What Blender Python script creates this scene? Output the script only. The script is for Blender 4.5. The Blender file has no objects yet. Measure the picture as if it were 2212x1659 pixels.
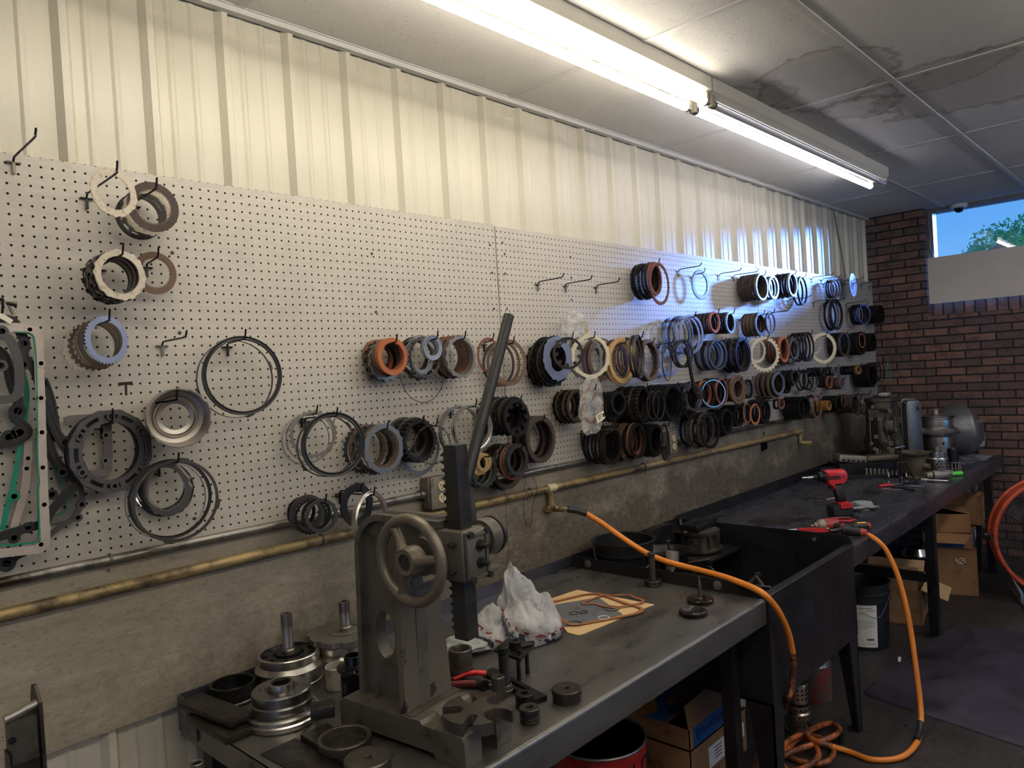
import bpy, bmesh, math, random
from mathutils import Vector as V, Matrix as M
random.seed(7)
PI = math.pi
SC = bpy.context.scene
COL = SC.collection
rnd = random.uniform

# ------------------------------------------------------------------ camera (surveyed from the one inch hole grid of the pegboard)
CAM = V((-0.93663, -2.13227, 1.71561)); FPX = 1600.38
RGT = V((0.682780, -0.728040, -0.061393)); DWN = V((-0.052185, 0.035218, -0.998016)); FWD = V((0.728758, 0.684630, -0.013947))
def ray(px, py): return RGT*((px-1106)/FPX) + DWN*((py-829.5)/FPX) + FWD
def at_y(px, py, y): d = ray(px, py); return CAM + d*((y-CAM.y)/d.y)
def at_z(px, py, z): d = ray(px, py); return CAM + d*((z-CAM.z)/d.z)
def at_x(px, py, x): d = ray(px, py); return CAM + d*((x-CAM.x)/d.x)
def proj(P):
    q = P-CAM; f = q.dot(FWD); return (q.dot(RGT)/f*FPX+1106, q.dot(DWN)/f*FPX+829.5)
def mpp(P): return (P-CAM).dot(FWD)/FPX
cam = bpy.data.cameras.new('camera'); co = bpy.data.objects.new('camera', cam); COL.objects.link(co)
cam.sensor_fit = 'HORIZONTAL'; cam.sensor_width = 36; cam.lens = FPX/2212*36; cam.clip_start = .02; cam.clip_end = 400
m3 = M((RGT, -DWN, -FWD)).transposed(); co.matrix_world = M.Translation(CAM) @ m3.to_4x4()
SC.camera = co

# ------------------------------------------------------------------ object helpers
def obj(name, mesh, mat=None, parent=None, smooth=35):
    o = bpy.data.objects.new(name, mesh); COL.objects.link(o)
    if mat is not None:
        for m in (mat if isinstance(mat, (list, tuple)) else [mat]): mesh.materials.append(m)
    if parent is not None: o.parent = parent
    return o
def tag(o, label=None, cat=None, group=None, kind=None):
    if label: o['label'] = label
    if cat: o['category'] = cat
    if group: o['group'] = group
    if kind: o['kind'] = kind
    return o
def thing(name, label, cat, loc=(0, 0, 0), rz=0, group=None, mtx=None):
    o = bpy.data.objects.new(name, None); COL.objects.link(o); o.empty_display_size = .05
    o.location = loc; o.rotation_euler = (0, 0, rz)
    if mtx is not None: o.matrix_world = mtx
    return tag(o, label, cat, group)
def copy_tree(o, parent=None):
    c = o.copy(); COL.objects.link(c)
    if parent is not None: c.parent = parent
    for ch in list(o.children): copy_tree(ch, c)
    return c

class MB:
    """collects shapes, then becomes one mesh"""
    def __init__(s): s.v = []; s.f = []; s.mi = []; s.cm = 0
    def add(s, vs, fs):
        b = len(s.v); s.v += [tuple(x) for x in vs]; s.f += [tuple(i+b for i in f) for f in fs]; s.mi += [s.cm]*len(fs); return s
    def box(s, c, d, R=None, taper=1.0):
        x, y, z = d[0]/2, d[1]/2, d[2]/2; t = taper
        vs = [V((-x, -y, -z)), V((x, -y, -z)), V((x, y, -z)), V((-x, y, -z)), V((-x*t, -y*t, z)), V((x*t, -y*t, z)), V((x*t, y*t, z)), V((-x*t, y*t, z))]
        if R is not None: vs = [R @ v for v in vs]
        vs = [v+V(c) for v in vs]
        return s.add(vs, [(3, 2, 1, 0), (4, 5, 6, 7), (0, 1, 5, 4), (1, 2, 6, 5), (2, 3, 7, 6), (3, 0, 4, 7)])
    def bbox(s, a, b): return s.box(((a[0]+b[0])/2, (a[1]+b[1])/2, (a[2]+b[2])/2), (abs(b[0]-a[0]), abs(b[1]-a[1]), abs(b[2]-a[2])))
    def cbox(s, c, d, ch=.004, R=None):
        """box with chamfered vertical and horizontal edges (rounded rectangle lofted)"""
        x, y, z = d[0]/2, d[1]/2, d[2]/2; ch = min(ch, x*.9, y*.9, z*.9); vs = []; k = 3
        def loop(ix, zz):
            L = []
            for sx, sy, a0 in ((1, 1, 0), (-1, 1, 90), (-1, -1, 180), (1, -1, 270)):
                for i in range(k+1):
                    a = math.radians(a0+90*i/k); L.append(V((sx*(x-ch)+math.cos(a)*(ch-ix), sy*(y-ch)+math.sin(a)*(ch-ix), zz)))
            return L
        rings = [loop(ch, -z), loop(ch*.3, -z+ch*.3), loop(0, -z+ch), loop(0, z-ch), loop(ch*.3, z-ch*.3), loop(ch, z)]
        return s.loft(rings, R, c, True)
    def loft(s, rings, R=None, c=(0, 0, 0), cap=True):
        n = len(rings[0]); vs = []
        for L in rings:
            for v in L:
                v = V(v); v = (R @ v) if R is not None else v; vs.append(v+V(c))
        fs = []
        for j in range(len(rings)-1):
            for i in range(n):
                fs.append((j*n+i, j*n+(i+1) % n, (j+1)*n+(i+1) % n, (j+1)*n+i))
        if cap: fs.append(tuple(range(n-1, -1, -1))); fs.append(tuple((len(rings)-1)*n+i for i in range(n)))
        return s.add(vs, fs)
    def lathe(s, prof, n=48, mtx=None, close=False, ang=2*PI):
        """prof = [(r, z)...] spun about z; close joins the last profile point to the first"""
        vs = []; k = len(prof); full = abs(ang-2*PI) < 1e-6; cols = n if full else n+1
        for i in range(cols):
            a = ang*i/n; ca, sa = math.cos(a), math.sin(a)
            for r, z in prof:
                v = V((r*ca, r*sa, z)); vs.append(mtx @ v if mtx is not None else v)
        fs = []
        for i in range(n):
            i2 = (i+1) % cols
            for j in range(k if close else k-1):
                j2 = (j+1) % k; fs.append((i*k+j, i2*k+j, i2*k+j2, i*k+j2))
        s.add(vs, fs)
        if not close and full:
            b = len(s.v)-len(vs)
            for j, flip in ((0, True), (k-1, False)):
                if prof[j][0] > 1e-6:
                    L = [b+i*k+j for i in range(n)]
                    s.f.append(tuple(L[::-1] if flip else L)); s.mi.append(s.cm)
        return s
    def cyl(s, p0, p1, r0, r1=None, n=24, cap=True):
        p0, p1 = V(p0), V(p1); r1 = r0 if r1 is None else r1
        return s.tube([p0, p1], [r0, r1], n)
    def tube(s, pts, r, n=10, closed=False):
        pts = [V(p) for p in pts]; k = len(pts); rs = r if isinstance(r, (list, tuple)) else [r]*k; vs = []; nrm = None
        for i, p in enumerate(pts):
            if closed: t = pts[(i+1) % k]-pts[i-1]
            else: t = pts[min(i+1, k-1)]-pts[max(i-1, 0)]
            if t.length < 1e-9: t = V((0, 0, 1))
            t.normalize()
            if nrm is None: nrm = t.orthogonal().normalized()
            else:
                nrm = nrm-t*nrm.dot(t)
                nrm = nrm.normalized() if nrm.length > 1e-6 else t.orthogonal().normalized()
            b = t.cross(nrm)
            for j in range(n):
                a = 2*PI*j/n; vs.append(p+(nrm*math.cos(a)+b*math.sin(a))*rs[i])
        fs = []
        for i in range(k if closed else k-1):
            i2 = (i+1) % k
            for j in range(n): fs.append((i*n+j, i*n+(j+1) % n, i2*n+(j+1) % n, i2*n+j))
        if not closed: fs.append(tuple(range(n-1, -1, -1))); fs.append(tuple((k-1)*n+j for j in range(n)))
        return s.add(vs, fs)
    def annulus(s, ang, ro, ri, z0, z1, mtx=None):
        n = len(ang); vs = []
        for a, R, r in zip(ang, ro, ri):
            c, q = math.cos(a), math.sin(a)
            for rr, z in ((R, z0), (R, z1), (r, z1), (r, z0)): vs.append(V((rr*c, rr*q, z)))
        if mtx is not None: vs = [mtx @ v for v in vs]
        fs = []
        for i in range(n):
            k = (i+1) % n
            for j in range(4): fs.append((i*4+j, k*4+j, k*4+(j+1) % 4, i*4+(j+1) % 4))
        return s.add(vs, fs)
    def prism(s, poly, z0, z1, mtx=None):
        n = len(poly); vs = [V((p[0], p[1], z0)) for p in poly]+[V((p[0], p[1], z1)) for p in poly]
        if mtx is not None: vs = [mtx @ v for v in vs]
        return s.add(vs, [tuple(range(n-1, -1, -1)), tuple(range(n, 2*n))]+[(i, (i+1) % n, n+(i+1) % n, n+i) for i in range(n)])
    def strip(s, pts, w, z0, z1, closed=False, mtx=None):
        """flat band of width w (number or list) following 2D points"""
        pts = [V((p[0], p[1])) for p in pts]; k = len(pts); ws = w if isinstance(w, (list, tuple)) else [w]*k; vs = []
        for i, p in enumerate(pts):
            t = (pts[(i+1) % k]-pts[i-1]) if closed else (pts[min(i+1, k-1)]-pts[max(i-1, 0)])
            t.normalize(); nn = V((-t.y, t.x))*ws[i]/2
            a, b = p+nn, p-nn
            vs += [V((a.x, a.y, z0)), V((a.x, a.y, z1)), V((b.x, b.y, z1)), V((b.x, b.y, z0))]
        if mtx is not None: vs = [mtx @ v for v in vs]
        fs = []
        for i in range(k if closed else k-1):
            q = (i+1) % k
            for j in range(4): fs.append((i*4+j, q*4+j, q*4+(j+1) % 4, i*4+(j+1) % 4))
        if not closed: fs += [(0, 1, 2, 3), ((k-1)*4+3, (k-1)*4+2, (k-1)*4+1, (k-1)*4)]
        return s.add(vs, fs)
    def mesh(s, name, smooth=35):
        m = bpy.data.meshes.new(name); m.from_pydata(s.v, [], s.f)
        b = bmesh.new(); b.from_mesh(m); bmesh.ops.recalc_face_normals(b, faces=b.faces); b.to_mesh(m); b.free()
        if len(set(s.mi)) > 1: m.polygons.foreach_set('material_index', s.mi)
        if smooth:
            m.polygons.foreach_set('use_smooth', [True]*len(m.polygons)); m.set_sharp_from_angle(angle=math.radians(smooth))
        m.update(); return m
    def build(s, name, mat=None, parent=None, smooth=35): return obj(name, s.mesh(name, smooth), mat, parent)

def smoothpts(pts, n=8, closed=False):
    """Catmull-Rom through pts"""
    pts = [V(p) for p in pts]; k = len(pts); out = []
    for i in range(k if closed else k-1):
        p0 = pts[i-1] if (closed or i > 0) else pts[0]*2-pts[1]; p1 = pts[i]; p2 = pts[(i+1) % k]
        p3 = pts[(i+2) % k] if (closed or i+2 < k) else p2*2-p1
        for j in range(n):
            t = j/n; out.append(.5*((2*p1)+(p2-p0)*t+(2*p0-5*p1+4*p2-p3)*t*t+(3*p1-p0-3*p2+p3)*t**3))
    if not closed: out.append(pts[-1])
    return out
def rot_to(d, up=(0, 0, 1)):
    """matrix whose local z points along d"""
    return V(d).to_track_quat('Z', 'Y').to_matrix().to_4x4()

# ------------------------------------------------------------------ materials
class NT:
    def __init__(s, name):
        s.m = bpy.data.materials.new(name); s.m.use_nodes = True; s.t = s.m.node_tree; s.n = s.t.nodes; s.b = s.n['Principled BSDF']; s.out = s.n['Material Output']; s.tc = None
    def new(s, typ, **kw):
        x = s.n.new(typ)
        for k, v in kw.items(): setattr(x, k, v)
        return x
    def link(s, a, b): s.t.links.new(a, b)
    def coord(s, scale=(1, 1, 1), which='Object', loc=(0, 0, 0)):
        if s.tc is None: s.tc = s.new('ShaderNodeTexCoord')
        mp = s.new('ShaderNodeMapping'); mp.inputs['Scale'].default_value = scale; mp.inputs['Location'].default_value = loc
        s.link(s.tc.outputs[which], mp.inputs[0]); return mp.outputs[0]
    def noise(s, scale, detail=4, rough=.55, vec=None, dist=0):
        x = s.new('ShaderNodeTexNoise'); x.inputs['Scale'].default_value = scale; x.inputs['Detail'].default_value = detail; x.inputs['Roughness'].default_value = rough; x.inputs['Distortion'].default_value = dist
        s.link(vec if vec is not None else s.coord(), x.inputs['Vector']); return x.outputs['Fac']
    def ramp(s, fac, stops):
        x = s.new('ShaderNodeValToRGB'); e = x.color_ramp.elements
        while len(e) < len(stops): e.new(.5)
        for q, (p, c) in zip(e, stops): q.position = p; q.color = (*c, 1) if len(c) == 3 else c
        s.link(fac, x.inputs[0]); return x.outputs[0]
    def val(s, fac, a, b, f0=0, f1=1):
        x = s.new('ShaderNodeMapRange'); x.inputs[1].default_value = f0; x.inputs[2].default_value = f1; x.inputs[3].default_value = a; x.inputs[4].default_value = b; s.link(fac, x.inputs[0]); return x.outputs[0]
    def math(s, op, a, b=None):
        x = s.new('ShaderNodeMath', operation=op)
        for i, v in enumerate((a, b)):
            if v is None: continue
            if isinstance(v, (int, float)): x.inputs[i].default_value = v
            else: s.link(v, x.inputs[i])
        return x.outputs[0]
    def mix(s, fac, a, b, blend='MIX'):
        x = s.new('ShaderNodeMix', data_type='RGBA', blend_type=blend)
        for i, v in ((0, fac), (6, a), (7, b)):
            if isinstance(v, (int, float)): x.inputs[i].default_value = v
            elif isinstance(v, (tuple, list)): x.inputs[i].default_value = (*v[:3], 1)
            else: s.link(v, x.inputs[i])
        return x.outputs[2]
    def bump(s, h, strength=.3, dist=.002):
        x = s.new('ShaderNodeBump'); x.inputs['Strength'].default_value = strength; x.inputs['Distance'].default_value = dist; s.link(h, x.inputs['Height']); s.link(x.outputs[0], s.b.inputs['Normal'])
    def set(s, **kw):
        for k, v in kw.items():
            i = s.b.inputs[k.replace('_', ' ')]
            if isinstance(v, (int, float)): i.default_value = v
            elif isinstance(v, (tuple, list)): i.default_value = (*v[:3], 1) if i.type == 'RGBA' else v
            else: s.link(v, i)
        return s
def srgb(r, g, b):
    f = lambda c: (c/255/12.92) if c/255 <= .04045 else ((c/255+.055)/1.055)**2.4
    return (f(r), f(g), f(b))
def mat(name, col, metal=0, rough=.5, var=.25, scale=40, bump=0, stretch=(1, 1, 1), grime=None, spec=.5, coat=0, rv=.12, **kw):
    """colour broken up by two noises, optional grime colour in patches"""
    n = NT(name); vec = n.coord(stretch)
    f = n.noise(scale, 5, .6, vec); lo = tuple(c*(1-var) for c in col); hi = tuple(min(1, c*(1+var)) for c in col)
    c = n.ramp(f, [(.3, lo), (.7, hi)])
    if grime:
        gcol, amt, gs = grime; g = n.noise(gs, 6, .65); th = .75-amt*.45
        c = n.mix(n.val(g, 0, 1, th-.08, th+.1), c, gcol)
    n.set(Base_Color=c, Metallic=metal, Roughness=n.val(f, max(.03, rough-rv), min(1, rough+rv), .3, .7))
    n.b.inputs['Specular IOR Level'].default_value = spec
    if coat: n.b.inputs['Coat Weight'].default_value = coat
    if bump: n.bump(n.noise(scale*3, 4, .6, vec), bump, .0015)
    for k, v in kw.items(): n.b.inputs[k.replace('_', ' ')].default_value = v
    return n.m
def emis(name, col, strength):
    n = NT(name); n.set(Base_Color=(.8, .8, .8), Emission_Color=col, Emission_Strength=strength); return n.m
# ------------------------------------------------------------------ setting
ZT = .835           # bench top
ZC = 2.893          # ceiling
XF = 6.05           # brick pier face
def struct(name, mb, m, smooth=0): return tag(mb.build(name, m, None, smooth), kind='structure')

# cream ribbed steel sheeting
n = NT('cream_sheet'); v = n.coord((1, 1, .15)); f = n.noise(6, 5, .6, v)
n.set(Base_Color=n.mix(n.val(n.noise(160, 2), 0, .5, .68, .76), n.ramp(f, [(.3, srgb(192, 186, 168)), (.7, srgb(206, 200, 183))]), srgb(150, 138, 110)), Roughness=n.val(f, .33, .5), Metallic=0); n.bump(f, .12, .004); MWALL = n.m
def ribbed(name, x0, x1, z0, z1):
    prof = []; per = .3415/1.0
    xs = -1.337+.0
    prof.append((x0, 0)); x = -1.422
    pts = []
    per = .2238
    while x < x1+.3:
        # major rib: bevel, crown, bevel; two pencil ribs between
        pts += [(x, 0), (x+.016, -.021), (x+.034, -.021), (x+.046, 0)]
        for q in (.085, .155):
            pts += [(x+q-.012, 0), (x+q-.004, -.0045), (x+q+.004, -.0045), (x+q+.012, 0)]
        x += per
    pts = [(px, py) for px, py in pts if x0 < px < x1]
    pts = [(x0, 0)]+pts+[(x1, 0)]
    mb = MB(); vs = []
    for px, py in pts: vs += [(px, .036+py, z0), (px, .036+py, z1)]
    mb.add(vs, [(2*i, 2*i+2, 2*i+3, 2*i+1) for i in range(len(pts)-1)])
    vs = [(x0, .06, z0), (x1, .06, z0), (x1, .06, z1), (x0, .06, z1)]; mb.add(vs, [(0, 1, 2, 3)])
    return struct(name, mb, MWALL, 0)
ribbed('wall_left', -3.2, 6.02, 0, ZC-.012)

# pegboard panels: one inch grid of holes
n = NT('pegboard'); tc = n.new('ShaderNodeTexCoord'); sp = n.new('ShaderNodeSeparateXYZ'); n.link(tc.outputs['Object'], sp.inputs[0])
def wrap(o):
    a = n.math('DIVIDE', o, .0254); x = n.new('ShaderNodeMath', operation='WRAP'); n.link(a, x.inputs[0]); x.inputs[1].default_value = .5; x.inputs[2].default_value = -.5; return x.outputs[0]
wx, wz = wrap(sp.outputs[0]), wrap(sp.outputs[2])
r2 = n.math('ADD', n.math('MULTIPLY', wx, wx), n.math('MULTIPLY', wz, wz)); hole = n.math('LESS_THAN', r2, .0155)
big = n.noise(1.3, 6, .65, n.coord((1, 1, 1))); fine = n.noise(90, 3, .6, n.coord((.25, 1, 1))); spk = n.noise(240, 2, .5)
c = n.ramp(fine, [(.3, srgb(180, 173, 161)), (.7, srgb(193, 186, 174))])
c = n.mix(n.val(big, 0, .45, .5, .75), c, srgb(150, 145, 140))
c = n.mix(n.val(spk, 0, .6, .70, .76), c, srgb(96, 88, 78))
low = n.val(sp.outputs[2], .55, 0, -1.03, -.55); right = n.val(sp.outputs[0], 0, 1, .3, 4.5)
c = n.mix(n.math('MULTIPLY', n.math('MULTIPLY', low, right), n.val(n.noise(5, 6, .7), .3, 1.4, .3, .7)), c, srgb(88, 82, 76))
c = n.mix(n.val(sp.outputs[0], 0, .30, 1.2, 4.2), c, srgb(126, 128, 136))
c = n.mix(hole, c, srgb(17, 16, 15))
n.set(Base_Color=c, Roughness=n.math('ADD', n.val(fine, .36, .5), n.math('MULTIPLY', hole, .5))); n.b.inputs['Specular IOR Level'].default_value = .45; MPEG = n.m
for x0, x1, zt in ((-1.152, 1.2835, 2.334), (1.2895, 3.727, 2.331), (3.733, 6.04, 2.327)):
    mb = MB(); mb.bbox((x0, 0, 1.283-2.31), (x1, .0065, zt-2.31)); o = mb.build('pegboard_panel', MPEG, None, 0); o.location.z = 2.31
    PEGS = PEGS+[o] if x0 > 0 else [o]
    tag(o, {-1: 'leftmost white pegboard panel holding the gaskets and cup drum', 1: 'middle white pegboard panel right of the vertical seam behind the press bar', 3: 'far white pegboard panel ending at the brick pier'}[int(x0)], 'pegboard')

SCREW = mat('panel_screw', srgb(70, 64, 58), .6, .5); TEAR = mat('torn_fibre', srgb(44, 38, 33), 0, .9)
for i, pts in enumerate((((372, 546), (388, 719), (420, 1120), (803, 548), (1058, 529), (1063, 589), (1067, 667), (812, 674)), ((1085, 524), (1090, 549), (1091, 591), (1095, 667), (1232, 555), (1234, 600), (1235, 648)), ((1700, 700),))):
    for q in pts:
        p = at_y(*q, 0); mb = MB(); mb.lathe([(.005, 0), (.005, .0012), (.003, .002), (0, .002)], 12, M.Translation((p.x, 0, p.z-2.31)) @ M.Rotation(PI/2, 4, 'X')); mb.build('screw', SCREW, PEGS[i])
p = at_y(271, 832, 0); mb = MB(); mb.prism([(-.018, .008), (.018, .009), (.020, -.001), (.004, .001), (.003, -.028), (-.003, -.027), (-.002, .001), (-.019, -.002)], 0, .0008, M.Translation((p.x, 0, p.z-2.31)) @ M.Rotation(PI/2, 4, 'X')); mb.build('torn_hole', TEAR, PEGS[0], 0)

# plywood wainscot, oil stained toward the right
n = NT('stained_plywood'); tc = n.new('ShaderNodeTexCoord'); sp = n.new('ShaderNodeSeparateXYZ'); n.link(tc.outputs['Object'], sp.inputs[0])
grain = n.noise(9, 9, .78, n.coord((.5, 1, 2.6)), .5); gr2 = n.noise(85, 6, .75, n.coord((.55, 1, 1.6))); blot = n.noise(3.2, 8, .72, n.coord((1, 1, 1.3)))
c = n.ramp(grain, [(.25, srgb(142, 130, 112)), (.5, srgb(166, 155, 136)), (.75, srgb(182, 172, 152))])
c = n.mix(n.val(gr2, 0, .8, .55, .68), c, srgb(84, 72, 56)); c = n.mix(n.val(n.noise(200, 3, .6), 0, .8, .66, .72), c, srgb(60, 50, 40))
dirt = n.noise(38, 9, .82, n.coord((.8, 1, 1.1)))
xg = n.val(sp.outputs[0], .12, 1, -.45, 1.1); zg = n.val(sp.outputs[2], 1, .30, .92, 1.24)
c = n.mix(n.math('MULTIPLY', n.math('MULTIPLY', n.val(dirt, 0, 1, .44, .62), zg), n.math('ADD', n.math('MULTIPLY', xg, .75), .12)), c, srgb(74, 62, 48))
oil = n.math('MULTIPLY', n.math('MULTIPLY', xg, zg), n.val(blot, .2, 1.5, .35, .62))
c = n.mix(n.math('MINIMUM', oil, .68), c, srgb(62, 53, 43))
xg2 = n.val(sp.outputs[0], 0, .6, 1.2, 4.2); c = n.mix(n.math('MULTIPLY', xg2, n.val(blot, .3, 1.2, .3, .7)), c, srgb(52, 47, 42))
scr = n.noise(60, 2, .4, n.coord((1, 1, 1)), 3.0); c = n.mix(n.math('MULTIPLY', n.val(scr, 0, .5, .70, .73), xg), c, srgb(190, 180, 160))
n.set(Base_Color=c, Roughness=.62); n.bump(grain, .35, .004); MPLY = n.m
for i, (x0, x1) in enumerate(((-1.2, 1.2485), (1.2515, 3.69), (3.693, 6.04))):
    mb = MB(); mb.bbox((x0, 0, .843), (x1, .012, 1.2825)); struct('trim_%d' % (i+1), mb, MPLY)

# wall behind / beside the camera and floor
n = NT('concrete_floor'); f = n.noise(2.2, 8, .7); g = n.noise(26, 6, .65)
c = n.ramp(f, [(.3, srgb(32, 30, 30)), (.55, srgb(54, 51, 49)), (.75, srgb(80, 75, 70))]); c = n.mix(n.val(g, 0, .7, .5, .7), c, srgb(34, 32, 31))
n.set(Base_Color=c, Roughness=n.val(g, .35, .7)); n.bump(g, .2, .003); MFLOOR = n.m
mb = MB(); mb.bbox((-3.2, -6.4, -.05), (6.4, .06, 0)); struct('floor', mb, MFLOOR)
MPAINT = mat('painted_block', srgb(186, 180, 168), 0, .7, .06, 8)
mb = MB(); mb.bbox((-3.3, -6.4, 0), (-3.2, .06, ZC+.1)); struct('wall_back', mb, MPAINT)
mb = MB(); mb.bbox((-3.3, -6.5, 0), (2.8, -6.4, ZC+.1)); mb.bbox((5.8, -6.5, 0), (6.4, -6.4, ZC+.1)); mb.bbox((2.8, -6.5, 2.5), (5.8, -6.4, ZC+.1)); struct('wall_right', mb, MPAINT)   # unseen opening added for bluish daylight fill from the right

# ceiling tiles with water stains, and the grid
n = NT('ceiling_tile'); tc = n.new('ShaderNodeTexCoord')
spk = n.noise(150, 3, .6); big = n.noise(1.1, 5, .6); pit = n.noise(70, 2, .5)
c = n.ramp(big, [(.3, srgb(206, 203, 198)), (.7, srgb(220, 217, 212))]); c = n.mix(n.val(spk, 0, .55, .66, .72), c, srgb(120, 114, 106)); c = n.mix(n.val(pit, 0, .35, .68, .72), c, srgb(110, 104, 96))
warp = n.noise(3.2, 6, .65); fine = n.noise(18, 4, .6)
def stain(cx, cy, sx, sy, R, amt, col=srgb(120, 108, 92)):
    global c
    mp = n.coord((sx, sy, 0), 'Object', (-cx*sx, -cy*sy, 0)); L = n.new('ShaderNodeVectorMath', operation='LENGTH'); n.link(mp, L.inputs[0])
    d = n.math('ADD', L.outputs['Value'], n.math('MULTIPLY', n.math('ADD', warp, -.5), .55)); d = n.math('ADD', d, n.math('MULTIPLY', n.math('ADD', fine, -.5), .06))
    rim = n.val(n.math('ABSOLUTE', n.math('ADD', d, -R)), 1, 0, .004, .035); fill = n.val(d, .45, 0, R-.12, R)
    body = n.val(d, .35, 0, R-.02, R+.003)
    c = n.mix(n.math('MULTIPLY', n.math('MAXIMUM', rim, n.math('MAXIMUM', fill, body)), amt), c, col)
stain(2.38, -.98, 1, 1.2, .34, .55); stain(2.30, -.62, 1.3, 1, .22, .45); stain(2.72, -1.30, 1.4, .9, .26, .5); stain(3.0, -1.75, 1, .55, .42, .6); stain(2.9, -.98, 1.1, 1.3, .2, .45)
n.set(Base_Color=c, Roughness=.9); n.bump(n.math('ADD', spk, n.math('MULTIPLY', pit, .8)), .5, .003); MTILE = n.m
mb = MB(); mb.bbox((-3.3, -6.5, ZC), (6.5, .1, ZC+.06)); struct('ceiling', mb, MTILE)
MGRID = mat('grid_white', srgb(196, 194, 190), 0, .5, .05, 10)
mb = MB()
y = .0
for y in [-.565-.61*k for k in range(10)]: mb.box((1.6, y, ZC-.002), (9.4, .026, .008))
struct('trim_4', mb, MGRID)
mb = MB()
for x in [1.42+1.21*k for k in range(-3, 4)]: mb.box((x, -3.15, ZC-.0015), (.024, 6.3, .006))
struct('trim_5', mb, MGRID)
mb = MB(); mb.bbox((-3.2, -.006, ZC-.022), (6.03, .02, ZC-.001)); mb.bbox((-3.2, -.012, ZC-.005), (6.03, -.005, ZC-.001)); struct('trim_6', mb, MGRID)

# brick pier and end wall
def brick(name, soldier=False, off=0):
    n = NT(name); tc = n.new('ShaderNodeTexCoord'); sp = n.new('ShaderNodeSeparateXYZ'); n.link(tc.outputs['Object'], sp.inputs[0])
    h = n.math('ADD', sp.outputs[0], n.math('MULTIPLY', sp.outputs[1], -1)); h = n.math('ADD', h, off); cb = n.new('ShaderNodeCombineXYZ')
    n.link(sp.outputs[2] if soldier else h, cb.inputs[0]); n.link(h if soldier else sp.outputs[2], cb.inputs[1])
    w = n.new('ShaderNodeVectorMath', operation='ADD'); nz = n.new('ShaderNodeTexNoise'); nz.inputs['Scale'].default_value = 30; n.link(cb.outputs[0], nz.inputs['Vector'])
    wv = n.new('ShaderNodeVectorMath', operation='SCALE'); n.link(nz.outputs['Color'], wv.inputs[0]); wv.inputs['Scale'].default_value = .004; n.link(cb.outputs[0], w.inputs[0]); n.link(wv.outputs[0], w.inputs[1])
    b = n.new('ShaderNodeTexBrick'); n.link(w.outputs[0], b.inputs['Vector']); b.offset = 0 if soldier else .5
    for k, v in (('Scale', 1), ('Mortar Size', .0075), ('Mortar Smooth', .35), ('Bias', -.1), ('Brick Width', .30 if soldier else .222), ('Row Height', .077 if soldier else .0672)): b.inputs[k].default_value = v
    b.inputs['Color1'].default_value = (*srgb(138, 102, 88), 1); b.inputs['Color2'].default_value = (*srgb(82, 71, 71), 1); b.inputs['Mortar'].default_value = (*srgb(44, 40, 40), 1)
    f = n.noise(9, 6, .7, cb.outputs[0]); f2 = n.noise(55, 5, .7, cb.outputs[0])
    c = n.mix(n.val(f, 0, .75, .45, .65), b.outputs['Color'], srgb(66, 54, 54)); c = n.mix(n.val(f2, 0, .5, .52, .7), c, srgb(150, 118, 98))
    c = n.mix(b.outputs['Fac'], c, srgb(42, 38, 39))
    n.set(Base_Color=c, Roughness=.85); hh = n.math('ADD', n.math('MULTIPLY', b.outputs['Fac'], -1), n.math('MULTIPLY', f2, .35)); n.bump(hh, .7, .006); return n.m
MBR = brick('brick_running'); MSOL = brick('brick_soldier', True)
mb = MB(); mb.bbox((XF, -.428, 0), (6.4, .06, ZC)); struct('wall_pier', mb, MBR)
mb = MB(); mb.bbox((6.09, -6.4, 0), (6.4, -.428, 1.985)); mb.bbox((6.09, -5.3, 1.985), (6.4, -1.62, ZC)); struct('wall_far', mb, MBR)  # solid upper span out of view, shaped to cut off the sun
mb = MB(); mb.bbox((6.085, -1.62, 1.985), (6.4, -.428, 2.088)); mb.bbox((6.085, -6.4, 1.985), (6.4, -5.3, 2.088)); struct('trim_7', mb, MSOL)

# high strip window in the end wall
MFRAME = mat('grey_frame', srgb(120, 118, 114), .3, .5, .08, 20)
n = NT('window_glass'); tb = n.new('ShaderNodeBsdfTransparent'); gb = n.new('ShaderNodeBsdfGlossy'); gb.inputs['Roughness'].default_value = .02; mx_ = n.new('ShaderNodeMixShader'); mx_.inputs[0].default_value = .05; n.link(tb.outputs[0], mx_.inputs[1]); n.link(gb.outputs[0], mx_.inputs[2]); n.link(mx_.outputs[0], n.out.inputs[0]); MGLASS = n.m
w1 = MB(); w1.bbox((6.14, -.478, 2.088), (6.26, -.428, ZC)); w1.bbox((6.14, -6.4, 2.862), (6.26, -.478, ZC))
for yy in (-1.60, -5.32): w1.bbox((6.15, yy-.03, 2.088), (6.25, yy+.03, 2.862))
w = struct('window_1', w1, MFRAME)
g = MB(); g.bbox((6.198, -6.4, 2.088), (6.202, -.478, 2.862)); o = g.build('pane', MGLASS, w, 0)
mb = MB(); mb.bbox((6.26, -6.5, 2.9), (6.4, .06, ZC+.1)); struct('trim_8', mb, MFRAME)

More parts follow.
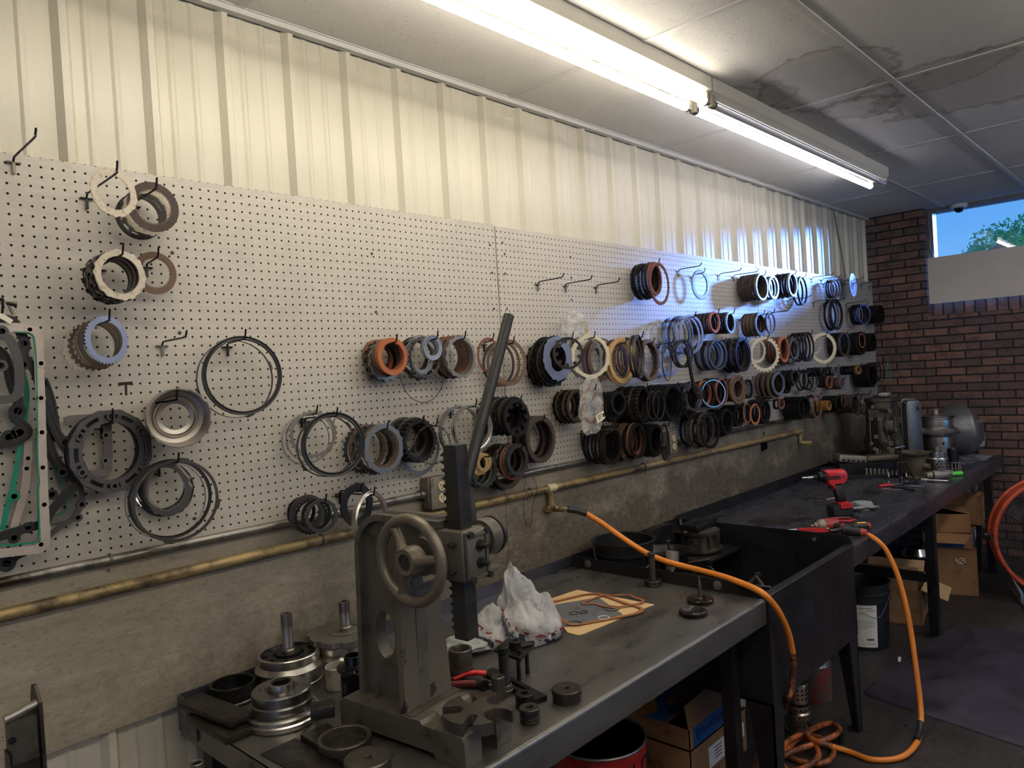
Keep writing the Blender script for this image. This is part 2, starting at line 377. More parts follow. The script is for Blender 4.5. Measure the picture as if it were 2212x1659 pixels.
# ------------------------------------------------------------------ light
wd = bpy.data.worlds.new('sky'); SC.world = wd; wd.use_nodes = True; nt = wd.node_tree; bg = nt.nodes['Background']
tc = nt.nodes.new('ShaderNodeTexCoord'); sp = nt.nodes.new('ShaderNodeSeparateXYZ'); cr = nt.nodes.new('ShaderNodeValToRGB'); nt.links.new(tc.outputs['Generated'], sp.inputs[0]); nt.links.new(sp.outputs[2], cr.inputs[0])
cr.color_ramp.elements[0].position = .0; cr.color_ramp.elements[0].color = (*srgb(112, 180, 244), 1); cr.color_ramp.elements[1].position = .35; cr.color_ramp.elements[1].color = (*srgb(58, 138, 230), 1)
nt.links.new(cr.outputs[0], bg.inputs[0]); bg.inputs[1].default_value = .8
def lamp(name, typ, loc, energy, col, **kw):
    L = bpy.data.lights.new(name, typ); L.energy = energy; L.color = col; o = bpy.data.objects.new(name, L); COL.objects.link(o); o.location = loc
    for k, v in kw.items(): setattr(L, k, v)
    return o
sun = lamp('daylight', 'SUN', (9, -3, 4), 11, (.15, .33, 1.0), angle=math.radians(10))
sun.rotation_euler = V((-1, .43, -.20)).to_track_quat('-Z', 'Y').to_euler()
SC.view_settings.view_transform = 'Standard'; SC.view_settings.look = 'None'; SC.view_settings.gamma = 1; SC.view_settings.exposure = .55; SC.view_settings.use_curve_mapping = False
SC.cycles.max_bounces = 8; SC.cycles.diffuse_bounces = 4; SC.cycles.glossy_bounces = 4; SC.cycles.transmission_bounces = 6; SC.cycles.transparent_max_bounces = 8
SC.cycles.caustics_reflective = False; SC.cycles.caustics_refractive = False; SC.cycles.sample_clamp_indirect = 6; SC.cycles.use_denoising = True

# fluorescent strips
MENAMEL = mat('fixture_enamel', srgb(206, 202, 190), 0, .4, .04, 12)
TUBEW = emis('tube_warm', (1, .925, .79), 13); TUBEC = emis('tube_cool', (.95, .93, 1), 13)
n = NT('tube_off'); n.set(Base_Color=srgb(205, 205, 208), Roughness=.15); n.b.inputs['Transmission Weight'].default_value = .3; TUBEOFF = n.m
MSOCK = mat('lamp_socket', srgb(150, 146, 132), 0, .5, .1, 30); MRING = mat('socket_ring', srgb(70, 68, 64), .3, .4)
def fixture(x0, x1, y, lit, label):
    """strip light hung under the tiles: channel, two tubes, four sockets"""
    t = thing('fluorescent_fixture', label, 'ceiling light', ((x0+x1)/2, y, ZC), 0, 'fluorescent strips')
    L = (x1-x0)/2; mb = MB()
    prof = [(-.062, -.001), (.062, -.001), (.062, -.055), (.038, -.078), (-.038, -.078), (-.062, -.055)]
    mb.loft([[V((-L, a, b)) for a, b in prof], [V((L, a, b)) for a, b in prof]]); mb.build('channel', MENAMEL, t, 20)
    for s, kind in zip((1, -1), lit):
        yy = s*.042; zz = -.104
        m = {'w': TUBEW, 'c': TUBEC, 'o': TUBEOFF}[kind]
        q = MB(); q.cyl((-L+.035, yy, zz), (L-.035, yy, zz), .0165, None, 20); q.build('tube', m, t)
        for e in (-1, 1):
            q = MB(); q.cbox((e*(L-.019), yy, -.093), (.026, .030, .05), .004); so = q.build('socket', MSOCK, t)
            q = MB(); q.cyl((e*(L-.036), yy, zz), (e*(L-.031), yy, zz), .0185, None, 20); q.build('collar', MRING, so)
    return t
FY = -.617
fixture(-.52, 1.925, FY, 'ww', 'near fluorescent strip with two glowing warm white tubes')
fixture(1.935, 4.27, FY, 'co', 'far fluorescent strip with one lit white tube beside a dark one')
for yy, q in ((-2.3, 'nearer'), (-4.4, 'farther')):  # unseen strips added as fill; ceiling glow hints at the nearer row
    for xx in (-2.2, .3, 2.8): fixture(xx, xx+2.4, yy, 'cc' if xx > 2 else 'ww', 'added fluorescent strip out of view in the %s row, %s' % (q, {-2.2: 'behind the camera', .3: 'over the middle of the room', 2.8: 'toward the end wall'}[xx]))
# ------------------------------------------------------------------ metals and linings
ST = mat('dark_steel', srgb(92, 88, 84), .85, .42, .3, 60, .1)
DS = mat('oily_steel', srgb(64, 60, 58), .8, .42, .3, 60, .1, grime=(srgb(40, 34, 30), .5, 20))
GS = mat('grey_steel', srgb(150, 147, 142), .85, .38, .15, 50, .08)
WH = mat('worn_pale_steel', srgb(190, 180, 162), .25, .5, .08, 12, .08, grime=(srgb(150, 134, 112), .4, 5))
CR = mat('cream_lining', srgb(200, 190, 164), 0, .6, .06, 12, .08, grime=(srgb(130, 118, 98), .15, 6))
ORG = mat('orange_lining', srgb(170, 98, 60), 0, .75, .15, 70, .15)
RED = mat('red_brown_lining', srgb(118, 70, 56), 0, .75, .18, 70, .15)
BRN = mat('brown_lining', srgb(102, 81, 64), 0, .75, .2, 70, .15)
DBR = mat('dark_brown_lining', srgb(68, 56, 49), .1, .65, .25, 60, .15)
TAN = mat('tan_lining', srgb(196, 158, 100), 0, .7, .15, 60, .1)
BLU = mat('blued_steel', srgb(138, 146, 172), .6, .4, .22, 90, .15)
BGS = mat('blue_grey_steel', srgb(140, 146, 158), .7, .38, .2, 60, .1)
COP = mat('rust_copper', srgb(138, 86, 64), .2, .65, .25, 60, .2)
CHR = mat('polished_steel', srgb(205, 205, 208), 1, .18, .03, 12, rv=.02)
ALU = mat('turned_aluminium', srgb(196, 192, 184), 1, .30, .03, 12, rv=.03)
GLD = mat('brass_gear', srgb(200, 160, 92), .7, .38, .15, 40)
BLK = mat('black_rubber', srgb(30, 30, 31), 0, .45, .2, 40)
BKS = mat('black_steel', srgb(40, 39, 40), .6, .38, .3, 40, .08)
HKM = mat('hook_wire', srgb(52, 50, 52), .8, .4, .2, 60)
HKS = mat('hook_zinc', srgb(120, 114, 104), .9, .35, .15, 60)

# ------------------------------------------------------------------ ring shapes (unit outer radius, axis z)
RING = {}
def square(n, duty=.5, edge=.12):
    """angle list with (angle, level) for n square teeth"""
    L = []
    for k in range(n):
        a = 2*PI*k/n; w = 2*PI/n
        for fr, lv in ((0, 0), (edge, 1), (duty, 1), (duty+edge, 0)): L.append((a+w*fr, lv))
    return L
def ring_mesh(typ, rin, t):
    key = (typ, round(rin, 2), round(t, 3))
    if key in RING: return RING[key]
    mb = MB(); th = t/2; even = [(2*PI*k/72, 0) for k in range(72)]
    if typ == 'plain': A = even; mb.annulus([a for a, _ in A], [1]*72, [rin]*72, -th, th)
    elif typ == 'lug':
        A = square(14, .42, .05); A2 = []
        for (a, l), (b, _) in zip(A, A[1:]+[(A[0][0]+2*PI, 0)]): A2 += [(a, l)] if b-a < .15 else [(a, l), ((a*2+b)/3, l), ((a+2*b)/3, l)]
        mb.annulus([a for a, _ in A2], [1 if l else .935 for _, l in A2], [rin]*len(A2), -th, th)
    elif typ == 'few':      # a handful of short lugs in pairs
        A = []
        for k in range(72):
            A.append((2*PI*k/72, 1 if k % 12 in (2, 3, 6, 7) else 0))
        mb.annulus([a for a, _ in A], [1 if l else .955 for _, l in A], [rin]*72, -th, th)
    elif typ == 'out': A = square(40, .45); mb.annulus([a for a, _ in A], [1 if l else .945 for _, l in A], [rin]*len(A), -th, th)
    elif typ == 'coarse': A = square(26, .5, .15); mb.annulus([a for a, _ in A], [1 if l else .93 for _, l in A], [rin]*len(A), -th, th)
    elif typ == 'in': A = square(44, .5); mb.annulus([a for a, _ in A], [1]*len(A), [rin if l else rin+.055 for _, l in A], -th, th)
    elif typ == 'core': A = square(44, .5); mb.annulus([a for a, _ in A], [.97]*len(A), [rin if l else rin+.055 for _, l in A], -th, th)
    elif typ == 'lining':   # two facings with radial grooves
        q = 40
        for z0, z1 in ((-th*1.9, -th), (th, th*1.9)):
            for k in range(q):
                a0, a1 = 2*PI*(k+.04)/q, 2*PI*(k+.96)/q; aa = [a0, (a0+a1)/2, a1]; vs = []
                for a in aa:
                    for rr, z in ((1, z0), (1, z1), (rin+.085, z1), (rin+.085, z0)): vs.append((rr*math.cos(a), rr*math.sin(a), z))
                mb.add(vs, [(i*4+j, i*4+4+j, i*4+4+(j+1) % 4, i*4+(j+1) % 4) for i in range(2) for j in range(4)]+[(0, 1, 2, 3), (11, 10, 9, 8)])
    elif typ == 'facing':   # smooth facings
        for z0, z1 in ((-th*1.9, -th), (th, th*1.9)): mb.annulus([a for a, _ in even], [1]*72, [rin+.085]*72, z0, z1)
    elif typ == 'star':     # diaphragm plate with big inward fingers
        A = square(9, .42, .06); A2 = []
        for (a, l), (b, _) in zip(A, A[1:]+[(A[0][0]+2*PI, 0)]): A2 += [(a, l), ((a*2+b)/3, l), ((a+2*b)/3, l)]
        mb.annulus([a for a, _ in A2], [1]*len(A2), [rin-.2 if l else rin for _, l in A2], -th, th)
    elif typ == 'tab':      # thin band with outward tabs
        A = [(2*PI*k/96, 1 if k % 24 in (1, 2, 3, 4) else 0) for k in range(96)]
        mb.annulus([a for a, _ in A], [1 if l else .94 for _, l in A], [rin]*96, -th*.5, th*.5); mb.annulus([a for a, _ in even], [.955]*72, [rin]*72, -th, th)
    elif typ == 'bead':     # double beaded ring, lathe section
        mb.lathe([(rin, -th), (rin+.02, -th*1.2), ((1+rin)/2, -th*.7), (.985, -th*1.2), (1, -th), (1, th), (.985, th*1.2), ((1+rin)/2, th*.7), (rin+.02, th*1.2), (rin, th)], 72, close=True)
    elif typ == 'snap': mb.tube([(math.cos(2*PI*k/72)*(1-t/2), math.sin(2*PI*k/72)*(1-t/2), 0) for k in range(72)], t/2, 8, True)
    elif typ == 'spring':   # coil bent into a ring
        N = 760; mb.tube([(((1+rin)/2+(1-rin)/2*math.cos(k*2*PI/10))*math.cos(2*PI*k/N), ((1+rin)/2+(1-rin)/2*math.cos(k*2*PI/10))*math.sin(2*PI*k/N), (1-rin)/2*math.sin(k*2*PI/10)) for k in range(N)], (1-rin)*.16, 4, True)
    elif typ == 'gear':     # disc gear with holes suggested by a hub and web
        A = square(40, .5); mb.annulus([a for a, _ in A], [1 if l else .93 for _, l in A], [.72]*len(A), -th, th); mb.annulus([a for a, _ in even], [.73]*72, [.3]*72, -th*.4, th*.4); mb.annulus([a for a, _ in even], [.36]*72, [rin]*72, -th*1.6, th*1.6)
    elif typ == 'holes':    # flat plate pierced with a circle of holes
        bm = bmesh.new(); q = 24
        for k in range(q):
            a0 = 2*PI*k/q; w = 2*PI/q
            mb.annulus  # pierced sector: outer web, inner web, two ribs
            aa = [a0+w*i/4 for i in range(5)]
            for ro, ri in ((1, .86), (.74, rin)):
                vs = []
                for a in aa:
                    for rr, z in ((ro, -th), (ro, th), (ri, th), (ri, -th)): vs.append((rr*math.cos(a), rr*math.sin(a), z))
                mb.add(vs, [(i*4+j, i*4+4+j, i*4+4+(j+1) % 4, i*4+(j+1) % 4) for i in range(4) for j in range(4)])
            aa = [a0, a0+w*.3, a0+w*.6]; vs = []
            for a in aa:
                for rr, z in ((.86, -th), (.86, th), (.74, th), (.74, -th)): vs.append((rr*math.cos(a), rr*math.sin(a), z))
            mb.add(vs, [(i*4+j, i*4+4+j, i*4+4+(j+1) % 4, i*4+(j+1) % 4) for i in range(2) for j in range(4)]+[(0, 1, 2, 3), (11, 10, 9, 8)])
        bm.free()
    m = mb.mesh('ring_'+typ, 40); RING[key] = m; return m
def ring_obj(name, typ, rin, t, R, m, mtx, parent=None):
    me = ring_mesh(typ, rin, t)
    if not me.materials: me.materials.append(ST)
    o = bpy.data.objects.new(name, me); COL.objects.link(o)
    o.material_slots[0].link = 'OBJECT'; o.material_slots[0].material = m
    if parent is not None: o.parent = parent
    else: o.matrix_world = mtx @ M.Scale(R, 4)
    return o
def ring_mtx(c, yaw, tilt=0, spin=0):
    n = V((-math.sin(yaw)*math.cos(tilt), -math.cos(yaw)*math.cos(tilt), math.sin(tilt))); u = V((math.cos(yaw), -math.sin(yaw), 0)); w = n.cross(u)
    m = M((u, w, n)).transposed().to_4x4(); m.translation = c
    return m @ M.Rotation(spin, 4, 'Z')
def ring_bbox(c, R, yaw):
    X = []; Y = []
    for k in range(32):
        a = 2*PI*k/32; p = proj(c+V((math.cos(yaw), -math.sin(yaw), 0))*R*math.cos(a)+V((0, 0, 1))*R*math.sin(a)); X.append(p[0]); Y.append(p[1])
    return min(X), max(X), min(Y), max(Y)
def fit_ring(cx, cy, w, h, d):
    """size, place and yaw of a ring d off the board that spans w by h pixels"""
    for _ in range(3):
        c = at_y(cx, cy, -d); R = h/2*mpp(c); lo, hi = -.35, 1.0
        for _ in range(14):
            yaw = (lo+hi)/2
            for _ in range(2):
                b = ring_bbox(c, R, yaw); R *= h/(b[3]-b[2]); c = c+(at_y(cx*2-(b[0]+b[1])/2, cy*2-(b[2]+b[3])/2, c.y)-at_y(cx, cy, c.y))
            b = ring_bbox(c, R, yaw)
            if (b[1]-b[0])/(b[3]-b[2]) < w/h: lo = yaw
            else: hi = yaw
        need = R*math.sin(abs(yaw))+.008
        if need <= d+.001: break
        d = need
    return c, R, yaw, d

HOOK = {}
def hook(c, length, label, rise=.028, zinc=False, group=None, tipdx=0):
    """peg hook: T shaped plate on the board, wire arm with an upturned tip"""
    t = thing('peg_hook', label, 'hook', c, 0, group)
    mb = MB(); r = .0026
    mb.tube(smoothpts([(0, -.004, 0), (tipdx*.1, -.012, .010), (tipdx*.2, -.03, .012), (tipdx*.85, -length+.022, .012+rise*.2), (tipdx*.93, -length+.008, .016+rise*.3), (tipdx, -length, .024+rise)], 5), r, 8)
    mb.build('arm', HKM, t)
    mb = MB(); mb.tube([(-.015, .004, 0), (-.015, -.005, 0), (.015, -.005, 0), (.015, .004, 0)], r, 8); mb.box((0, -.0055, -.014), (.0065, .003, .026)); mb.tube([(0, -.006, -.024), (0, .004, -.0265)], r, 8)
    mb.build('crossbar', HKS if zinc else HKM, t)
    return t

NRING = 0
def stack(label, cx, cy, w, h, d, typ, m, rin, n=1, rest=(), restlab=None, t=None, pitch=None, name='clutch_plate', cat='clutch plate', hooklab=None, tilt=0, thick=.0022, core=None, sizes=None, hk=True, spin=None):
    """one hook with its rings: the front ring is given as seen, the others hang behind it toward the board"""
    global NRING
    c, R, yaw, d = fit_ring(cx, cy, w, h, d); d = -c.y
    tt = (t if t is not None else thick/R); zt = c.z+rin*R
    lined = (ORG, RED, BRN, DBR, TAN, CR, COP)
    def kind(tp, q): return ('snap_ring', 'snap ring') if tp in ('snap', 'tab') else ('bearing_ring', 'ring') if tp in ('bead', 'gear', 'spring') else ('friction_plate', 'friction plate') if q in lined else ('steel_plate', 'steel plate')
    name, cat = kind(typ, m)
    mt = ring_mtx(c, yaw, tilt, rnd(0, 6) if spin is None else spin)
    if core is not None:
        f = thing(name, label, cat); f.matrix_world = mt @ M.Scale(R, 4)
        ring_obj('core', 'core', rin, tt*.6, 1, core, None, f); ring_obj('lining', typ, rin, tt*.6, 1, m, None, f)
    else:
        f = ring_obj(name, typ, rin, tt, R, m, mt); tag(f, label, cat)
    NRING += 1
    back = .016; p = pitch if pitch else (max(.004, (d-back)/max(1, n-1)) if n > 1 else 0)
    for i in range(1, n):
        di = d-p*i
        if di < back-.003: break
        tp, mm, fac, ri = rest[(i-1) % len(rest)] if rest else (typ, m, 1.0, rin)
        Ri = R*fac; yi = math.asin(max(-.95, min(.95, math.sin(yaw)*di/d))); lim = max(.02, (di-.006)/Ri)
        yi = math.asin(max(-lim, min(lim, math.sin(yi)))) if lim < 1 else yi
        ci = V((c.x+rnd(-.003, .003), -di, zt-ri*Ri))
        nm, ct = kind(tp, mm)
        o = ring_obj(nm, tp, ri, min(.9*p, thick)/Ri if t is None else min(tt, .9*p/Ri), Ri, mm, ring_mtx(ci, yi, rnd(-.02, .02), rnd(0, 6)))
        tag(o, restlab or ('plate stacked behind the '+label), ct, 'plates stacked behind the '+label[:80]); NRING += 1
    if hk: hook(V((c.x, 0, zt-.0155)), d+.035, hooklab or ('peg hook carrying the '+label), rise=.02)
    return c, R, yaw
# ------------------------------------------------------------------ what hangs on the pegboard (x, y, width, height as measured on the photograph; depth off the board in metres)
S = stack
lug = lambda m, f=1.0, r=.78: ('lug', m, f, r)
out = lambda m, f=1.0, r=.8: ('out', m, f, r)
inn = lambda m, f=1.0, r=.78: ('in', m, f, r)
pl = lambda m, f=1.0, r=.8: ('plain', m, f, r)
# --- left end
S('pale worn plate alone on the uppermost left hook', 245, 416, 104, 108, .20, 'few', WH, .69, spin=.3)
S('dark grooved friction plate beside the pale worn plate', 330, 447, 112, 108, .13, 'lining', DBR, .64, 4, (('few', WH, .98, .76), ('lug', DS, .96, .76), ('plain', DS, .95, .8)), 'worn ring behind the dark grooved friction plate', core=BRN, pitch=.032)
S('pale thick plate fronting the upper left steel stack', 258, 594, 114, 112, .145, 'few', WH, .72, 8, (lug(DS, 1.0, .74), lug(GS, .98, .74), lug(ST, 1.0, .74)), 'lugged steel plate in the upper left stack behind the pale thick plate', t=.09, pitch=.0115)
S('lone smooth brown friction plate in the upper left', 334, 590, 94, 92, .06, 'facing', BRN, .66, core=BRN)
S('blued toothed plate in front of brown toothed rings', 229, 734, 82, 107, .17, 'out', BLU, .72, 5, (('plain', DBR, .98, .8), ('coarse', BRN, 1.03, .82), ('coarse', DBR, 1.05, .82), ('coarse', WH, 1.14, .82)), 'brown toothed ring hanging behind the blued plate', pitch=.03)
S('big black two-rib ring left of center', 522, 811, 172, 171, .09, 'bead', BLK, .90, 2, (('tab', ST, 1.04, .94),), 'tabbed steel ring behind the big black two-rib ring', t=.07, pitch=.05, tilt=.03)
S('huge thin tabbed ring at the bottom left', 378, 1082, 196, 186, .11, 'tab', ST, .89, 3, (('bead', BLK, .94, .92), ('snap', GS, .93, .97)), 'thin ring hung with the huge tabbed ring', t=.035, pitch=.03)
S('bearing race ring inside the huge thin tabbed ring', 360, 1056, 138, 120, .055, 'few', GS, .78, 3, (('plain', DS, 1.0, .8), ('bead', CHR, .9, .84)), 'race ring behind the bearing race ring', t=.14, pitch=.018, hk=False)
# --- middle, upper row
S('bright orange friction plate left of the press bar', 847, 770, 64, 81, .105, 'in', ORG, .72, 9, (inn(ORG, .98, .72), inn(BRN, .98, .72), inn(BRN, .99, .73), lug(GS, 1.14, .78), lug(ST, 1.16, .78), lug(DS, 1.12, .78)), 'plate behind the bright orange friction plate', pitch=.0105, thick=.0075)
S('small blue-grey bearing ring on the second middle hook', 934, 751, 41, 55, .15, 'bead', BGS, .64, 2, (('few', GS, .96, .66),), 'second small ring behind the blue-grey bearing ring', t=.1, pitch=.016)
S('coarse cogged ring behind the small blue-grey ring', 917, 772, 70, 92, .09, 'coarse', ST, .84, 4, (('lug', GS, .95, .74), ('lug', DS, 1.06, .82), ('plain', ST, .9, .8)), 'steel plate behind the coarse cogged ring', pitch=.02, hk=False, t=.07)
S('big thin brown snap ring drooping below the cogged ring', 911, 797, 99, 146, .022, 'snap', BRN, .97, hk=False, t=.025)
S('grey steel plate fronting brown friction plates', 995, 771, 67, 95, .11, 'lug', GS, .80, 7, (inn(BRN, .95, .78), lug(ST, 1, .8), inn(RED, .95, .78)), 'plate behind the grey steel plate on the third middle hook', pitch=.014, thick=.004)
S('thin brick-red friction plate left of the press bar', 1056, 768, 50, 78, .03, 'in', RED, .82)
S('brown toothed ring crossed by the press bar', 1100, 783, 74, 100, .085, 'in', BRN, .80, 3, (('in', BRN, 1.0, .82), ('plain', DBR, .98, .86)), 'brown ring behind the toothed ring crossed by the press bar', pitch=.03)
S('shiny blue-black wave plate right of the press bar', 1204, 774, 62, 99, .12, 'few', BLU, .58, 9, (('plain', BKS, 1.04, .6), lug(BKS, 1.02), inn(DBR, .96), lug(DS, 1.02)), 'dark plate in the stack behind the blue-black wave plate', pitch=.0125, thick=.005)
S('black finger spring plate overlapping the cream ring', 1227, 763, 66, 70, .185, 'star', DS, .84, spin=.2)
S('large cream ring right of the finger spring plate', 1275, 770, 86, 98, .15, 'few', CR, .80, 2, (('lug', GS, .98, .84),), 'grey ring right behind the large cream ring', pitch=.03, t=.06)
S('brown toothed plate behind the large cream ring', 1300, 776, 60, 92, .06, 'in', BRN, .76, 3, (('in', DBR, 1, .78), ('plain', BRN, 1.02, .8)), 'brown plate near the board behind the large cream ring', pitch=.02, hk=False)
S('tan grooved friction plate right of the cream ring', 1343, 778, 56, 99, .14, 'lining', TAN, .72, 3, (('plain', TAN, .98, .82), ('in', DBR, .96, .78)), 'plate behind the tan grooved friction plate', core=BRN, pitch=.02)
S('dark brown plate between tan plate and edge-on ring', 1366, 772, 40, 88, .075, 'in', DBR, .8, 4, (('lug', BRN, 1, .8), ('in', RED, .96, .78)), 'plate behind the tan plate near the board', pitch=.016)
S('grey ring seen nearly edge-on by the tan plate', 1379, 770, 17, 94, .19, 'bead', ST, .86, 2, (('plain', ST, .98, .86),), 'second ring beside the nearly edge-on grey ring', t=.10, pitch=.02)
S('thick brown ring on the long straight hook', 1403, 778, 40, 90, .09, 'in', BRN, .80, 3, (('in', DBR, 1, .8), ('plain', BRN, 1, .82)), 'brown ring behind the thick brown ring on the long hook', pitch=.014, thick=.008)
S('blue-grey toothed plate beside the long straight hook', 1445, 773, 48, 81, .06, 'out', BLU, .80, 2, (('lug', BGS, 1, .82),), 'second plate behind the blue-grey toothed plate')
S('thin oval wire ring before the blue-grey toothed plate', 1440, 779, 20, 89, .15, 'snap', DS, .96, hk=False, t=.045)
S('black double ring at the end of the long hook', 1477, 764, 40, 62, .20, 'bead', BLK, .84, 2, (('bead', BLK, .98, .86),), 'black ring behind the black double ring', t=.10, pitch=.02)
S('polished narrow ring at the foot of the hanging wrench', 1499, 859, 38, 61, .19, 'few', CHR, .78, 2, (('plain', CHR, .96, .8),), 'second polished ring behind the polished narrow ring', t=.08, pitch=.014)
# --- tangled rings and the second row to the right
S('front ring of the tangled grey rings', 1493, 722, 52, 84, .15, 'bead', BGS, .86, 6, (('plain', BGS, 1.05, .88), ('few', ST, .92, .84), ('plain', DS, 1.0, .86), ('in', BGS, .95, .84), ('plain', ST, .9, .86)), 'ring tangled behind the front grey ring', t=.045, pitch=.024)
S('orange-rimmed ring ending a dark cylinder of plates', 1543, 696, 22, 46, .13, 'facing', ORG, .74, 10, (inn(DBR, 1, .78), lug(DS, 1, .8)), 'dark plate behind the orange-rimmed ring', core=ORG, pitch=.0125, thick=.009)
S('blue-grey rim ending a black cylinder of plates', 1577, 697, 20, 46, .13, 'plain', BGS, .80, 8, (inn(BKS, 1, .78), lug(BKS, 1, .8)), 'black plate behind the blue-grey rim', pitch=.0125, thick=.010)
S('grey-brown ring fronting a short brown cylinder', 1642, 700, 24, 50, .13, 'plain', ST, .76, 8, (inn(DBR, 1, .76), pl(BRN, 1.02, .76)), 'brown plate behind the grey-brown ring', pitch=.0125, thick=.010)
S('dark ring with loose wires right of the short cylinder', 1664, 698, 21, 50, .14, 'bead', DS, .84, 4, (('snap', ST, 1.05, .96), ('plain', DS, 1, .84)), 'wire ring behind the dark ring with loose wires', t=.08, pitch=.03)
# --- top row right
S('red-edged thick ring on the first top hook', 1414, 602, 27, 72, .12, 'in', RED, .82, 6, (('in', BKS, 1.06, .8), ('out', DS, 1.08, .84), ('out', BKS, 1.1, .84)), 'black toothed ring behind the red-edged ring', pitch=.017, thick=.013)
S('wide red-brown toothed ring drooping from the first top hook', 1424, 613, 42, 92, .15, 'in', RED, .86, hk=False, t=.06)
S('pale blue ring alone on the third top hook', 1513, 615, 38, 65, .055, 'out', BGS, .74, t=.10)
S('toothed ring ending the long brown top cylinder', 1645, 620, 26, 58, .14, 'in', BGS, .84, 11, (inn(DBR, .99, .8), lug(DBR, 1, .82)), 'brown plate of the long top cylinder', pitch=.0118, thick=.010)
S('pale ring right of the long brown top cylinder', 1670, 621, 22, 51, .13, 'plain', BGS, .78, 4, (('in', BKS, 1, .8), ('plain', BGS, .98, .8)), 'dark ring behind the pale top ring', pitch=.022, thick=.012)
S('pale ring ending the second black top cylinder', 1711, 615, 20, 52, .14, 'plain', BGS, .82, 7, (('in', BKS, 1, .8), ('out', BKS, 1.03, .82)), 'black plate of the second top cylinder', pitch=.016, thick=.013)
S('dark drooping ring right of the second top cylinder', 1733, 628, 21, 64, .07, 'plain', DS, .86, 2, (('out', DS, 1, .84),), 'ring behind the dark drooping top ring', t=.12, pitch=.03)
S('twin brown ring among the empty top hooks', 1805, 623, 21, 41, .09, 'plain', BRN, .80, 3, (('plain', DS, 1, .8),), 'ring behind the twin brown ring', pitch=.02, thick=.010)
S('grey gear disc hung near the pier on the top row', 1842, 616, 16, 52, .10, 'gear', BGS, .16, t=.06)
S('dark toothed ring hung alone on the second hook row', 1806, 679, 28, 68, .09, 'out', DS, .80, 3, (('plain', BGS, .9, .84), ('out', DS, 1, .82)), 'ring behind the lone dark toothed ring', pitch=.022, thick=.012)
S('left dark ring of the pair by the pier', 1866, 679, 26, 45, .12, 'plain', DS, .84, 5, (('in', BKS, 1, .82),), 'plate behind the left dark ring by the pier', pitch=.018, thick=.010)
S('right dark ring beside the brick pier', 1901, 679, 18, 40, .12, 'in', BKS, .84, 7, (('in', BKS, 1, .82), ('lug', DS, 1, .82)), 'plate behind the right dark ring beside the pier', pitch=.014, thick=.010)
# --- third row, right
S('grey toothed ring below the orange-rimmed cylinder', 1549, 766, 40, 66, .12, 'in', ST, .80, 5, (('out', BGS, 1, .82), ('plain', DS, 1, .82)), 'ring behind the grey toothed ring below the cylinder', pitch=.022, thick=.014)
S('black ring left of the first cream ring', 1604, 766, 34, 74, .13, 'plain', BKS, .80, 8, (lug(DS), inn(DBR, .98), ('plain', BKS, 1.02, .82)), 'dark plate left of the first cream ring', pitch=.0145, thick=.009)
S('first large cream ring of the third row', 1651, 765, 66, 78, .16, 'coarse', CR, .78, 2, (('few', CR, .72, .76),), 'smaller cream ring inside the first large cream ring', pitch=.05, t=.05, spin=.9)
S('orange-brown ring right of the first cream ring', 1693, 755, 22, 56, .12, 'in', ORG, .76, 8, (inn(RED, 1, .76), inn(DBR, 1, .76)), 'brown plate behind the orange-brown ring', pitch=.0135, thick=.010)
S('blue-black toothed ring between the two cream rings', 1715, 754, 21, 46, .12, 'out', BGS, .82, 4, (('plain', DBR, 1.25, .84), ('in', BKS, 1, .8)), 'ring behind the blue-black toothed ring', pitch=.025, thick=.012)
S('black ring left of the second cream ring', 1746, 749, 24, 64, .14, 'bead', BLK, .84, 5, (('plain', BKS, 1, .84), ('in', BKS, .95, .82)), 'black plate left of the second cream ring', pitch=.024, t=.08)
S('second large cream toothed ring of the third row', 1778, 752, 58, 69, .15, 'out', CR, .76, 2, (('out', CR, .62, .8),), 'smaller cream ring inside the second large cream ring', pitch=.06, t=.06)
S('brown-black ring right of the second cream ring', 1823, 744, 24, 53, .12, 'plain', DBR, .80, 7, (inn(BKS, 1, .8), lug(DS, 1, .8)), 'dark plate right of the second cream ring', pitch=.015, thick=.010)
S('dark plate with an orange ring by the pier', 1860, 741, 24, 50, .11, 'plain', DS, .70, 6, (('in', BKS, 1, .74),), 'plate behind the dark plate by the pier', pitch=.015, thick=.010)
S('orange ring on the dark plate by the pier', 1862, 736, 13, 32, .125, 'plain', ORG, .86, hk=False, t=.05)
S('last dark cylinder plate of the third row', 1885, 739, 15, 40, .12, 'in', BKS, .78, 8, (inn(BKS, 1, .78),), 'plate of the last dark cylinder in the third row', pitch=.0135, thick=.010)
# --- fourth row
S('dark toothed plate left of the bagged ring', 1247, 877, 44, 72, .10, 'in', DBR, .78, 7, (lug(DS, 1.02), inn(BRN, .98), lug(BKS, 1.04)), 'dark plate in the stack left of the bagged ring', pitch=.0135, thick=.005)
S('rust-copper toothed ring inside the clear bag', 1277, 876, 40, 80, .145, 'in', COP, .82, t=.05)
S('thick dark ring right of the clear bag', 1335, 871, 32, 51, .135, 'plain', DS, .76, 7, (('out', BKS, 1.1, .8), ('out', DS, 1.25, .82), ('in', BKS, 1.3, .82)), 'toothed plate behind the thick dark ring', pitch=.017, thick=.012)
S('oily lugged plate amid the chunky black stack', 1388, 874, 30, 82, .14, 'coarse', DS, .80, 8, (('coarse', BKS, 1.02, .8), ('plain', ST, .98, .84), ('coarse', DS, 1.04, .82)), 'chunky black plate behind the oily lugged plate', pitch=.017, thick=.013)
S('sprocket-toothed narrow ring hung at the chunky stack', 1423, 876, 26, 64, .20, 'coarse', ST, .88, 2, (('coarse', ST, 1, .88),), 'second sprocket-toothed narrow ring', t=.06, pitch=.035)
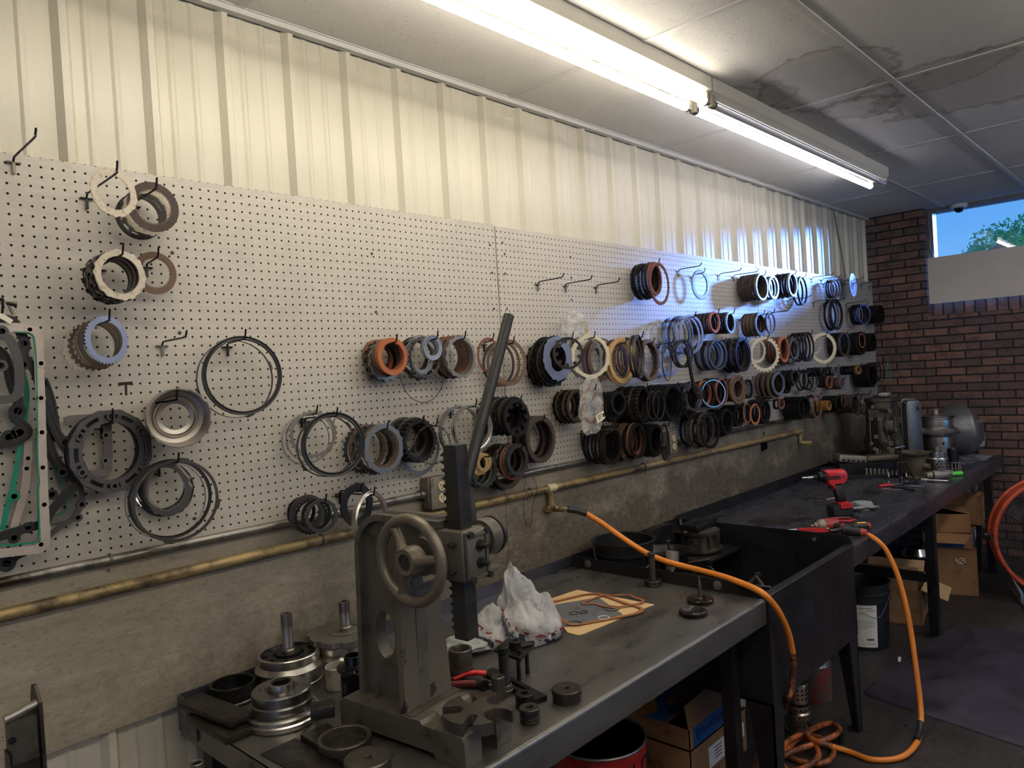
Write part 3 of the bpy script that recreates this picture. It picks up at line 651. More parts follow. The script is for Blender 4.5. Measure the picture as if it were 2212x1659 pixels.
S('large black ring right of the chunky black stack', 1454, 869, 42, 80, .15, 'in', BKS, .80, 9, (lug(BKS, 1.02, .8), inn(DS, 1, .8)), 'black plate behind the large black ring', pitch=.0155, thick=.009)
S('dark ring behind the polished narrow ring', 1488, 866, 34, 76, .10, 'plain', BKS, .82, 5, (inn(BKS), lug(DS)), 'black plate behind the polished narrow ring', pitch=.019, thick=.009)
S('rusty ring with an orange liner right of the wrench', 1528, 852, 30, 58, .13, 'plain', DS, .84, 6, (('in', ORG, .94, .8), ('in', BKS, 1, .8), ('plain', DBR, 1, .84)), 'plate behind the rusty ring with orange liner', pitch=.02, thick=.010)
S('large polished snap ring arching over the rusty rings', 1541, 850, 52, 60, .165, 'plain', CHR, .93, hk=False, t=.05)
S('brown-rimmed ring under the polished snap ring', 1558, 846, 26, 58, .12, 'in', RED, .82, 6, (inn(BKS), ('plain', DBR, 1, .84)), 'dark plate behind the brown-rimmed ring', pitch=.018, thick=.011)
S('tan plate pierced with small holes', 1593, 841, 34, 62, .14, 'holes', BRN, .58, 7, (('plain', DBR, .8, .76), ('in', DBR, .82, .76)), 'ring behind the tan pierced plate', pitch=.018, thick=.012, t=None)
S('grey ring right of the tan pierced plate', 1616, 840, 17, 42, .08, 'plain', DS, .80, 3, (('plain', BGS, 1, .82),), 'ring behind the grey ring by the pierced plate', pitch=.02, thick=.012)
S('grey rim ending the large fourth-row cylinder', 1681, 829, 26, 50, .14, 'plain', BGS, .78, 10, (inn(BKS, 1.04, .78), ('plain', BRN, 1.15, .84), inn(DBR, 1.05, .78)), 'plate of the large fourth-row cylinder', pitch=.0125, thick=.010)
S('black ring right of the fourth-row cylinder', 1700, 826, 16, 48, .09, 'plain', BKS, .84, 4, (('in', BKS, 1, .82),), 'plate behind the black ring right of the cylinder', pitch=.018, thick=.012)
S('small grey collar ring in the fourth row', 1716, 815, 18, 32, .12, 'plain', ST, .74, 4, (('plain', DS, 1.1, .78),), 'ring behind the small grey collar ring', pitch=.024, thick=.016)
S('thin loop ring among the small far rings', 1753, 823, 25, 46, .12, 'snap', ST, .95, 4, (('plain', BKS, 1, .84), ('in', DS, .96, .82)), 'dark ring behind the thin loop ring', t=.07, pitch=.026)
S('small ring of the upper far cluster', 1778, 803, 10, 20, .14, 'plain', ST, .70, 6, (('plain', BKS, 1, .7),), 'small dark ring of the upper far cluster', pitch=.02, thick=.014)
S('small grey ring right of the upper far cluster', 1803, 801, 10, 20, .14, 'plain', BGS, .6, 5, (('plain', DS, 1, .7),), 'small ring stacked behind the small grey ring', pitch=.024, thick=.016)
S('small copper ring in the lower far cluster', 1791, 826, 12, 28, .14, 'plain', COP, .78, 4, (('plain', BKS, .9, .74),), 'small dark ring behind the small copper ring', pitch=.024, thick=.014)
S('maroon small ring in the lower far cluster', 1818, 828, 11, 26, .14, 'plain', BGS, .72, 6, (('plain', RED, 1, .72), ('plain', DBR, 1, .72)), 'maroon ring behind the lower far cluster front', pitch=.02, thick=.013)
S('small brass gear ring at the far end', 1853, 799, 11, 20, .16, 'coarse', GLD, .70, 5, (('plain', BKS, 1, .7),), 'black ring behind the small brass gear ring', pitch=.028, thick=.02)
S('wide black cylinder plate near the standing gearbox', 1884, 812, 20, 50, .15, 'in', DS, .80, 9, (inn(BKS, 1, .78),), 'plate of the wide black cylinder near the gearbox', pitch=.015, thick=.011)
S('black hoop beside the teal hoop at the pier', 1903, 804, 18, 42, .13, 'snap', BLK, .94, 4, (('plain', BLK, 1, .88),), 'black hoop behind the hoop at the pier', t=.10, pitch=.03)
TEAL = mat('teal_seal', srgb(24, 138, 116), 0, .45, .15, 40)
S('teal hoop at the end of the board', 1920, 803, 9, 42, .19, 'snap', TEAL, .94, t=.08)
# --- fifth row
S('large dark ring hung lowest right of the seam', 1321, 961, 42, 85, .13, 'plain', DS, .82, 6, (inn(BKS, .98, .82), ('plain', BKS, 1, .84)), 'ring behind the lowest large dark ring', pitch=.02, thick=.008)
S('brown thick ring right of the lowest large ring', 1377, 952, 34, 77, .14, 'plain', DS, .80, 8, (('in', RED, .96, .78), ('coarse', BKS, 1.02, .82), ('plain', BRN, 1.1, .84)), 'plate behind the brown thick ring of the lowest row', pitch=.017, thick=.009)
S('thin black ring drooping before the knurled stack', 1436, 955, 15, 81, .19, 'plain', BKS, .86, t=.04)
S('knurled black plate in the lowest row', 1416, 951, 30, 70, .13, 'coarse', BKS, .8, 7, (('coarse', DS, 1.02, .82), ('out', BKS, 1, .8)), 'knurled plate behind the knurled black plate', pitch=.0165, thick=.013, hk=False)
S('glossy black ring fronting the big lower cylinder', 1534, 930, 40, 79, .16, 'bead', BKS, .82, 6, (('plain', DBR, .95, .8), ('in', BKS, .98, .8), ('plain', DBR, 1, .82)), 'dark plate behind the glossy black ring', t=.07, pitch=.026)
S('toothed black ring right of the glossy black ring', 1570, 911, 24, 56, .13, 'plain', DS, .80, 6, (('out', BKS, 1.05, .82), ('coarse', BKS, 1.08, .84)), 'toothed plate right of the glossy black ring', pitch=.019, thick=.011)
S('dark ring left of the bright orange lower ring', 1595, 898, 22, 48, .12, 'plain', DS, .78, 5, (('out', BKS, 1, .8),), 'plate left of the bright orange lower ring', pitch=.02, thick=.012)
S('bright orange flat ring in the lower row', 1631, 895, 22, 46, .16, 'plain', ORG, .78, t=.05)
S('copper flat ring left of the bright orange one', 1614, 893, 18, 46, .13, 'plain', COP, .80, 3, (('plain', DS, .95, .8),), 'dark ring behind the copper flat ring', t=.05, pitch=.03)
S('black toothed ring right of the bright orange ring', 1651, 889, 24, 54, .12, 'out', BKS, .78, 5, (('plain', DS, 1, .8), ('in', BKS, 1, .8)), 'black plate right of the bright orange ring', pitch=.02, thick=.012)
S('small brown washer ring of the lowest far row', 1687, 872, 14, 24, .10, 'plain', RED, .66, 2, (('plain', BKS, 1, .7),), 'ring behind the small brown washer ring', pitch=.03, thick=.012)
S('black toothed ring of the knurled far stack', 1735, 880, 28, 48, .14, 'out', BKS, .78, 6, (('coarse', DS, 1.04, .8), ('coarse', BKS, 1.04, .8)), 'knurled plate of the far lower stack', pitch=.022, thick=.018)
S('tall copper hoop in the lowest far row', 1765, 879, 19, 52, .11, 'plain', COP, .86, 2, (('plain', BKS, 1, .84),), 'dark hoop behind the tall copper hoop', t=.08, pitch=.04)
S('front brass pinion ring of the lowest far row', 1789, 876, 10, 22, .14, 'coarse', GLD, .6, 5, (('coarse', GLD, 1, .6),), 'brass pinion ring stacked in the lowest far row', pitch=.022, thick=.018)
S('dark small ring right of the brass pinion', 1812, 872, 18, 36, .14, 'plain', DS, .70, 6, (('plain', BKS, 1, .72),), 'dark ring right of the brass pinion', pitch=.02, thick=.014)
S('thin copper ring before the brown lower stack', 1822, 866, 10, 24, .17, 'snap', COP, .94, t=.1, hk=False)
S('brown ring of the last lower stack', 1845, 872, 18, 40, .14, 'plain', DBR, .76, 7, (('in', DBR, 1, .76),), 'brown plate of the last lower stack', pitch=.018, thick=.013)
S('coiled wire hoop at the far lower end', 1873, 873, 21, 46, .16, 'snap', GS, .95, 5, (('snap', DS, 1.02, .95), ('snap', GS, .95, .95)), 'wire hoop coiled at the far lower end', t=.08, pitch=.022)
# --- middle, lower row
S('big black double ring in the lower middle', 719, 960, 137, 140, .16, 'bead', BLK, .86, 2, (('tab', ST, 1.0, .92),), 'tabbed ring right behind the big black double ring', t=.08, pitch=.035)
S('grey slotted ring behind the big black double ring', 676, 938, 106, 106, .07, 'coarse', GS, .82, 3, (('tab', GS, 1.05, .92), ('snap', GS, 1.06, .97)), 'thin ring near the board behind the big black double ring', t=.05, pitch=.022)
S('grey plate right of the big black double ring', 828, 969, 86, 111, .13, 'few', GS, .76, 6, (('in', BRN, .9, .8), ('coarse', ST, 1.0, .82), ('lug', DS, 1.0, .82)), 'plate behind the grey plate of the lower middle', pitch=.022, thick=.006)
S('coil-spring ring left of the press rack', 934, 960, 80, 87, .17, 'spring', ST, .90)
S('dark cogged plate behind the coil-spring ring', 905, 952, 74, 96, .10, 'coarse', DS, .78, 6, (('coarse', BKS, 1, .78), ('plain', ST, .96, .7), ('lug', DS, 1, .76)), 'dark plate behind the cogged plate by the press rack', pitch=.016, thick=.011)
S('plain grey ring drooping under the cogged plate', 906, 968, 86, 116, .03, 'plain', GS, .86, hk=False, t=.02)
S('bright silver banded ring crossed by the press bar', 1019, 925, 84, 102, .12, 'bead', ALU, .90, 2, (('tab', GS, 1.14, .9),), 'tabbed ring behind the bright silver banded ring', t=.22, pitch=.07)
S('finger spring plate capping the big dark cylinder', 1115, 903, 54, 80, .17, 'star', DS, .82, 11, (('plain', BKS, 1.03, .66), ('in', DBR, 1.0, .7), ('lug', DS, 1.05, .72)), 'dark plate of the big cylinder right of the press bar', pitch=.0145, thick=.009)
S('brown-black toothed ring hung right of the finger spring cylinder', 1166, 949, 62, 102, .09, 'in', DBR, .76, 4, (('in', BKS, 1, .76), ('plain', DBR, 1, .78)), 'ring behind the brown-black toothed ring', pitch=.022, thick=.014)
S('grey lugged plate on the hook below the dark cylinder', 1117, 994, 47, 73, .17, 'lug', ST, .70, 5, (('lug', GS, 1.0, .72), ('plain', COP, 1.08, .76), ('lug', DS, 1.04, .72)), 'plate behind the grey lugged plate below the dark cylinder', pitch=.014, thick=.009)
S('large brown ring below the dark cylinder', 1095, 1008, 66, 98, .08, 'plain', DBR, .80, 4, (('in', BKS, 1.02, .8), ('coarse', DS, 1, .82)), 'dark ring behind the large brown ring', pitch=.018, thick=.010, hk=False)
S('brass-colored gear ring right of the press rack', 1046, 999, 33, 42, .185, 'coarse', GLD, .58, 2, (('plain', TAN, 1.15, .64),), 'tan ring behind the brass-colored gear ring', t=.07, pitch=.02)
S('grey lugged ring behind the brass-colored gear ring', 1045, 1017, 56, 75, .12, 'lug', ST, .78, 5, (('lug', GS, 1, .78), ('coarse', DS, 1, .78)), 'lugged ring behind the brass-colored gear ring', pitch=.016, thick=.010, hk=False)
S('dark ring stack front at the bottom of the board', 694, 1114, 72, 76, .16, 'few', ST, .76, 5, (('plain', BKS, .9, .8), ('coarse', DS, 1.06, .84), ('plain', ST, 1.1, .7)), 'ring behind the dark stack front at the board bottom', t=.10, pitch=.028)
S('flat black disc ring left of the press handwheel', 770, 1090, 70, 95, .10, 'few', BLK, .62, t=.10)
S('bright silver ring hung left of the press handwheel', 799, 1124, 56, 128, .17, 'bead', ALU, .87, t=.14)

# --- bare hooks
def bare(label, bx, by, tx, ty, group=None):
    b = at_y(bx, by, 0); best = None
    for k in range(60):
        L = .06+.005*k; p = proj(V((b.x, -L, b.z+.03)))
        e = abs(p[0]-tx)
        if best is None or e < best[0]: best = (e, L)
    L = min(best[1], .30); p = proj(V((b.x, -L, b.z+.03))); up = (p[1]-ty)*mpp(V((b.x, -L, b.z)))
    hook(V((b.x, 0, b.z)), L, label, rise=max(.006, min(.08, .006+up)), zinc=True, group=group)
bare('bare hook at the upper left corner of the board', 28, 352, 78, 276)
bare('short bare hook left of the big black two-rib ring', 349, 748, 403, 741)
bare('first of three bare hooks right of the panel seam', 1160, 615, 1219, 592)
bare('second of three bare hooks right of the panel seam', 1220, 619, 1280, 600)
bare('third of three bare hooks right of the panel seam', 1286, 622, 1340, 608)
bare('bare top hook between the red-edged and pale blue rings', 1464, 587, 1515, 569)
bare('bare top hook right of the pale blue ring', 1552, 596, 1602, 582)
bare('bare top hook left of the long brown top cylinder', 1583, 599, 1638, 583)
FAR = 'bare hooks among the far top rings'
for bx, by, tx, ty, lb in ((1753, 603, 1801, 589, 'first bare top hook right of the drooping dark ring'), (1774, 606, 1818, 599, 'second bare top hook right of the drooping dark ring'), (1822, 610, 1866, 599, 'bare top hook left of the gear disc'),
    (1858, 616, 1901, 606, 'bare top hook right of the gear disc'), (1877, 619, 1920, 609, 'last bare top hook against the brick pier'), (1702, 651, 1752, 636, 'bare second-row hook under the second black cylinder'),
    (1756, 655, 1800, 645, 'bare second-row hook left of the lone toothed ring'), (1780, 655, 1825, 646, 'bare second-row hook behind the lone toothed ring'), (1826, 659, 1870, 649, 'bare second-row hook right of the lone toothed ring'), (1660, 680, 1705, 668, 'bare hook above the wired dark ring')):
    bare(lb, bx, by, tx, ty)
# long double hook with a wire brace, lower middle
t = thing('double_hook', 'bare double wire hook below the bagged ring', 'hook', at_y(1254, 936, 0))
mb = MB(); mb.tube(smoothpts([(0, -.004, 0), (0, -.02, .012), (0, -.20, .02), (0, -.225, .04)], 5), .0028, 8); mb.tube([(0, -.006, -.055), (0, -.19, .016)], .0025, 8); mb.build('arm', HKS, t)
mb = MB(); mb.box((0, -.004, -.028), (.008, .004, .07)); mb.tube([(-.016, .003, 0), (-.016, -.006, 0), (.016, -.006, 0), (.016, .003, 0)], .0026, 8); mb.build('crossbar', HKS, t)
# ------------------------------------------------------------------ benches and sink
BENCH = mat('bench_steel', srgb(118, 115, 111), .74, .32, .14, 12, .03, (.35, 1, 1), grime=(srgb(62, 58, 55), .12, 4), rv=.1)
BENCH2 = mat('bench_steel_far', srgb(94, 94, 104), .72, .28, .2, 12, .04, (.35, 1, 1), grime=(srgb(44, 43, 46), .15, 4), rv=.1)
BLKP = mat('black_sheet', srgb(40, 40, 43), .4, .36, .3, 6, .03, grime=(srgb(60, 58, 58), .25, 9))
def T(px, py, h=.0006): return at_z(px, py, ZT+h)
t = thing('workbench', 'near steel-topped workbench carrying the arbor press', 'workbench', (.76, -.46, 0))
def P(name, mb, m, par, smooth=30): return mb.build(name, m, par, smooth)
o0 = V((.76, -.46, 0))
def L(x, y, z): return V((x, y, z))-o0
mb = MB(); X0, X1, Y0 = -.112, 1.628, -.925
prof = [(Y0+.012*(1-math.sin(PI/2*k/6)), ZT-.012*(1-math.cos(PI/2*k/6))) for k in range(7)]+[(Y0, ZT-.088), (Y0+.004, ZT-.088), (Y0+.004, ZT-.012), (Y0+.012, ZT-.005), (-.014, ZT-.005), (-.014, ZT)]
mb.loft([[L(X0, a, b) for a, b in prof], [L(X1, a, b) for a, b in prof]]); mb.bbox(L(X0, Y0, ZT-.07), L(X0+.005, -.014, ZT-.001)); P('top', mb, BENCH, t)
mb = MB(); mb.bbox(L(X0, -.0195, ZT-.05), L(X1, -.0145, ZT+.048)); mb.prism([(-.0195, ZT), (-.0195, ZT+.048), (-.04, ZT+.048), (-.13, ZT+.001), (-.13, ZT-.05), (-.0195, ZT-.05)], 0, .006, M.Translation(L(X0-.006, 0, 0)) @ M(((0, 0, 1, 0), (1, 0, 0, 0), (0, 1, 0, 0), (0, 0, 0, 1)))); P('back_flange', mb, BENCH2, t)
mb = MB(); e = [(Y0+.02, 0), (Y0+.02, .03), (Y0+.034, .046), (Y0+.06, .05), (-.03, .05), (-.03, 0)]
mb.prism([(a, ZT+b) for a, b in e], 0, .006, M.Translation(L(X1-.006, 0, 0)) @ M(((0, 0, 1, 0), (1, 0, 0, 0), (0, 1, 0, 0), (0, 0, 0, 1)))); fl = P('end_flange', mb, BLKP, t)
for yy in (-.12, -.74):
    mb = MB(); mb.cyl(L(X1-.006, yy, ZT+.027), L(X1-.016, yy, ZT+.027), .011, None, 6); mb.cyl(L(X1-.007, yy, ZT+.027), L(X1-.010, yy, ZT+.027), .017); P('bolt', mb, GS, fl)
for x, y in ((X0+.07, -.86), (X0+.07, -.07), (1.600, -.78), (1.600, -.07)):
    mb = MB(); mb.bbox(L(x-.025, y-.025, 0), L(x+.025, y+.025, ZT-.006)); P('leg', mb, BLKP, t)
mb = MB(); mb.bbox(L(X0+.07, -.09, .25), L(1.600, -.05, .29)); P('rail', mb, BLKP, t)
# sink
t = thing('parts_sink', 'black steel sink between the two workbenches with orange hose draped over', 'sink', (2.085, -.46, 0)); o0 = V((2.085, -.46, 0))
SX0, SX1, ZB = 1.636, 2.534, .435
mb = MB(); mb.bbox(L(SX0, -.931, ZB), L(SX1, -.925, ZT+.006)); mb.tube([L(SX0, -.929, ZT+.006), L(SX1, -.929, ZT+.006)], .0045, 10); mb.bbox(L(SX0, -.929, ZT+.006), L(SX1, -.900, ZT+.010)); P('front_panel', mb, BLKP, t)
mb = MB(); mb.bbox(L(SX0, -.925, ZB), L(SX0+.004, -.02, ZT)); mb.bbox(L(SX0+.004, -.925, .574), L(SX1-.004, -.02, .58)); mb.bbox(L(SX0+.004, -.925, ZB), L(SX1-.004, -.02, ZB+.004)); mb.bbox(L(SX0, -.024, ZB), L(SX1, -.02, ZT+.05)); P('basin', mb, BLKP, t)
mb = MB(); e = [(-.925, ZB), (-.925, ZT+.03), (-.912, ZT+.046), (-.89, ZT+.05), (-.02, ZT+.05), (-.02, ZB)]
mb.prism(e, 0, .006, M.Translation(L(SX1-.002, 0, 0)) @ M(((0, 0, 1, 0), (1, 0, 0, 0), (0, 1, 0, 0), (0, 0, 0, 1)))); sp_ = P('splash_panel', mb, BLKP, t)
mb = MB(); mb.cyl(L(SX1-.016, -.76, ZT+.018), L(SX1, -.76, ZT+.018), .009, None, 6); P('bolt', mb, GS, sp_)
for x, y, sx in ((SX0+.02, -.90, 1), (SX1-.02, -.90, -1), (SX0+.02, -.06, 1), (SX1-.02, -.06, -1)):
    mb = MB(); a, b, th = .055, .03, .007   # tapering angle iron leg
    sy = 1 if y < -.5 else -1; ox, oy = x-sx*.02, y-sy*.028
    for q in (0, 1):
        vs = []
        for z, w in ((0, .042), (ZB+.01, .10)):
            if q == 0: vs += [(ox, oy, z), (ox+sx*w, oy, z), (ox+sx*w, oy+sy*th, z), (ox, oy+sy*th, z)]
            else: vs += [(ox, oy, z), (ox, oy+sy*w, z), (ox+sx*th, oy+sy*w, z), (ox+sx*th, oy, z)]
        mb.add([L(*v) for v in vs], [(3, 2, 1, 0), (4, 5, 6, 7), (0, 1, 5, 4), (1, 2, 6, 5), (2, 3, 7, 6), (3, 0, 4, 7)])
    mb.bbox(L(ox, oy, 0), L(ox+sx*.05, oy+sy*.05, .006)); P('leg', mb, BLKP, t, 0)
# far bench
t = thing('workbench', 'far steel workbench running to the brick wall with the red tools', 'workbench', (4.25, -.46, 0)); o0 = V((4.25, -.46, 0))
X0, X1 = 2.545, 5.97
prof = [(Y0+.012*(1-math.sin(PI/2*k/6)), ZT-.012*(1-math.cos(PI/2*k/6))) for k in range(7)]+[(Y0, ZT-.098), (Y0+.004, ZT-.098), (Y0+.004, ZT-.012), (Y0+.012, ZT-.005), (-.014, ZT-.005), (-.014, ZT)]
mb = MB(); mb.loft([[L(X0, a, b) for a, b in prof], [L(X1, a, b) for a, b in prof]]); mb.bbox(L(X1-.005, Y0, ZT-.098), L(X1, -.014, ZT-.001)); P('top', mb, BENCH2, t)
mb = MB(); mb.bbox(L(X0, -.0195, ZT-.05), L(X1, -.0145, ZT+.062)); P('back_flange', mb, BLKP, t)
mb = MB(); mb.prism([(Y0+.16, ZT), (Y0+.18, ZT+.055), (Y0+.21, ZT+.06), (-.03, ZT+.06), (-.03, ZT)], 0, .006, M.Translation(L(X1-.006, 0, 0)) @ M(((0, 0, 1, 0), (1, 0, 0, 0), (0, 1, 0, 0), (0, 0, 0, 1)))); P('end_flange', mb, BLKP, t)
for x, y in ((3.93, -.895), (5.55, -.895), (3.93, -.06), (5.55, -.06), (2.62, -.06)):
    mb = MB(); mb.bbox(L(x-.03, y-.025, 0), L(x+.03, y+.025, ZT-.006)); mb.bbox(L(x-.05, y-.04, 0), L(x+.05, y+.04, .006)); P('leg', mb, BLKP, t)
mb = MB(); mb.bbox(L(3.91, -.86, .32), L(3.96, -.06, .37)); mb.bbox(L(2.56, -.09, .33), L(5.55, -.05, .37)); P('rail', mb, BLKP, t)

# ------------------------------------------------------------------ pipes and outlets on the wall
GALV = mat('galvanised_pipe', srgb(140, 136, 128), .85, .38, .2, 30, .06, (.3, 1, 1), grime=(srgb(70, 64, 56), .4, 8))
BRASS = mat('old_brass_pipe', srgb(164, 142, 98), .4, .48, .2, 30, .1, (.25, 1, 1), grime=(srgb(88, 74, 54), .45, 12))
def clampon(par, x, y, z, r, m=GALV):
    mb = MB(); mb.tube([(x, y+math.cos(a)*(r+.0015), z+math.sin(a)*(r+.0015)) for a in [PI*.5*k/4-PI*.5+PI*.5*0 for k in range(0)]] or [(x, y+(r+.002)*math.cos(2*PI*k/16), z+(r+.002)*math.sin(2*PI*k/16)) for k in range(16)], .0035, 6, True)
    mb.box((x, .010-.004-par.location.y*0+(-.0015), z-r-.016), (.020, .004, .03)); mb.cyl((x, .003, z-r-.018), (x, -.003, z-r-.018), .0045, None, 8); return mb
y0 = -.017; z0 = 1.293
t = thing('conduit_pipe', 'grey steel conduit along the lower edge of the pegboard', 'pipe')
xa = at_y(952, 1056, -.055).x-.05
mb = MB(); mb.tube([(-1.2, y0, z0), (xa-.005, y0, z0)], .0125, 16); mb.tube([(xa+.105, y0, z0), (5.95, y0, z0-.012)], .0125, 16); P('tube', mb, GALV, t)
for px, py in ((238, 1210), (690, 1115), (1400, 985)):
    x = at_y(px, py, y0).x; P('clamp', clampon(t, x, y0, z0, .0125), GALV, t)
mb = MB(); mb.cyl((xa-.022, y0, z0), (xa+.002, y0, z0), .018, None, 16); P('coupling', mb, GALV, t)
OUT = mat('outlet_cover', srgb(142, 134, 116), .5, .5, .1, 40, .1, grime=(srgb(86, 78, 62), .3, 30)); IVO = mat('ivory_plastic', srgb(206, 192, 152), 0, .4, .08, 40)
DARKH = mat('dark_slot', srgb(16, 15, 14), 0, .8, .1)
def outlet(x, z, w, label):
    t = thing('outlet_box', label, 'electrical outlet', (x, 0, z)); mb = MB(); mb.cbox((0, -.024, 0), (w, .048, .115), .006); P('body', mb, GALV, t)
    mb = MB(); mb.cbox((.004, -.0515, 0), (w-.004, .007, .118), .003); c = P('cover', mb, OUT, t)
    for s in (1, -1):
        mb = MB(); m_ = M.Translation((.004, -.055, s*.022)) @ M.Rotation(PI/2, 4, 'X'); mb.lathe([(.0175, 0), (.0175, .003), (.0155, .005), (0, .005)], 24, m_); r = P('socket', mb, IVO, t)
        mb = MB()
        for dx, hh in ((-.006, .009), (.007, .0075)): mb.box((.004+dx, -.0602, s*.022+.004), (.0022, .002, hh))
        mb.cyl((.004, -.0595, s*.022-.007), (.004, -.061, s*.022-.007), .0026, None, 8); P('slot', mb, DARKH, r, 0)
    mb = MB()
    for sx in (-1, 1):
        for sz in (-1, 1): mb.cyl((.004+sx*(w/2-.012), -.054, sz*.05), (.004+sx*(w/2-.012), -.057, sz*.05), .003, None, 8)
    P('screw', mb, GS, c); return t
outlet(xa+.05, z0+.002, .105, 'grimy steel double outlet box partly behind the press rack')
p = at_y(1446, 958, -.03); outlet(p.x, p.z+.005, .075, 'small double outlet box half hidden behind the lowest rings')
# brass air line
t = thing('air_pipe', 'old brass air pipe running along the plywood above the benches', 'pipe')
yb, rb = -.02, .0155; z1, z2 = 1.216, 1.183; xe = at_y(1728, 933, yb).x
def zb(x): return z1+(z2-z1)*max(0, (x-.3))/(xe-.3)
mb = MB(); mb.tube([(-1.2, yb, z1), (.3, yb, z1), (xe, yb, z2)], rb, 18); P('tube', mb, BRASS, t)
for px in (690, 1147, 1395):
    x = at_y(px, 1100, yb).x; P('clamp', clampon(t, x, yb, zb(x), rb), GALV, t)
xt = at_y(1188, 1045, yb).x; pz = at_y(1190, 1098, yb).z
mb = MB(); mb.cyl((xt-.022, yb, zb(xt)), (xt+.03, yb, zb(xt)), .0185, None, 18); P('tee', mb, IVO, t)
mb = MB(); mb.cyl((xt, yb, zb(xt)), (xt, yb, pz+.014), .0125, None, 14); mb.cyl((xt, yb, zb(xt)-.02), (xt, yb, zb(xt)-.034), .017, None, 14); P('drop_pipe', mb, BRASS, t)
mb = MB(); mb.cyl((xt, yb, pz+.022), (xt, yb, pz-.018), .016, None, 12); mb.cyl((xt, yb+.012, pz), (xt-.03, yb, pz), .013, None, 12); mb.cyl((xt, yb, pz), (xt, yb-.04, pz), .014, None, 12); P('elbow', mb, BRASS, t)
mb = MB(); mb.cyl((xe-.03, yb, z2), (xe+.01, yb, z2), .02, None, 14); mb.cyl((xe, yb, z2), (xe, yb, z2-.09), .012, None, 12); mb.cyl((xe, yb, z2-.08), (xe+.02, yb-.07, z2-.085), .014, None, 12); mb.cyl((xe+.012, yb-.04, z2-.083), (xe+.02, yb-.07, z2-.085), .019, None, 6); P('end_valve', mb, BRASS, t)
# black bracket by the far rings
p = at_y(1650, 955, 0); t = thing('wall_bracket', 'black steel bracket on the plywood below the orange flat ring', 'bracket', (p.x, 0, p.z))
mb = MB(); mb.prism([(-.05, -.06), (.05, -.05), (.052, .0), (.025, .03), (.02, .10), (-.02, .10), (-.025, .03), (-.05, .0)], -.008, 0, M.Rotation(PI/2, 4, 'X') @ M.Translation((0, 0, 0))); mb.cyl((0, -.008, .06), (0, .02-.03, .06), .006); P('plate', mb, BKS, t)
# loose wires
tag(MB().tube(smoothpts([at_y(1140, 1010, -.01), at_y(1133, 1050, -.012), at_y(1131, 1100, -.012), at_y(1138, 1136, -.012), at_y(1148, 1130, -.012), at_y(1150, 1092, -.012), at_y(1160, 1055, -.04), at_y(1143, 1012, -.02)], 6), .0011, 5).build('wire_loop', DS, None), 'long thin wire loop hanging over the brass pipe', 'wire')
tag(MB().tube(smoothpts([at_y(1385, 920, -.16), at_y(1388, 970, -.05), at_y(1392, 1010, -.045), at_y(1398, 1050, -.02), at_y(1403, 1064, -.012)], 6), .0012, 5).build('twisted_wire', GS, None), 'pale twisted wire hanging from the lowest rings', 'wire')
tag(MB().tube(smoothpts([at_y(1401, 1060, .008), at_y(1396, 1078, .008), at_y(1380, 1082, .008), at_y(1376, 1088, .008), at_y(1390, 1086, .008)], 5), .0012, 5).build('wire_scrap', GS, None), 'bent scrap of pale wire lying against the stained plywood', 'wire')
tag(MB().tube(smoothpts([at_y(1800, 447, .012), at_y(1806, 480, .008), at_y(1815, 530, .008), at_y(1822, 575, .008), at_y(1826, 600, -.002)], 5), .006, 8).build('hanging_cable', mat('grey_cable', srgb(120, 112, 100), 0, .6, .1), None), 'grey cable hanging down the ribbed wall near the pier', 'cable')

# ------------------------------------------------------------------ left end: cup drum, gaskets, slotted plate
c, R, yaw, d = fit_ring(386, 903, 140, 128, .19)
t = thing('clutch_drum', 'shiny steel cup drum hung left of the black two-rib ring', 'drum'); t.matrix_world = ring_mtx(c, yaw)
mb = MB(); h = .135; mb.lathe([(R*.98, .0), (R, -.003), (R, -h), (R*.96, -h-.006), (R*.47, -h-.006), (R*.47, -h), (R*.62, -h+.002), (R*.66, -h+.014), (R*.72, -h+.014), (R*.76, -h), (R*.93, -h+.002), (R*.955, -h+.010), (R*.955, 0)], 72, close=True); P('shell', mb, mat('spun_steel', srgb(182, 176, 168), 1, .30, .03, 12, rv=.03), t, 30)
mb = MB()
for k in range(9):
    a = 2*PI*k/9+.3; mb.box((R*.985*math.cos(a), R*.985*math.sin(a), .006), (R*.04, R*.42, .014), M.Rotation(a, 3, 'Z'))
P('lug', mb, GS, t, 0)
hook(V((c.x, 0, at_y(378, 868, -.05).z-.012)), .19, 'peg hook carrying the shiny steel cup drum')
# slotted grey plate
c, R, yaw, d = fit_ring(237, 975, 178, 178, .07)
SLATE = mat('slate_gasket', srgb(74, 72, 74), 0, .6, .15, 50, .1); SLB = mat('black_gasket', srgb(34, 33, 34), .1, .5, .25, 40, .1)
PAN = mat('pan_gasket', srgb(184, 172, 162), .3, .45, .08, 30); TEALG = mat('teal_bead', srgb(20, 130, 104), 0, .4, .12, 40); GGK = mat('grey_gasket', srgb(104, 100, 98), 0, .6, .12, 40)
t = thing('separator_plate', 'dark grey slotted ring plate overlapping the hanging gaskets', 'gasket plate'); t.matrix_world = ring_mtx(c, yaw, 0, .25)
mb = MB(); n_ = 24; 
mb.annulus([2*PI*k/96 for k in range(96)], [R*(1+.03*max(0, math.cos(12*2*PI*k/96))) for k in range(96)], [R*.90]*96, -.004, .004); mb.annulus([2*PI*k/72 for k in range(72)], [R*.80]*72, [R*.70]*72, -.004, .004)
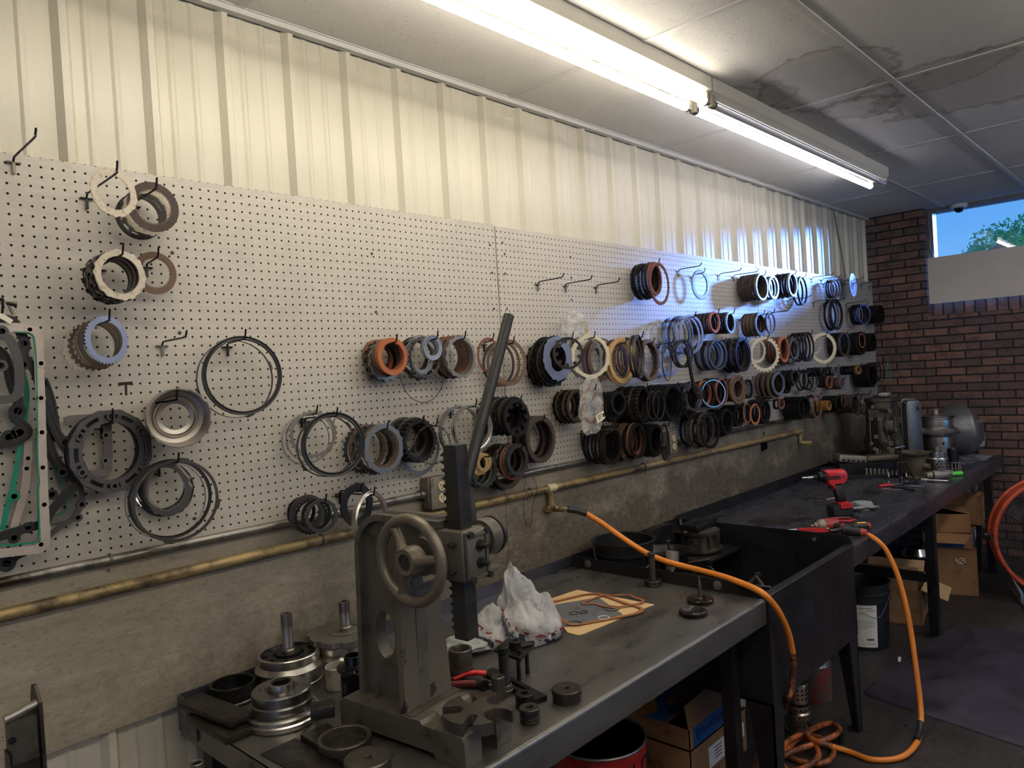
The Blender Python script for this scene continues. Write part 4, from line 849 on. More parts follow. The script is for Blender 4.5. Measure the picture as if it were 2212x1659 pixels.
for k in range(12):
    a0 = 2*PI*k/12; w = .16 if k % 2 else .10; aa = [a0-w/2, a0, a0+w/2]; vs = []
    for a in aa:
        for rr, z in ((R*.91, -.004), (R*.91, .004), (R*.79, .004), (R*.79, -.004)): vs.append((rr*math.cos(a), rr*math.sin(a), z))
    mb.add(vs, [(i*4+j, i*4+4+j, i*4+4+(j+1) % 4, i*4+(j+1) % 4) for i in range(2) for j in range(4)]+[(0, 1, 2, 3), (11, 10, 9, 8)])
P('plate', mb, SLATE, t)
mb = MB(); mb.annulus([2*PI*k/72 for k in range(72)], [R*.97]*72, [R*.74]*72, -.030, -.020); P('backing_ring', mb, SLB, t)
mb = MB()
for k in range(6):
    a = 2*PI*k/6+.26; mb.annulus([2*PI*j/20 for j in range(20)], [.011]*20, [.006]*20, .0035, .0065, M.Translation((R*.855*math.cos(a), R*.855*math.sin(a), 0)))
P('bolt_eye', mb, SLATE, t)
hook(V((c.x, 0, c.z+R*.70-.016)), .10, 'peg hook carrying the dark grey slotted ring plate')

def gasket(name, label, pts, w, y, m, closed=False, eyes=(), eyer=.010, th=.0035, bead=None, beadm=None, beadw=.0035, cat='gasket', subdiv=4):
    """flat gasket in a plane y off the wall; pts and eyes are read on the photograph at that plane"""
    q = [at_y(px, py, y) for px, py in pts]; c0 = V((q[0].x, y, q[0].z)); t = thing(name, label, cat, c0)
    loc = [(v.x-c0.x, v.z-c0.z) for v in q]; mx = M.Rotation(PI/2, 4, 'X')
    line = [(v.x, v.y) for v in smoothpts([V((a, b, 0)) for a, b in loc], subdiv, closed)] if subdiv else loc
    mb = MB(); mb.strip(line, w, -th/2, th/2, closed, mx)
    if m is SLB:      # twin moulded ribs
        k = len(line); tg = [(V(line[(i+1) % k])-V(line[i-1])) if closed else (V(line[min(i+1, k-1)])-V(line[max(i-1, 0)])) for i in range(k)]
        for s_ in (-.24, .24): mb.strip([(p[0]-g.y/max(g.length, 1e-6)*w*s_, p[1]+g.x/max(g.length, 1e-6)*w*s_) for p, g in zip(line, tg)], .0022, -th*.95, th*.95, closed, mx)
    for px, py in eyes:
        e = at_y(px, py, y); mb.annulus([2*PI*j/20 for j in range(20)], [eyer]*20, [eyer*.5]*20, -th*.8, th*.8, M.Translation((e.x-c0.x, 0, e.z-c0.z)) @ mx)
    P('body', mb, m, t)
    for px, py in eyes:
        e = at_y(px, py, y); mb = MB(); mb.lathe([(0, th*.62), (eyer*.52, th*.62)], 16, M.Translation((e.x-c0.x, 0, e.z-c0.z)) @ mx); P('bolt_hole', mb, DARKH, t, 0)
    if bead:
        b = [at_y(px, py, y) for px, py in bead]; l2 = [(v.x-c0.x, v.z-c0.z) for v in b]; mb = MB(); mb.strip([(v.x, v.y) for v in smoothpts([V((a, b_, 0)) for a, b_ in l2], subdiv or 3, False)], beadw, -th*.8, th*.8, False, mx); P('seal_bead', mb, beadm, t)
    return t
gasket('pan_gasket', 'tall pale pan gasket with a teal seal bead at the left edge', [(-60, 706), (30, 707), (60, 709), (77, 717), (83, 735), (85, 800), (88, 900), (91, 1000), (95, 1100), (98, 1160), (94, 1178), (80, 1186), (30, 1192), (-60, 1202)], .0205, -.075, PAN, eyes=[(64, 712), (88, 785), (88, 860), (90, 934), (92, 1010), (95, 1090), (88, 1176)], eyer=.0105, bead=[(30, 717), (62, 720), (74, 735), (78, 800), (80, 900), (81, 1000), (84, 1040), (82, 1060), (84, 1120), (84, 1160), (78, 1172), (0, 1178), (-60, 1184)], beadm=TEALG, subdiv=4)
gasket('cover_gasket', 'wavy black gasket loop crossing the pale pan gasket low down', [(-20, 690), (25, 692), (45, 720), (55, 745), (52, 770), (75, 800), (95, 860), (120, 930), (150, 980), (180, 1015), (170, 1045), (140, 1070), (110, 1105), (95, 1130), (60, 1140), (30, 1150), (-20, 1165)], .021, -.06, SLB, eyes=[(52, 742), (50, 788), (140, 955), (172, 1030), (134, 1020), (112, 1068), (60, 1140), (30, 1162)], eyer=.013)
gasket('cover_gasket', 'black gasket with long twin ribs slanting right of the pan gasket', [(92, 820), (110, 860), (118, 900), (125, 935), (150, 965), (175, 1000), (182, 1030), (165, 1040), (135, 1010), (118, 985), (105, 950), (96, 905)], .017, -.05, SLB, closed=True, eyes=[(100, 875), (114, 945), (140, 952)], eyer=.012)
gasket('cover_gasket', 'thin dark gasket trailing below right of the pan gasket', [(170, 1040), (178, 1070), (176, 1090), (165, 1112), (148, 1128), (120, 1145), (104, 1160), (100, 1172)], .012, -.03, SLATE, eyes=[(176, 1090), (168, 1118)], eyer=.011)
gasket('cover_gasket', 'dark curved gasket bar at the upper left edge', [(0, 722), (22, 735), (38, 775), (42, 820), (38, 850), (20, 862), (-20, 865)], .020, -.085, SLATE, eyes=[(4, 716), (2, 790)], eyer=.014)
gasket('cover_gasket', 'dark gasket web with round eyes behind the pan gasket', [(-20, 750), (10, 770), (25, 830), (40, 870), (30, 900), (60, 930), (40, 950), (-20, 965)], .022, -.045, SLB, eyes=[(38, 888), (42, 935), (20, 945)], eyer=.018)
gasket('seal_strip', 'teal rubber seal strip slanting behind the black gaskets', [(48, 800), (58, 850), (50, 930), (40, 985), (28, 1050), (22, 1070), (15, 1100), (5, 1145)], .011, -.035, TEALG, eyes=[(30, 1072)], eyer=.013)
gasket('pan_gasket', 'pale narrow gasket strip standing behind the teal seal', [(62, 930), (60, 980), (56, 1040), (45, 1090), (30, 1140)], .018, -.028, PAN, eyes=[(62, 942), (60, 990), (57, 1012)], eyer=.010)
gasket('pan_gasket', 'grey flat pan gasket with teal bead right of the black loops', [(100, 960), (120, 1000), (140, 1050), (152, 1090), (148, 1112), (100, 1125)], .022, -.02, GGK, bead=[(100, 955), (118, 1005), (136, 1055), (146, 1090), (140, 1106), (100, 1118)], beadm=TEALG)
gasket('cover_gasket', 'short black gasket tail ending in an eye at the board bottom', [(55, 1195), (35, 1205), (20, 1222), (-20, 1215)], .012, -.04, SLB, eyes=[(14, 1218)], eyer=.019)
gasket('cover_gasket', 'grey gasket with straight bar behind the slotted ring plate', [(140, 910), (160, 905), (222, 905), (232, 925), (233, 1000), (225, 1020), (180, 1025)], .020, -.03, GGK, eyes=[(228, 940), (227, 995)], eyer=.009)
gasket('tie_strap', 'white strap tied round the gaskets at the left edge', [(-20, 675), (5, 684), (25, 696)], .012, -.09, mat('white_strap', srgb(225, 218, 200), 0, .5, .05), cat='strap', subdiv=3)
mb = MB(); p = at_y(10, 655, -.03); t = thing('hook_clamp', 'small dark hook clamp above the gaskets at the left edge', 'hook', p)
mb.tube([(-.03, .02, .03), (-.01, 0, .01), (0, -.01, 0), (.02, -.02, -.008)], .004, 8); P('arm', mb, HKM, t); mb = MB(); mb.box((.006, -.01, 0), (.034, .008, .007)); mb.cyl((.004, -.01, -.002), (.012, -.016, -.028), .003); P('bar', mb, HKS, t)
hook(at_y(-14, 700, 0), .1, 'peg hook at the left edge carrying the gaskets')

# bags on the board
n = NT('clear_bag'); f = n.noise(30, 5, .6); n.set(Base_Color=srgb(225, 222, 215), Roughness=n.val(f, .06, .25), Alpha=n.val(f, .12, .5, .35, .7)); n.b.inputs['Specular IOR Level'].default_value = .9; n.bump(f, 1.0, .02); CLEAR = n.m
def crumple(name, mtx, sx, sy, sz, m, parent, amp=.18, freq=3.0, seed=0, sub=5, shape=None):
    """soft sheet blob: broad lobes with creased ridges"""
    b = bmesh.new(); bmesh.ops.create_icosphere(b, subdivisions=sub, radius=1); from mathutils import noise
    for v in b.verts:
        p = v.co.copy(); q = p*freq*.55+V((seed*3.1, seed*1.7, seed))
        ridge = lambda u: 1-abs(noise.noise(u))*2.2
        k = noise.noise(q)*1.1+.32*(ridge(q*1.9+V((5, 2, 1)))-.6)+.10*(ridge(q*4.3)-.6)
        p = p*(1+amp*k)
        if shape: p = shape(p)
        v.co = V((p.x*sx, p.y*sy, p.z*sz))
    me = bpy.data.meshes.new(name); b.to_mesh(me); b.free(); me.polygons.foreach_set('use_smooth', [True]*len(me.polygons)); o = obj(name, me, m, parent)
    if parent is None: o.matrix_world = mtx
    else: o.matrix_basis = mtx
    return o
p = at_y(1277, 875, -.155); t = thing('parts_bag', 'clear plastic bag holding the rust-copper toothed ring', 'plastic bag', p)
crumple('film', M.Rotation(.12, 4, 'Y'), .085, .022, .125, CLEAR, t, .22, 3, 3)
mb = MB(); mb.box((.022, -.03, -.055), (.062, .0015, .036), M.Rotation(-.3, 3, 'Y')); tl = P('label', mb, mat('label_paper', srgb(226, 214, 190), 0, .7, .03), t, 0)
mb = MB()
for i in range(3): mb.box((.016, -.0312, -.046-.008*i), (.03-.006*i, .0006, .003), M.Rotation(-.3, 3, 'Y'))
mb.box((.044, -.0312, -.048), (.012, .0006, .016), M.Rotation(-.3, 3, 'Y')); P('print', mb, DARKH, tl, 0)
p = at_y(1236, 708, -.09); t = thing('plastic_bag', 'crumpled clear bag on the board above the finger spring plate', 'plastic bag', p); crumple('film', M.Identity(4), .07, .05, .065, CLEAR, t, .5, 2.4, 5)
mb = MB(); mb.box((.065, -.03, -.01), (.02, .002, .035)); P('label', mb, TAN, t, 0)
# hanging wrench between the black double ring and the polished ring
a = at_y(1484, 757, -.215); b = at_y(1497, 850, -.205); t = thing('flat_wrench', 'dark flat wrench hanging from the black double ring', 'wrench', a)
dv = b-a; mb = MB(); mb.strip([(0, .012), (.004, 0), (dv.x*.5, dv.z*.5), (dv.x, dv.z)], [.016, .026, .020, .024], -.004, .004, False, M.Rotation(PI/2, 4, 'X')); P('bar', mb, DS, t)
mb = MB(); mb.annulus([2*PI*k/24 for k in range(24)], [.020]*24, [.010]*24, -.006, .006, M.Rotation(PI/2, 4, 'X')); P('eye', mb, DS, t)
a = at_y(1395, 741, 0); b = at_y(1470, 741, -.22)
# ------------------------------------------------------------------ arbor press
PRS = mat('hammered_grey', srgb(102, 97, 88), .35, .42, .12, 220, .35, grime=(srgb(62, 54, 46), .3, 14))
PRD = mat('press_black', srgb(44, 42, 40), .15, .45, .25, 30, .05)
RAW = mat('raw_plate_steel', srgb(104, 98, 92), .75, .42, .2, 25, .1, grime=(srgb(66, 56, 48), .4, 12))
RAWD = mat('dark_plate_steel', srgb(74, 69, 65), .75, .42, .2, 25, .1, grime=(srgb(50, 42, 36), .4, 12))
n = NT('chipped_paint'); tcz = n.coord(); f = n.noise(220, 4); ch = n.noise(17, 6, .6); sp = n.new('ShaderNodeSeparateXYZ'); n.link(tcz, sp.inputs[0])
ck = n.math('MULTIPLY', n.val(ch, 0, 1, .585, .60), n.val(sp.outputs[2], 1, 0, .19, .26))
n.set(Base_Color=n.mix(ck, n.ramp(f, [(.3, srgb(100, 93, 82)), (.7, srgb(122, 114, 101))]), srgb(74, 68, 62)), Metallic=n.val(ck, .3, .7), Roughness=.42); n.bump(n.math('ADD', n.math('MULTIPLY', f, .5), n.math('MULTIPLY', ck, -2)), .35, .002); PRC = n.m
HB = .073                                    # height of the base
o_ = V((.155, -.893, ZT+.0006)); rz = math.radians(6)
press = thing('arbor_press', 'heavy grey cast iron arbor press with handwheel and square rack', 'press', o_, rz)
Mi = (M.Translation(o_) @ M.Rotation(rz, 4, 'Z')).inverted()
def Q(px, py, h): return Mi @ at_z(px, py, ZT+h)          # photograph point at height h, in press coordinates
W, D = .172, .425
# base casting: U shaped, slot open to the front
yz = [(.0, 0), (.0, HB-.014), (.006, HB-.004), (.018, HB-.002), (.13, HB-.002), (.137, HB+.006), (.20, HB+.006), (.206, HB+.002), (D-.012, HB+.002), (D, HB-.010), (D, 0), (D-.09, 0), (D-.10, .014), (.10, .014), (.09, 0)]
mb = MB(); mx = M(((0, 0, 1, 0), (1, 0, 0, 0), (0, 1, 0, 0), (0, 0, 0, 1)))
def sect(x0, x1, poly): mb.prism(poly, x0, x1, mx)
front = [p for p in yz if True]
sect(0, .058, yz); sect(W-.058, W, yz); sect(.058, W-.058, [(.125, .01), (.125, HB-.003), (.137, HB+.006), (.20, HB+.006), (.206, HB+.002), (D-.012, HB+.002), (D, HB-.010), (D, .005), (.13, .005)])
P('base', mb, PRS, press, 40)
# bolt standing on the base
b = Q(817, 1508, HB); mb = MB(); mb.cyl((b.x, b.y, HB), (b.x, b.y, HB+.036), .0045, None, 10); mb.cyl((b.x, b.y, HB+.002), (b.x, b.y, HB+.010), .009, None, 6); P('stud', mb, RAW, press)
# C shaped column: profile in the y-z plane
rk = Q(1018, 1528, HB+.03)                     # foot of the ram line
XC = rk.x; yr = rk.y
def hz(px, py, x, y):                          # height of the photograph point above (x, y) of the press
    w_ = press_m @ V((x, y, 0)); best = None
    lo, hi = 0, 1.2
    for _ in range(40):
        mid = (lo+hi)/2
        if proj(V((w_.x, w_.y, ZT+mid)))[1] > py: lo = mid
        else: hi = mid
    return lo
press_m = M.Translation(o_) @ M.Rotation(rz, 4, 'Z')
zr0, zr1 = hz(1005, 1378, XC, yr), hz(979, 960, XC, yr)
zh0, zh1 = hz(998, 1250, XC, yr-.02), hz(991, 1142, XC, yr-.02)
a = Q(872, 1545, HB+.002); c = Q(982, 1492, HB+.002); yf = (a.y+c.y)/2; xl, xr = a.x, c.x
yb = D-.03; zt = hz(900, 1103, XC, yf+.02)
zt = zh1+.022
def arc(cy, cz, r, a0, a1, k=10): return [(cy+r*math.cos(math.radians(a0+(a1-a0)*i/k)), cz+r*math.sin(math.radians(a0+(a1-a0)*i/k))) for i in range(k+1)]
Rb = .10; outer = [(yb, HB)]+[(yb-.012, zt-.20)]+arc(yb-.015-Rb, zt-Rb, Rb, 0, 90, 10)+[(yr+.035, zt-.004), (yr+.035, zh0+.03)]
inner = arc(yr+.055, zh0-.03, .055, 90, 0, 8)
inner = [(yr+.035, zh0+.02), (yf-.0, zh0-.045)] 
prof = outer+[(yf+.004, zh0+.0), (yf-.006, zh0-.06), (yf, HB)]
mb = MB(); xm0, xm1 = XC-.018, XC+.018
# web with a large round hole in its lower half and one under the wheel: built as strips around the holes
def web(x0, x1, poly, holes):
    bm = bmesh.new(); vs = [bm.verts.new((0, p[0], p[1])) for p in poly]; es = [bm.edges.new((vs[i], vs[(i+1) % len(vs)])) for i in range(len(vs))]
    for hy, hz_, hr, hs in holes:
        hv = [bm.verts.new((0, hy+hr*math.cos(2*PI*k/28), hz_+hs*math.sin(2*PI*k/28))) for k in range(28)]; es += [bm.edges.new((hv[i], hv[(i+1) % 28])) for i in range(28)]
    bmesh.ops.triangle_fill(bm, use_beauty=True, use_dissolve=False, edges=es)
    bm.verts.index_update(); V0 = [v.co.copy() for v in bm.verts]; F = [[v.index for v in f.verts] for f in bm.faces]; nn = len(V0); E_ = [(e.verts[0].index, e.verts[1].index) for e in bm.edges if len(e.link_faces) == 1]; bm.free()
    mb.add([(x0, v.y, v.z) for v in V0]+[(x1, v.y, v.z) for v in V0], [tuple(f) for f in F]+[tuple(i+nn for i in f) for f in F]+[(i, j, j+nn, i+nn) for i, j in E_])
hy = (yf+yb)/2+.01; web(xm0, xm1, prof, [(hy, HB+.165, .036, .062)])
P('web', mb, PRS, press, 30)
mb = MB()
def flange(pts, x0, x1, w):
    for (y0_, z0_), (y1_, z1_) in zip(pts, pts[1:]):
        d = V((y1_-y0_, z1_-z0_)).normalized(); nn = V((-d.y, d.x))*w
        mb.add([(x0, y0_, z0_), (x1, y0_, z0_), (x1, y1_, z1_), (x0, y1_, z1_), (x0, y0_+nn.x, z0_+nn.y), (x1, y0_+nn.x, z0_+nn.y), (x1, y1_+nn.x, z1_+nn.y), (x0, y1_+nn.x, z1_+nn.y)], [(0, 1, 2, 3), (7, 6, 5, 4), (0, 4, 5, 1), (1, 5, 6, 2), (2, 6, 7, 3), (3, 7, 4, 0)])
flange(outer[:-1], XC-.036, XC+.036, .016); P('rear_flange', mb, PRS, press, 40)
mb = MB(); zf = zh0-.035; k = 10
ring = []
for i in range(k+1):
    u = i/k; z = HB+(zf-HB)*u; y = yf-.004*u; w0 = (xr-xl)/2; w = w0*(1-.16*u) if u < .8 else w0*(.87-.5*(u-.8)**2*8); xc_ = (xl+xr)/2*(1-u)+XC*u
    ring.append([V((xc_-w, y, z)), V((xc_+w, y, z)), V((xc_+w, y+.018, z)), V((xc_-w, y+.018, z))])
mb.loft(ring); P('front_plate', mb, PRC, press, 40)
mb = MB(); mb.box(((xl+xr)/2, yf-.012, HB+.004), (xr-xl+.01, .03, .008)); P('weld_bead', mb, RAW, press)
# head block that guides the ram
hw = .078; mb = MB(); hc = V((XC, yr+.004, (zh0+zh1)/2)); mb.cbox(hc, (hw, .088, zh1-zh0), .006); P('head', mb, PRS, press)
head_y = yr+.004-.044
mb = MB(); mb.cbox((XC+.002, head_y-.006, hc.z), (hw-.002, .014, zh1-zh0-.004), .005); mb.box((XC+.002, head_y-.0145, hc.z+.048), (hw-.034, .006, .006)); mb.box((XC+.002, head_y-.0145, hc.z-.048), (hw-.034, .006, .006)); mb.box((XC+.026, head_y-.0145, hc.z), (.005, .006, .085)); cp = P('cover_plate', mb, PRS, press)
for dx in (-.029, .031):
    for dz in (-.052, .052):
        mb = MB(); mb.cyl((XC+dx, head_y-.012, hc.z+dz), (XC+dx, head_y-.021, hc.z+dz), .0085, None, 6); P('cap_screw', mb, PRD, cp)
for dz in (-.018, .022):
    mb = MB(); q = (XC+.004, hc.z+dz); mb.cyl((q[0], head_y-.012, q[1]), (q[0], head_y-.018, q[1]), .013, None, 20); mb.cyl((q[0], head_y-.016, q[1]), (q[0], head_y-.024, q[1]), .0095, None, 6); mb.cyl((q[0], head_y-.022, q[1]), (q[0], head_y-.038, q[1]), .0055, None, 12); P('adjusting_bolt', mb, PRD, cp)
for dz, dy in ((.03, -.015), (-.034, -.01)):
    mb = MB(); mb.cyl((XC-hw/2, yr+dy, hc.z+dz), (XC-hw/2-.012, yr+dy, hc.z+dz), .008, None, 6); mb.cyl((XC-hw/2-.01, yr+dy, hc.z+dz), (XC-hw/2-.02, yr+dy, hc.z+dz), .005, None, 10); P('side_bolt', mb, PRD, press)
# ram: square bar, teeth on the back
s = .0205; mb = MB(); mb.cbox((XC, yr, (zr0+zr1)/2), (2*s, 2*s, zr1-zr0), .002)
z = zr0+.02
while z < zr1-.02:
    if abs(z-hc.z) > 0: mb.add([(XC-s*.93, yr+s-.001, z), (XC+s*.93, yr+s-.001, z), (XC+s*.93, yr+s+.008, z+.004), (XC-s*.93, yr+s+.008, z+.004), (XC+s*.93, yr+s+.008, z+.008), (XC-s*.93, yr+s+.008, z+.008), (XC+s*.93, yr+s-.001, z+.0125), (XC-s*.93, yr+s-.001, z+.0125)], [(0, 1, 2, 3), (3, 2, 4, 5), (5, 4, 6, 7), (0, 3, 5, 7), (1, 6, 4, 2)])
    z += .0185
P('ram', mb, PRD, press, 20)
# pinion shaft, handwheel on the left, lever hub on the right
ys = yr+.06; zs = hc.z-.004
hub_c = None
wx = XC-hw/2-.052
def along(px, py, x):                          # press y, z of the photograph point in the plane x = const
    A = Mi @ CAM; B = (Mi.to_3x3() @ ray(px, py)); t_ = (x-A.x)/B.x; return A+B*t_
hc2 = along(890, 1210, wx); ys, zs = hc2.y, hc2.z
mb = MB(); mb.cyl((wx, ys, zs), (XC+hw/2+.02, ys, zs), .017); mb.cyl((XC-hw/2-.02, ys, zs), (XC+hw/2, ys, zs), .045, None, 32); mb.cbox((XC, (ys+yr)/2+.02, zs), (hw*.9, abs(ys-yr)+.03, .10), .01); P('pinion_housing', mb, PRS, press)
RW = abs(along(890, 1117, wx).z-along(890, 1308, wx).z)/2-.008
wheel = MB(); A_ = M.Translation((wx, ys, zs)) @ M.Rotation(-PI/2, 4, 'Y')
wheel.tube([A_ @ V((RW*math.cos(2*PI*k/64), RW*math.sin(2*PI*k/64), .004)) for k in range(64)], .0135, 14, True)
for k in range(3):
    a = 2*PI*k/3+.62; pts = [A_ @ V((r*math.cos(a), r*math.sin(a), zz)) for r, zz in ((.024, .012), (.045, .007), (.07, .002), (RW-.004, .003))]; wheel.tube(pts, [.016, .0125, .011, .013], 12)
wheel.lathe([(.0195, -.014), (.033, -.014), (.035, .012), (.030, .026), (.0195, .026)], 32, A_, close=True); hwl = P('handwheel', wheel, mat('handwheel_cast', srgb(122, 112, 98), .55, .38, .14, 160, .3), press)
mb = MB(); mb.lathe([(0, .022), (.0195, .022), (.0195, -.01), (0, -.01)], 28, A_); mb.cyl(A_ @ V((0, 0, .022)), A_ @ V((0, 0, .0235)), .002, None, 8); P('shaft_end', mb, PRD, hwl)
dx = XC+hw/2
while proj(press_m @ V((dx+.045, ys-.012, zs)))[0] < 1060 and dx < XC+.16: dx += .002
mb = MB(); mb.cyl((XC+hw/2-.01, ys-.012, zs+.002), (dx+.004, ys-.012, zs+.002), .036, None, 28); P('hub_neck', mb, PRS, press)
A2 = M.Translation((dx, ys-.012, zs+.002)) @ M.Rotation(PI/2, 4, 'Y')
mb = MB(); mb.lathe([(.02, 0), (.046, 0), (.048, .006), (.048, .036), (.045, .040)], 36, A2); P('lever_hub', mb, PRS, press)
mb = MB(); mb.lathe([(.0, .056), (.034, .056), (.049, .052), (.050, .040), (.0, .040)], 36, A2); P('hub_cap', mb, PRD, press)
# lever bar rising behind the ram
yl = ys-.005; A = along(1000, 1062, XC+.02); top = None
wm = press_m
def plane_y(px, py, y):
    A = Mi @ CAM; B = Mi.to_3x3() @ ray(px, py); t_ = (y-A.y)/B.y; return A+B*t_
l0, l1 = plane_y(1004, 1052, yr+.055), plane_y(1099, 682, yr+.055); dl = (l1-l0).normalized()
mb = MB(); mb.tube([l0-dl*.10, l1], .0148, 20); lev = P('lever', mb, mat('lever_black', srgb(36, 36, 36), .1, .42, .2, 30), press)
mb = MB(); mb.tube([l1-dl*.001, l1+dl*.003], [.0145, .0135], 20); P('end_cap', mb, GS, lev)
mb = MB(); mb.tube([l0-dl*.115, l0-dl*.02], .022, 16); P('lever_socket', mb, PRS, press)
mb = MB(); q0, q1 = plane_y(1014, 1050, yr+.03), plane_y(1020, 1125, yr+.03); mb.prism([(q0.x-.006, q0.z), (q0.x+.008, q0.z-.004), (q1.x+.012, q1.z), (q1.x-.008, q1.z)], -.006, .006, M.Translation((0, yr+.03, 0)) @ M.Rotation(PI/2, 4, 'X')); P('keeper_plate', mb, RAW, press)
# loose slotted star plate lying over the slot
c0 = press_m @ V((0, 0, 0)); sp0 = at_z(1032, 1527, ZT+HB+.028)
n_ = 120; Rs = .086; slots = [(math.radians(a), w) for a, w in ((20, .026), (95, .015), (165, .019), (238, .012), (300, .031))]
pts = []
mb = MB(); poly = []
slots.sort()
for i, (a, w) in enumerate(slots):
    nx = slots[(i+1) % len(slots)]; an = nx[0]+(2*PI if i == len(slots)-1 else 0); half = math.asin(w/Rs); dirv = V((math.cos(a), math.sin(a))); pr = V((-dirv.y, dirv.x)); di = .034 if w < .02 else .030
    for k in range(7):
        q = PI*k/6; p_ = dirv*(di+w-(w)*math.sin(q)*1.0)+pr*(-w*math.cos(q)) if True else None
        poly.append((p_.x, p_.y))
    hn = math.asin(nx[1]/Rs)
    for k in range(12):
        q = a+half+(an-hn-a-half)*k/11; poly.append((Rs*math.cos(q), Rs*math.sin(q)))
bm = bmesh.new(); vs = [bm.verts.new((x, y, 0)) for x, y in poly]; es = [bm.edges.new((vs[i], vs[(i+1) % len(vs)])) for i in range(len(vs))]; bmesh.ops.triangle_fill(bm, use_beauty=True, edges=es)
bm.verts.index_update(); F = [tuple(v.index for v in f.verts) for f in bm.faces]; bm.free(); nn = len(poly)
mb.add([(x, y, 0) for x, y in poly]+[(x, y, .028) for x, y in poly], F+[tuple(i+nn for i in f) for f in F]+[(i, (i+1) % nn, (i+1) % nn+nn, i+nn) for i in range(nn)])
o = mb.build('slotted_press_plate', RAW, None, 30); o.location = (sp0.x, sp0.y, ZT+HB-.0015); o.rotation_euler = (0, 0, math.radians(-28)); tag(o, 'round slotted star plate lying on the base of the arbor press', 'press plate')
# ------------------------------------------------------------------ things on the near bench
def item(name, label, cat, px, py, prof, m, n=48, close=False, z=None, group=None, smooth=30):
    """turned part whose base centre is seen at (px, py)"""
    b = T(px, py) if z is None else at_z(px, py, z); mb = MB(); mb.lathe(prof, n, None, close); o = mb.build(name, m, None, smooth); o.location = b; return tag(o, label, cat, group), b
def slab(name, label, cat, px, z, t, m, sub=None):
    """flat bar from three photograph corners on plane z (top face), thickness t"""
    a, b, c = [at_z(x, y, z) for x, y in px]; u = b-a; v = c-a; v = v-u*(v.dot(u)/u.length_squared); ctr = a+u/2+v/2; R = M((u.normalized(), v.normalized(), u.normalized().cross(v.normalized()))).transposed()
    if R.determinant() < 0: R.col[2] = -R.col[2]
    mb = MB(); mb.cbox((0, 0, -t/2), (u.length, v.length, t), .002); o = mb.build(name, m); o.matrix_world = M.Translation(ctr) @ R.to_4x4(); return tag(o, label, cat), u.length, v.length
# left corner
slab('steel_bar', 'upper flat steel bar tilted on the left corner of the near bench', 'steel bar', ((382, 1516), (497, 1561), (440, 1497)), ZT+.044, .016, RAWD)
slab('steel_bar', 'lower flat steel bar under the tilted one at the bench corner', 'steel bar', ((400, 1545), (487, 1594), (455, 1522)), ZT+.022, .020, RAWD)
b = T(505, 1512); t = thing('ring_gear_drum', 'dark pierced ring gear standing at the back left of the near bench', 'ring gear', b)
mb = MB(); mb.annulus([a for a, _ in square(60, .5)], [.0625]*240, [.053 if l else .0565 for _, l in square(60, .5)], .0, .052); P('ring', mb, BKS, t)
for k in range(7):
    a = -2.6+.42*k; mb = MB(); A = M.Rotation(a, 4, 'Z') @ M.Translation((.0618, 0, .030)) @ M.Rotation(PI/2, 4, 'Y'); mb.lathe([(0, .0), (.0045, 0), (.0045, .0016), (0, .0016)], 14, A); P('oil_hole', mb, DARKH, t)
mb = MB(); mb.lathe([(.0626, .006), (.0635, .007), (.0635, .010), (.0626, .011)], 48); P('groove_band', mb, GS, t)
SPL = mat('splined_steel', srgb(166, 156, 142), .95, .32, .04, 12, rv=.03)
def spline(r, z0, z1, n_=34):
    mb = MB(); A = square(n_, .5); mb.annulus([a for a, _ in A], [r if l else r*.9 for _, l in A], [r*.62]*len(A), z0, z1); return mb
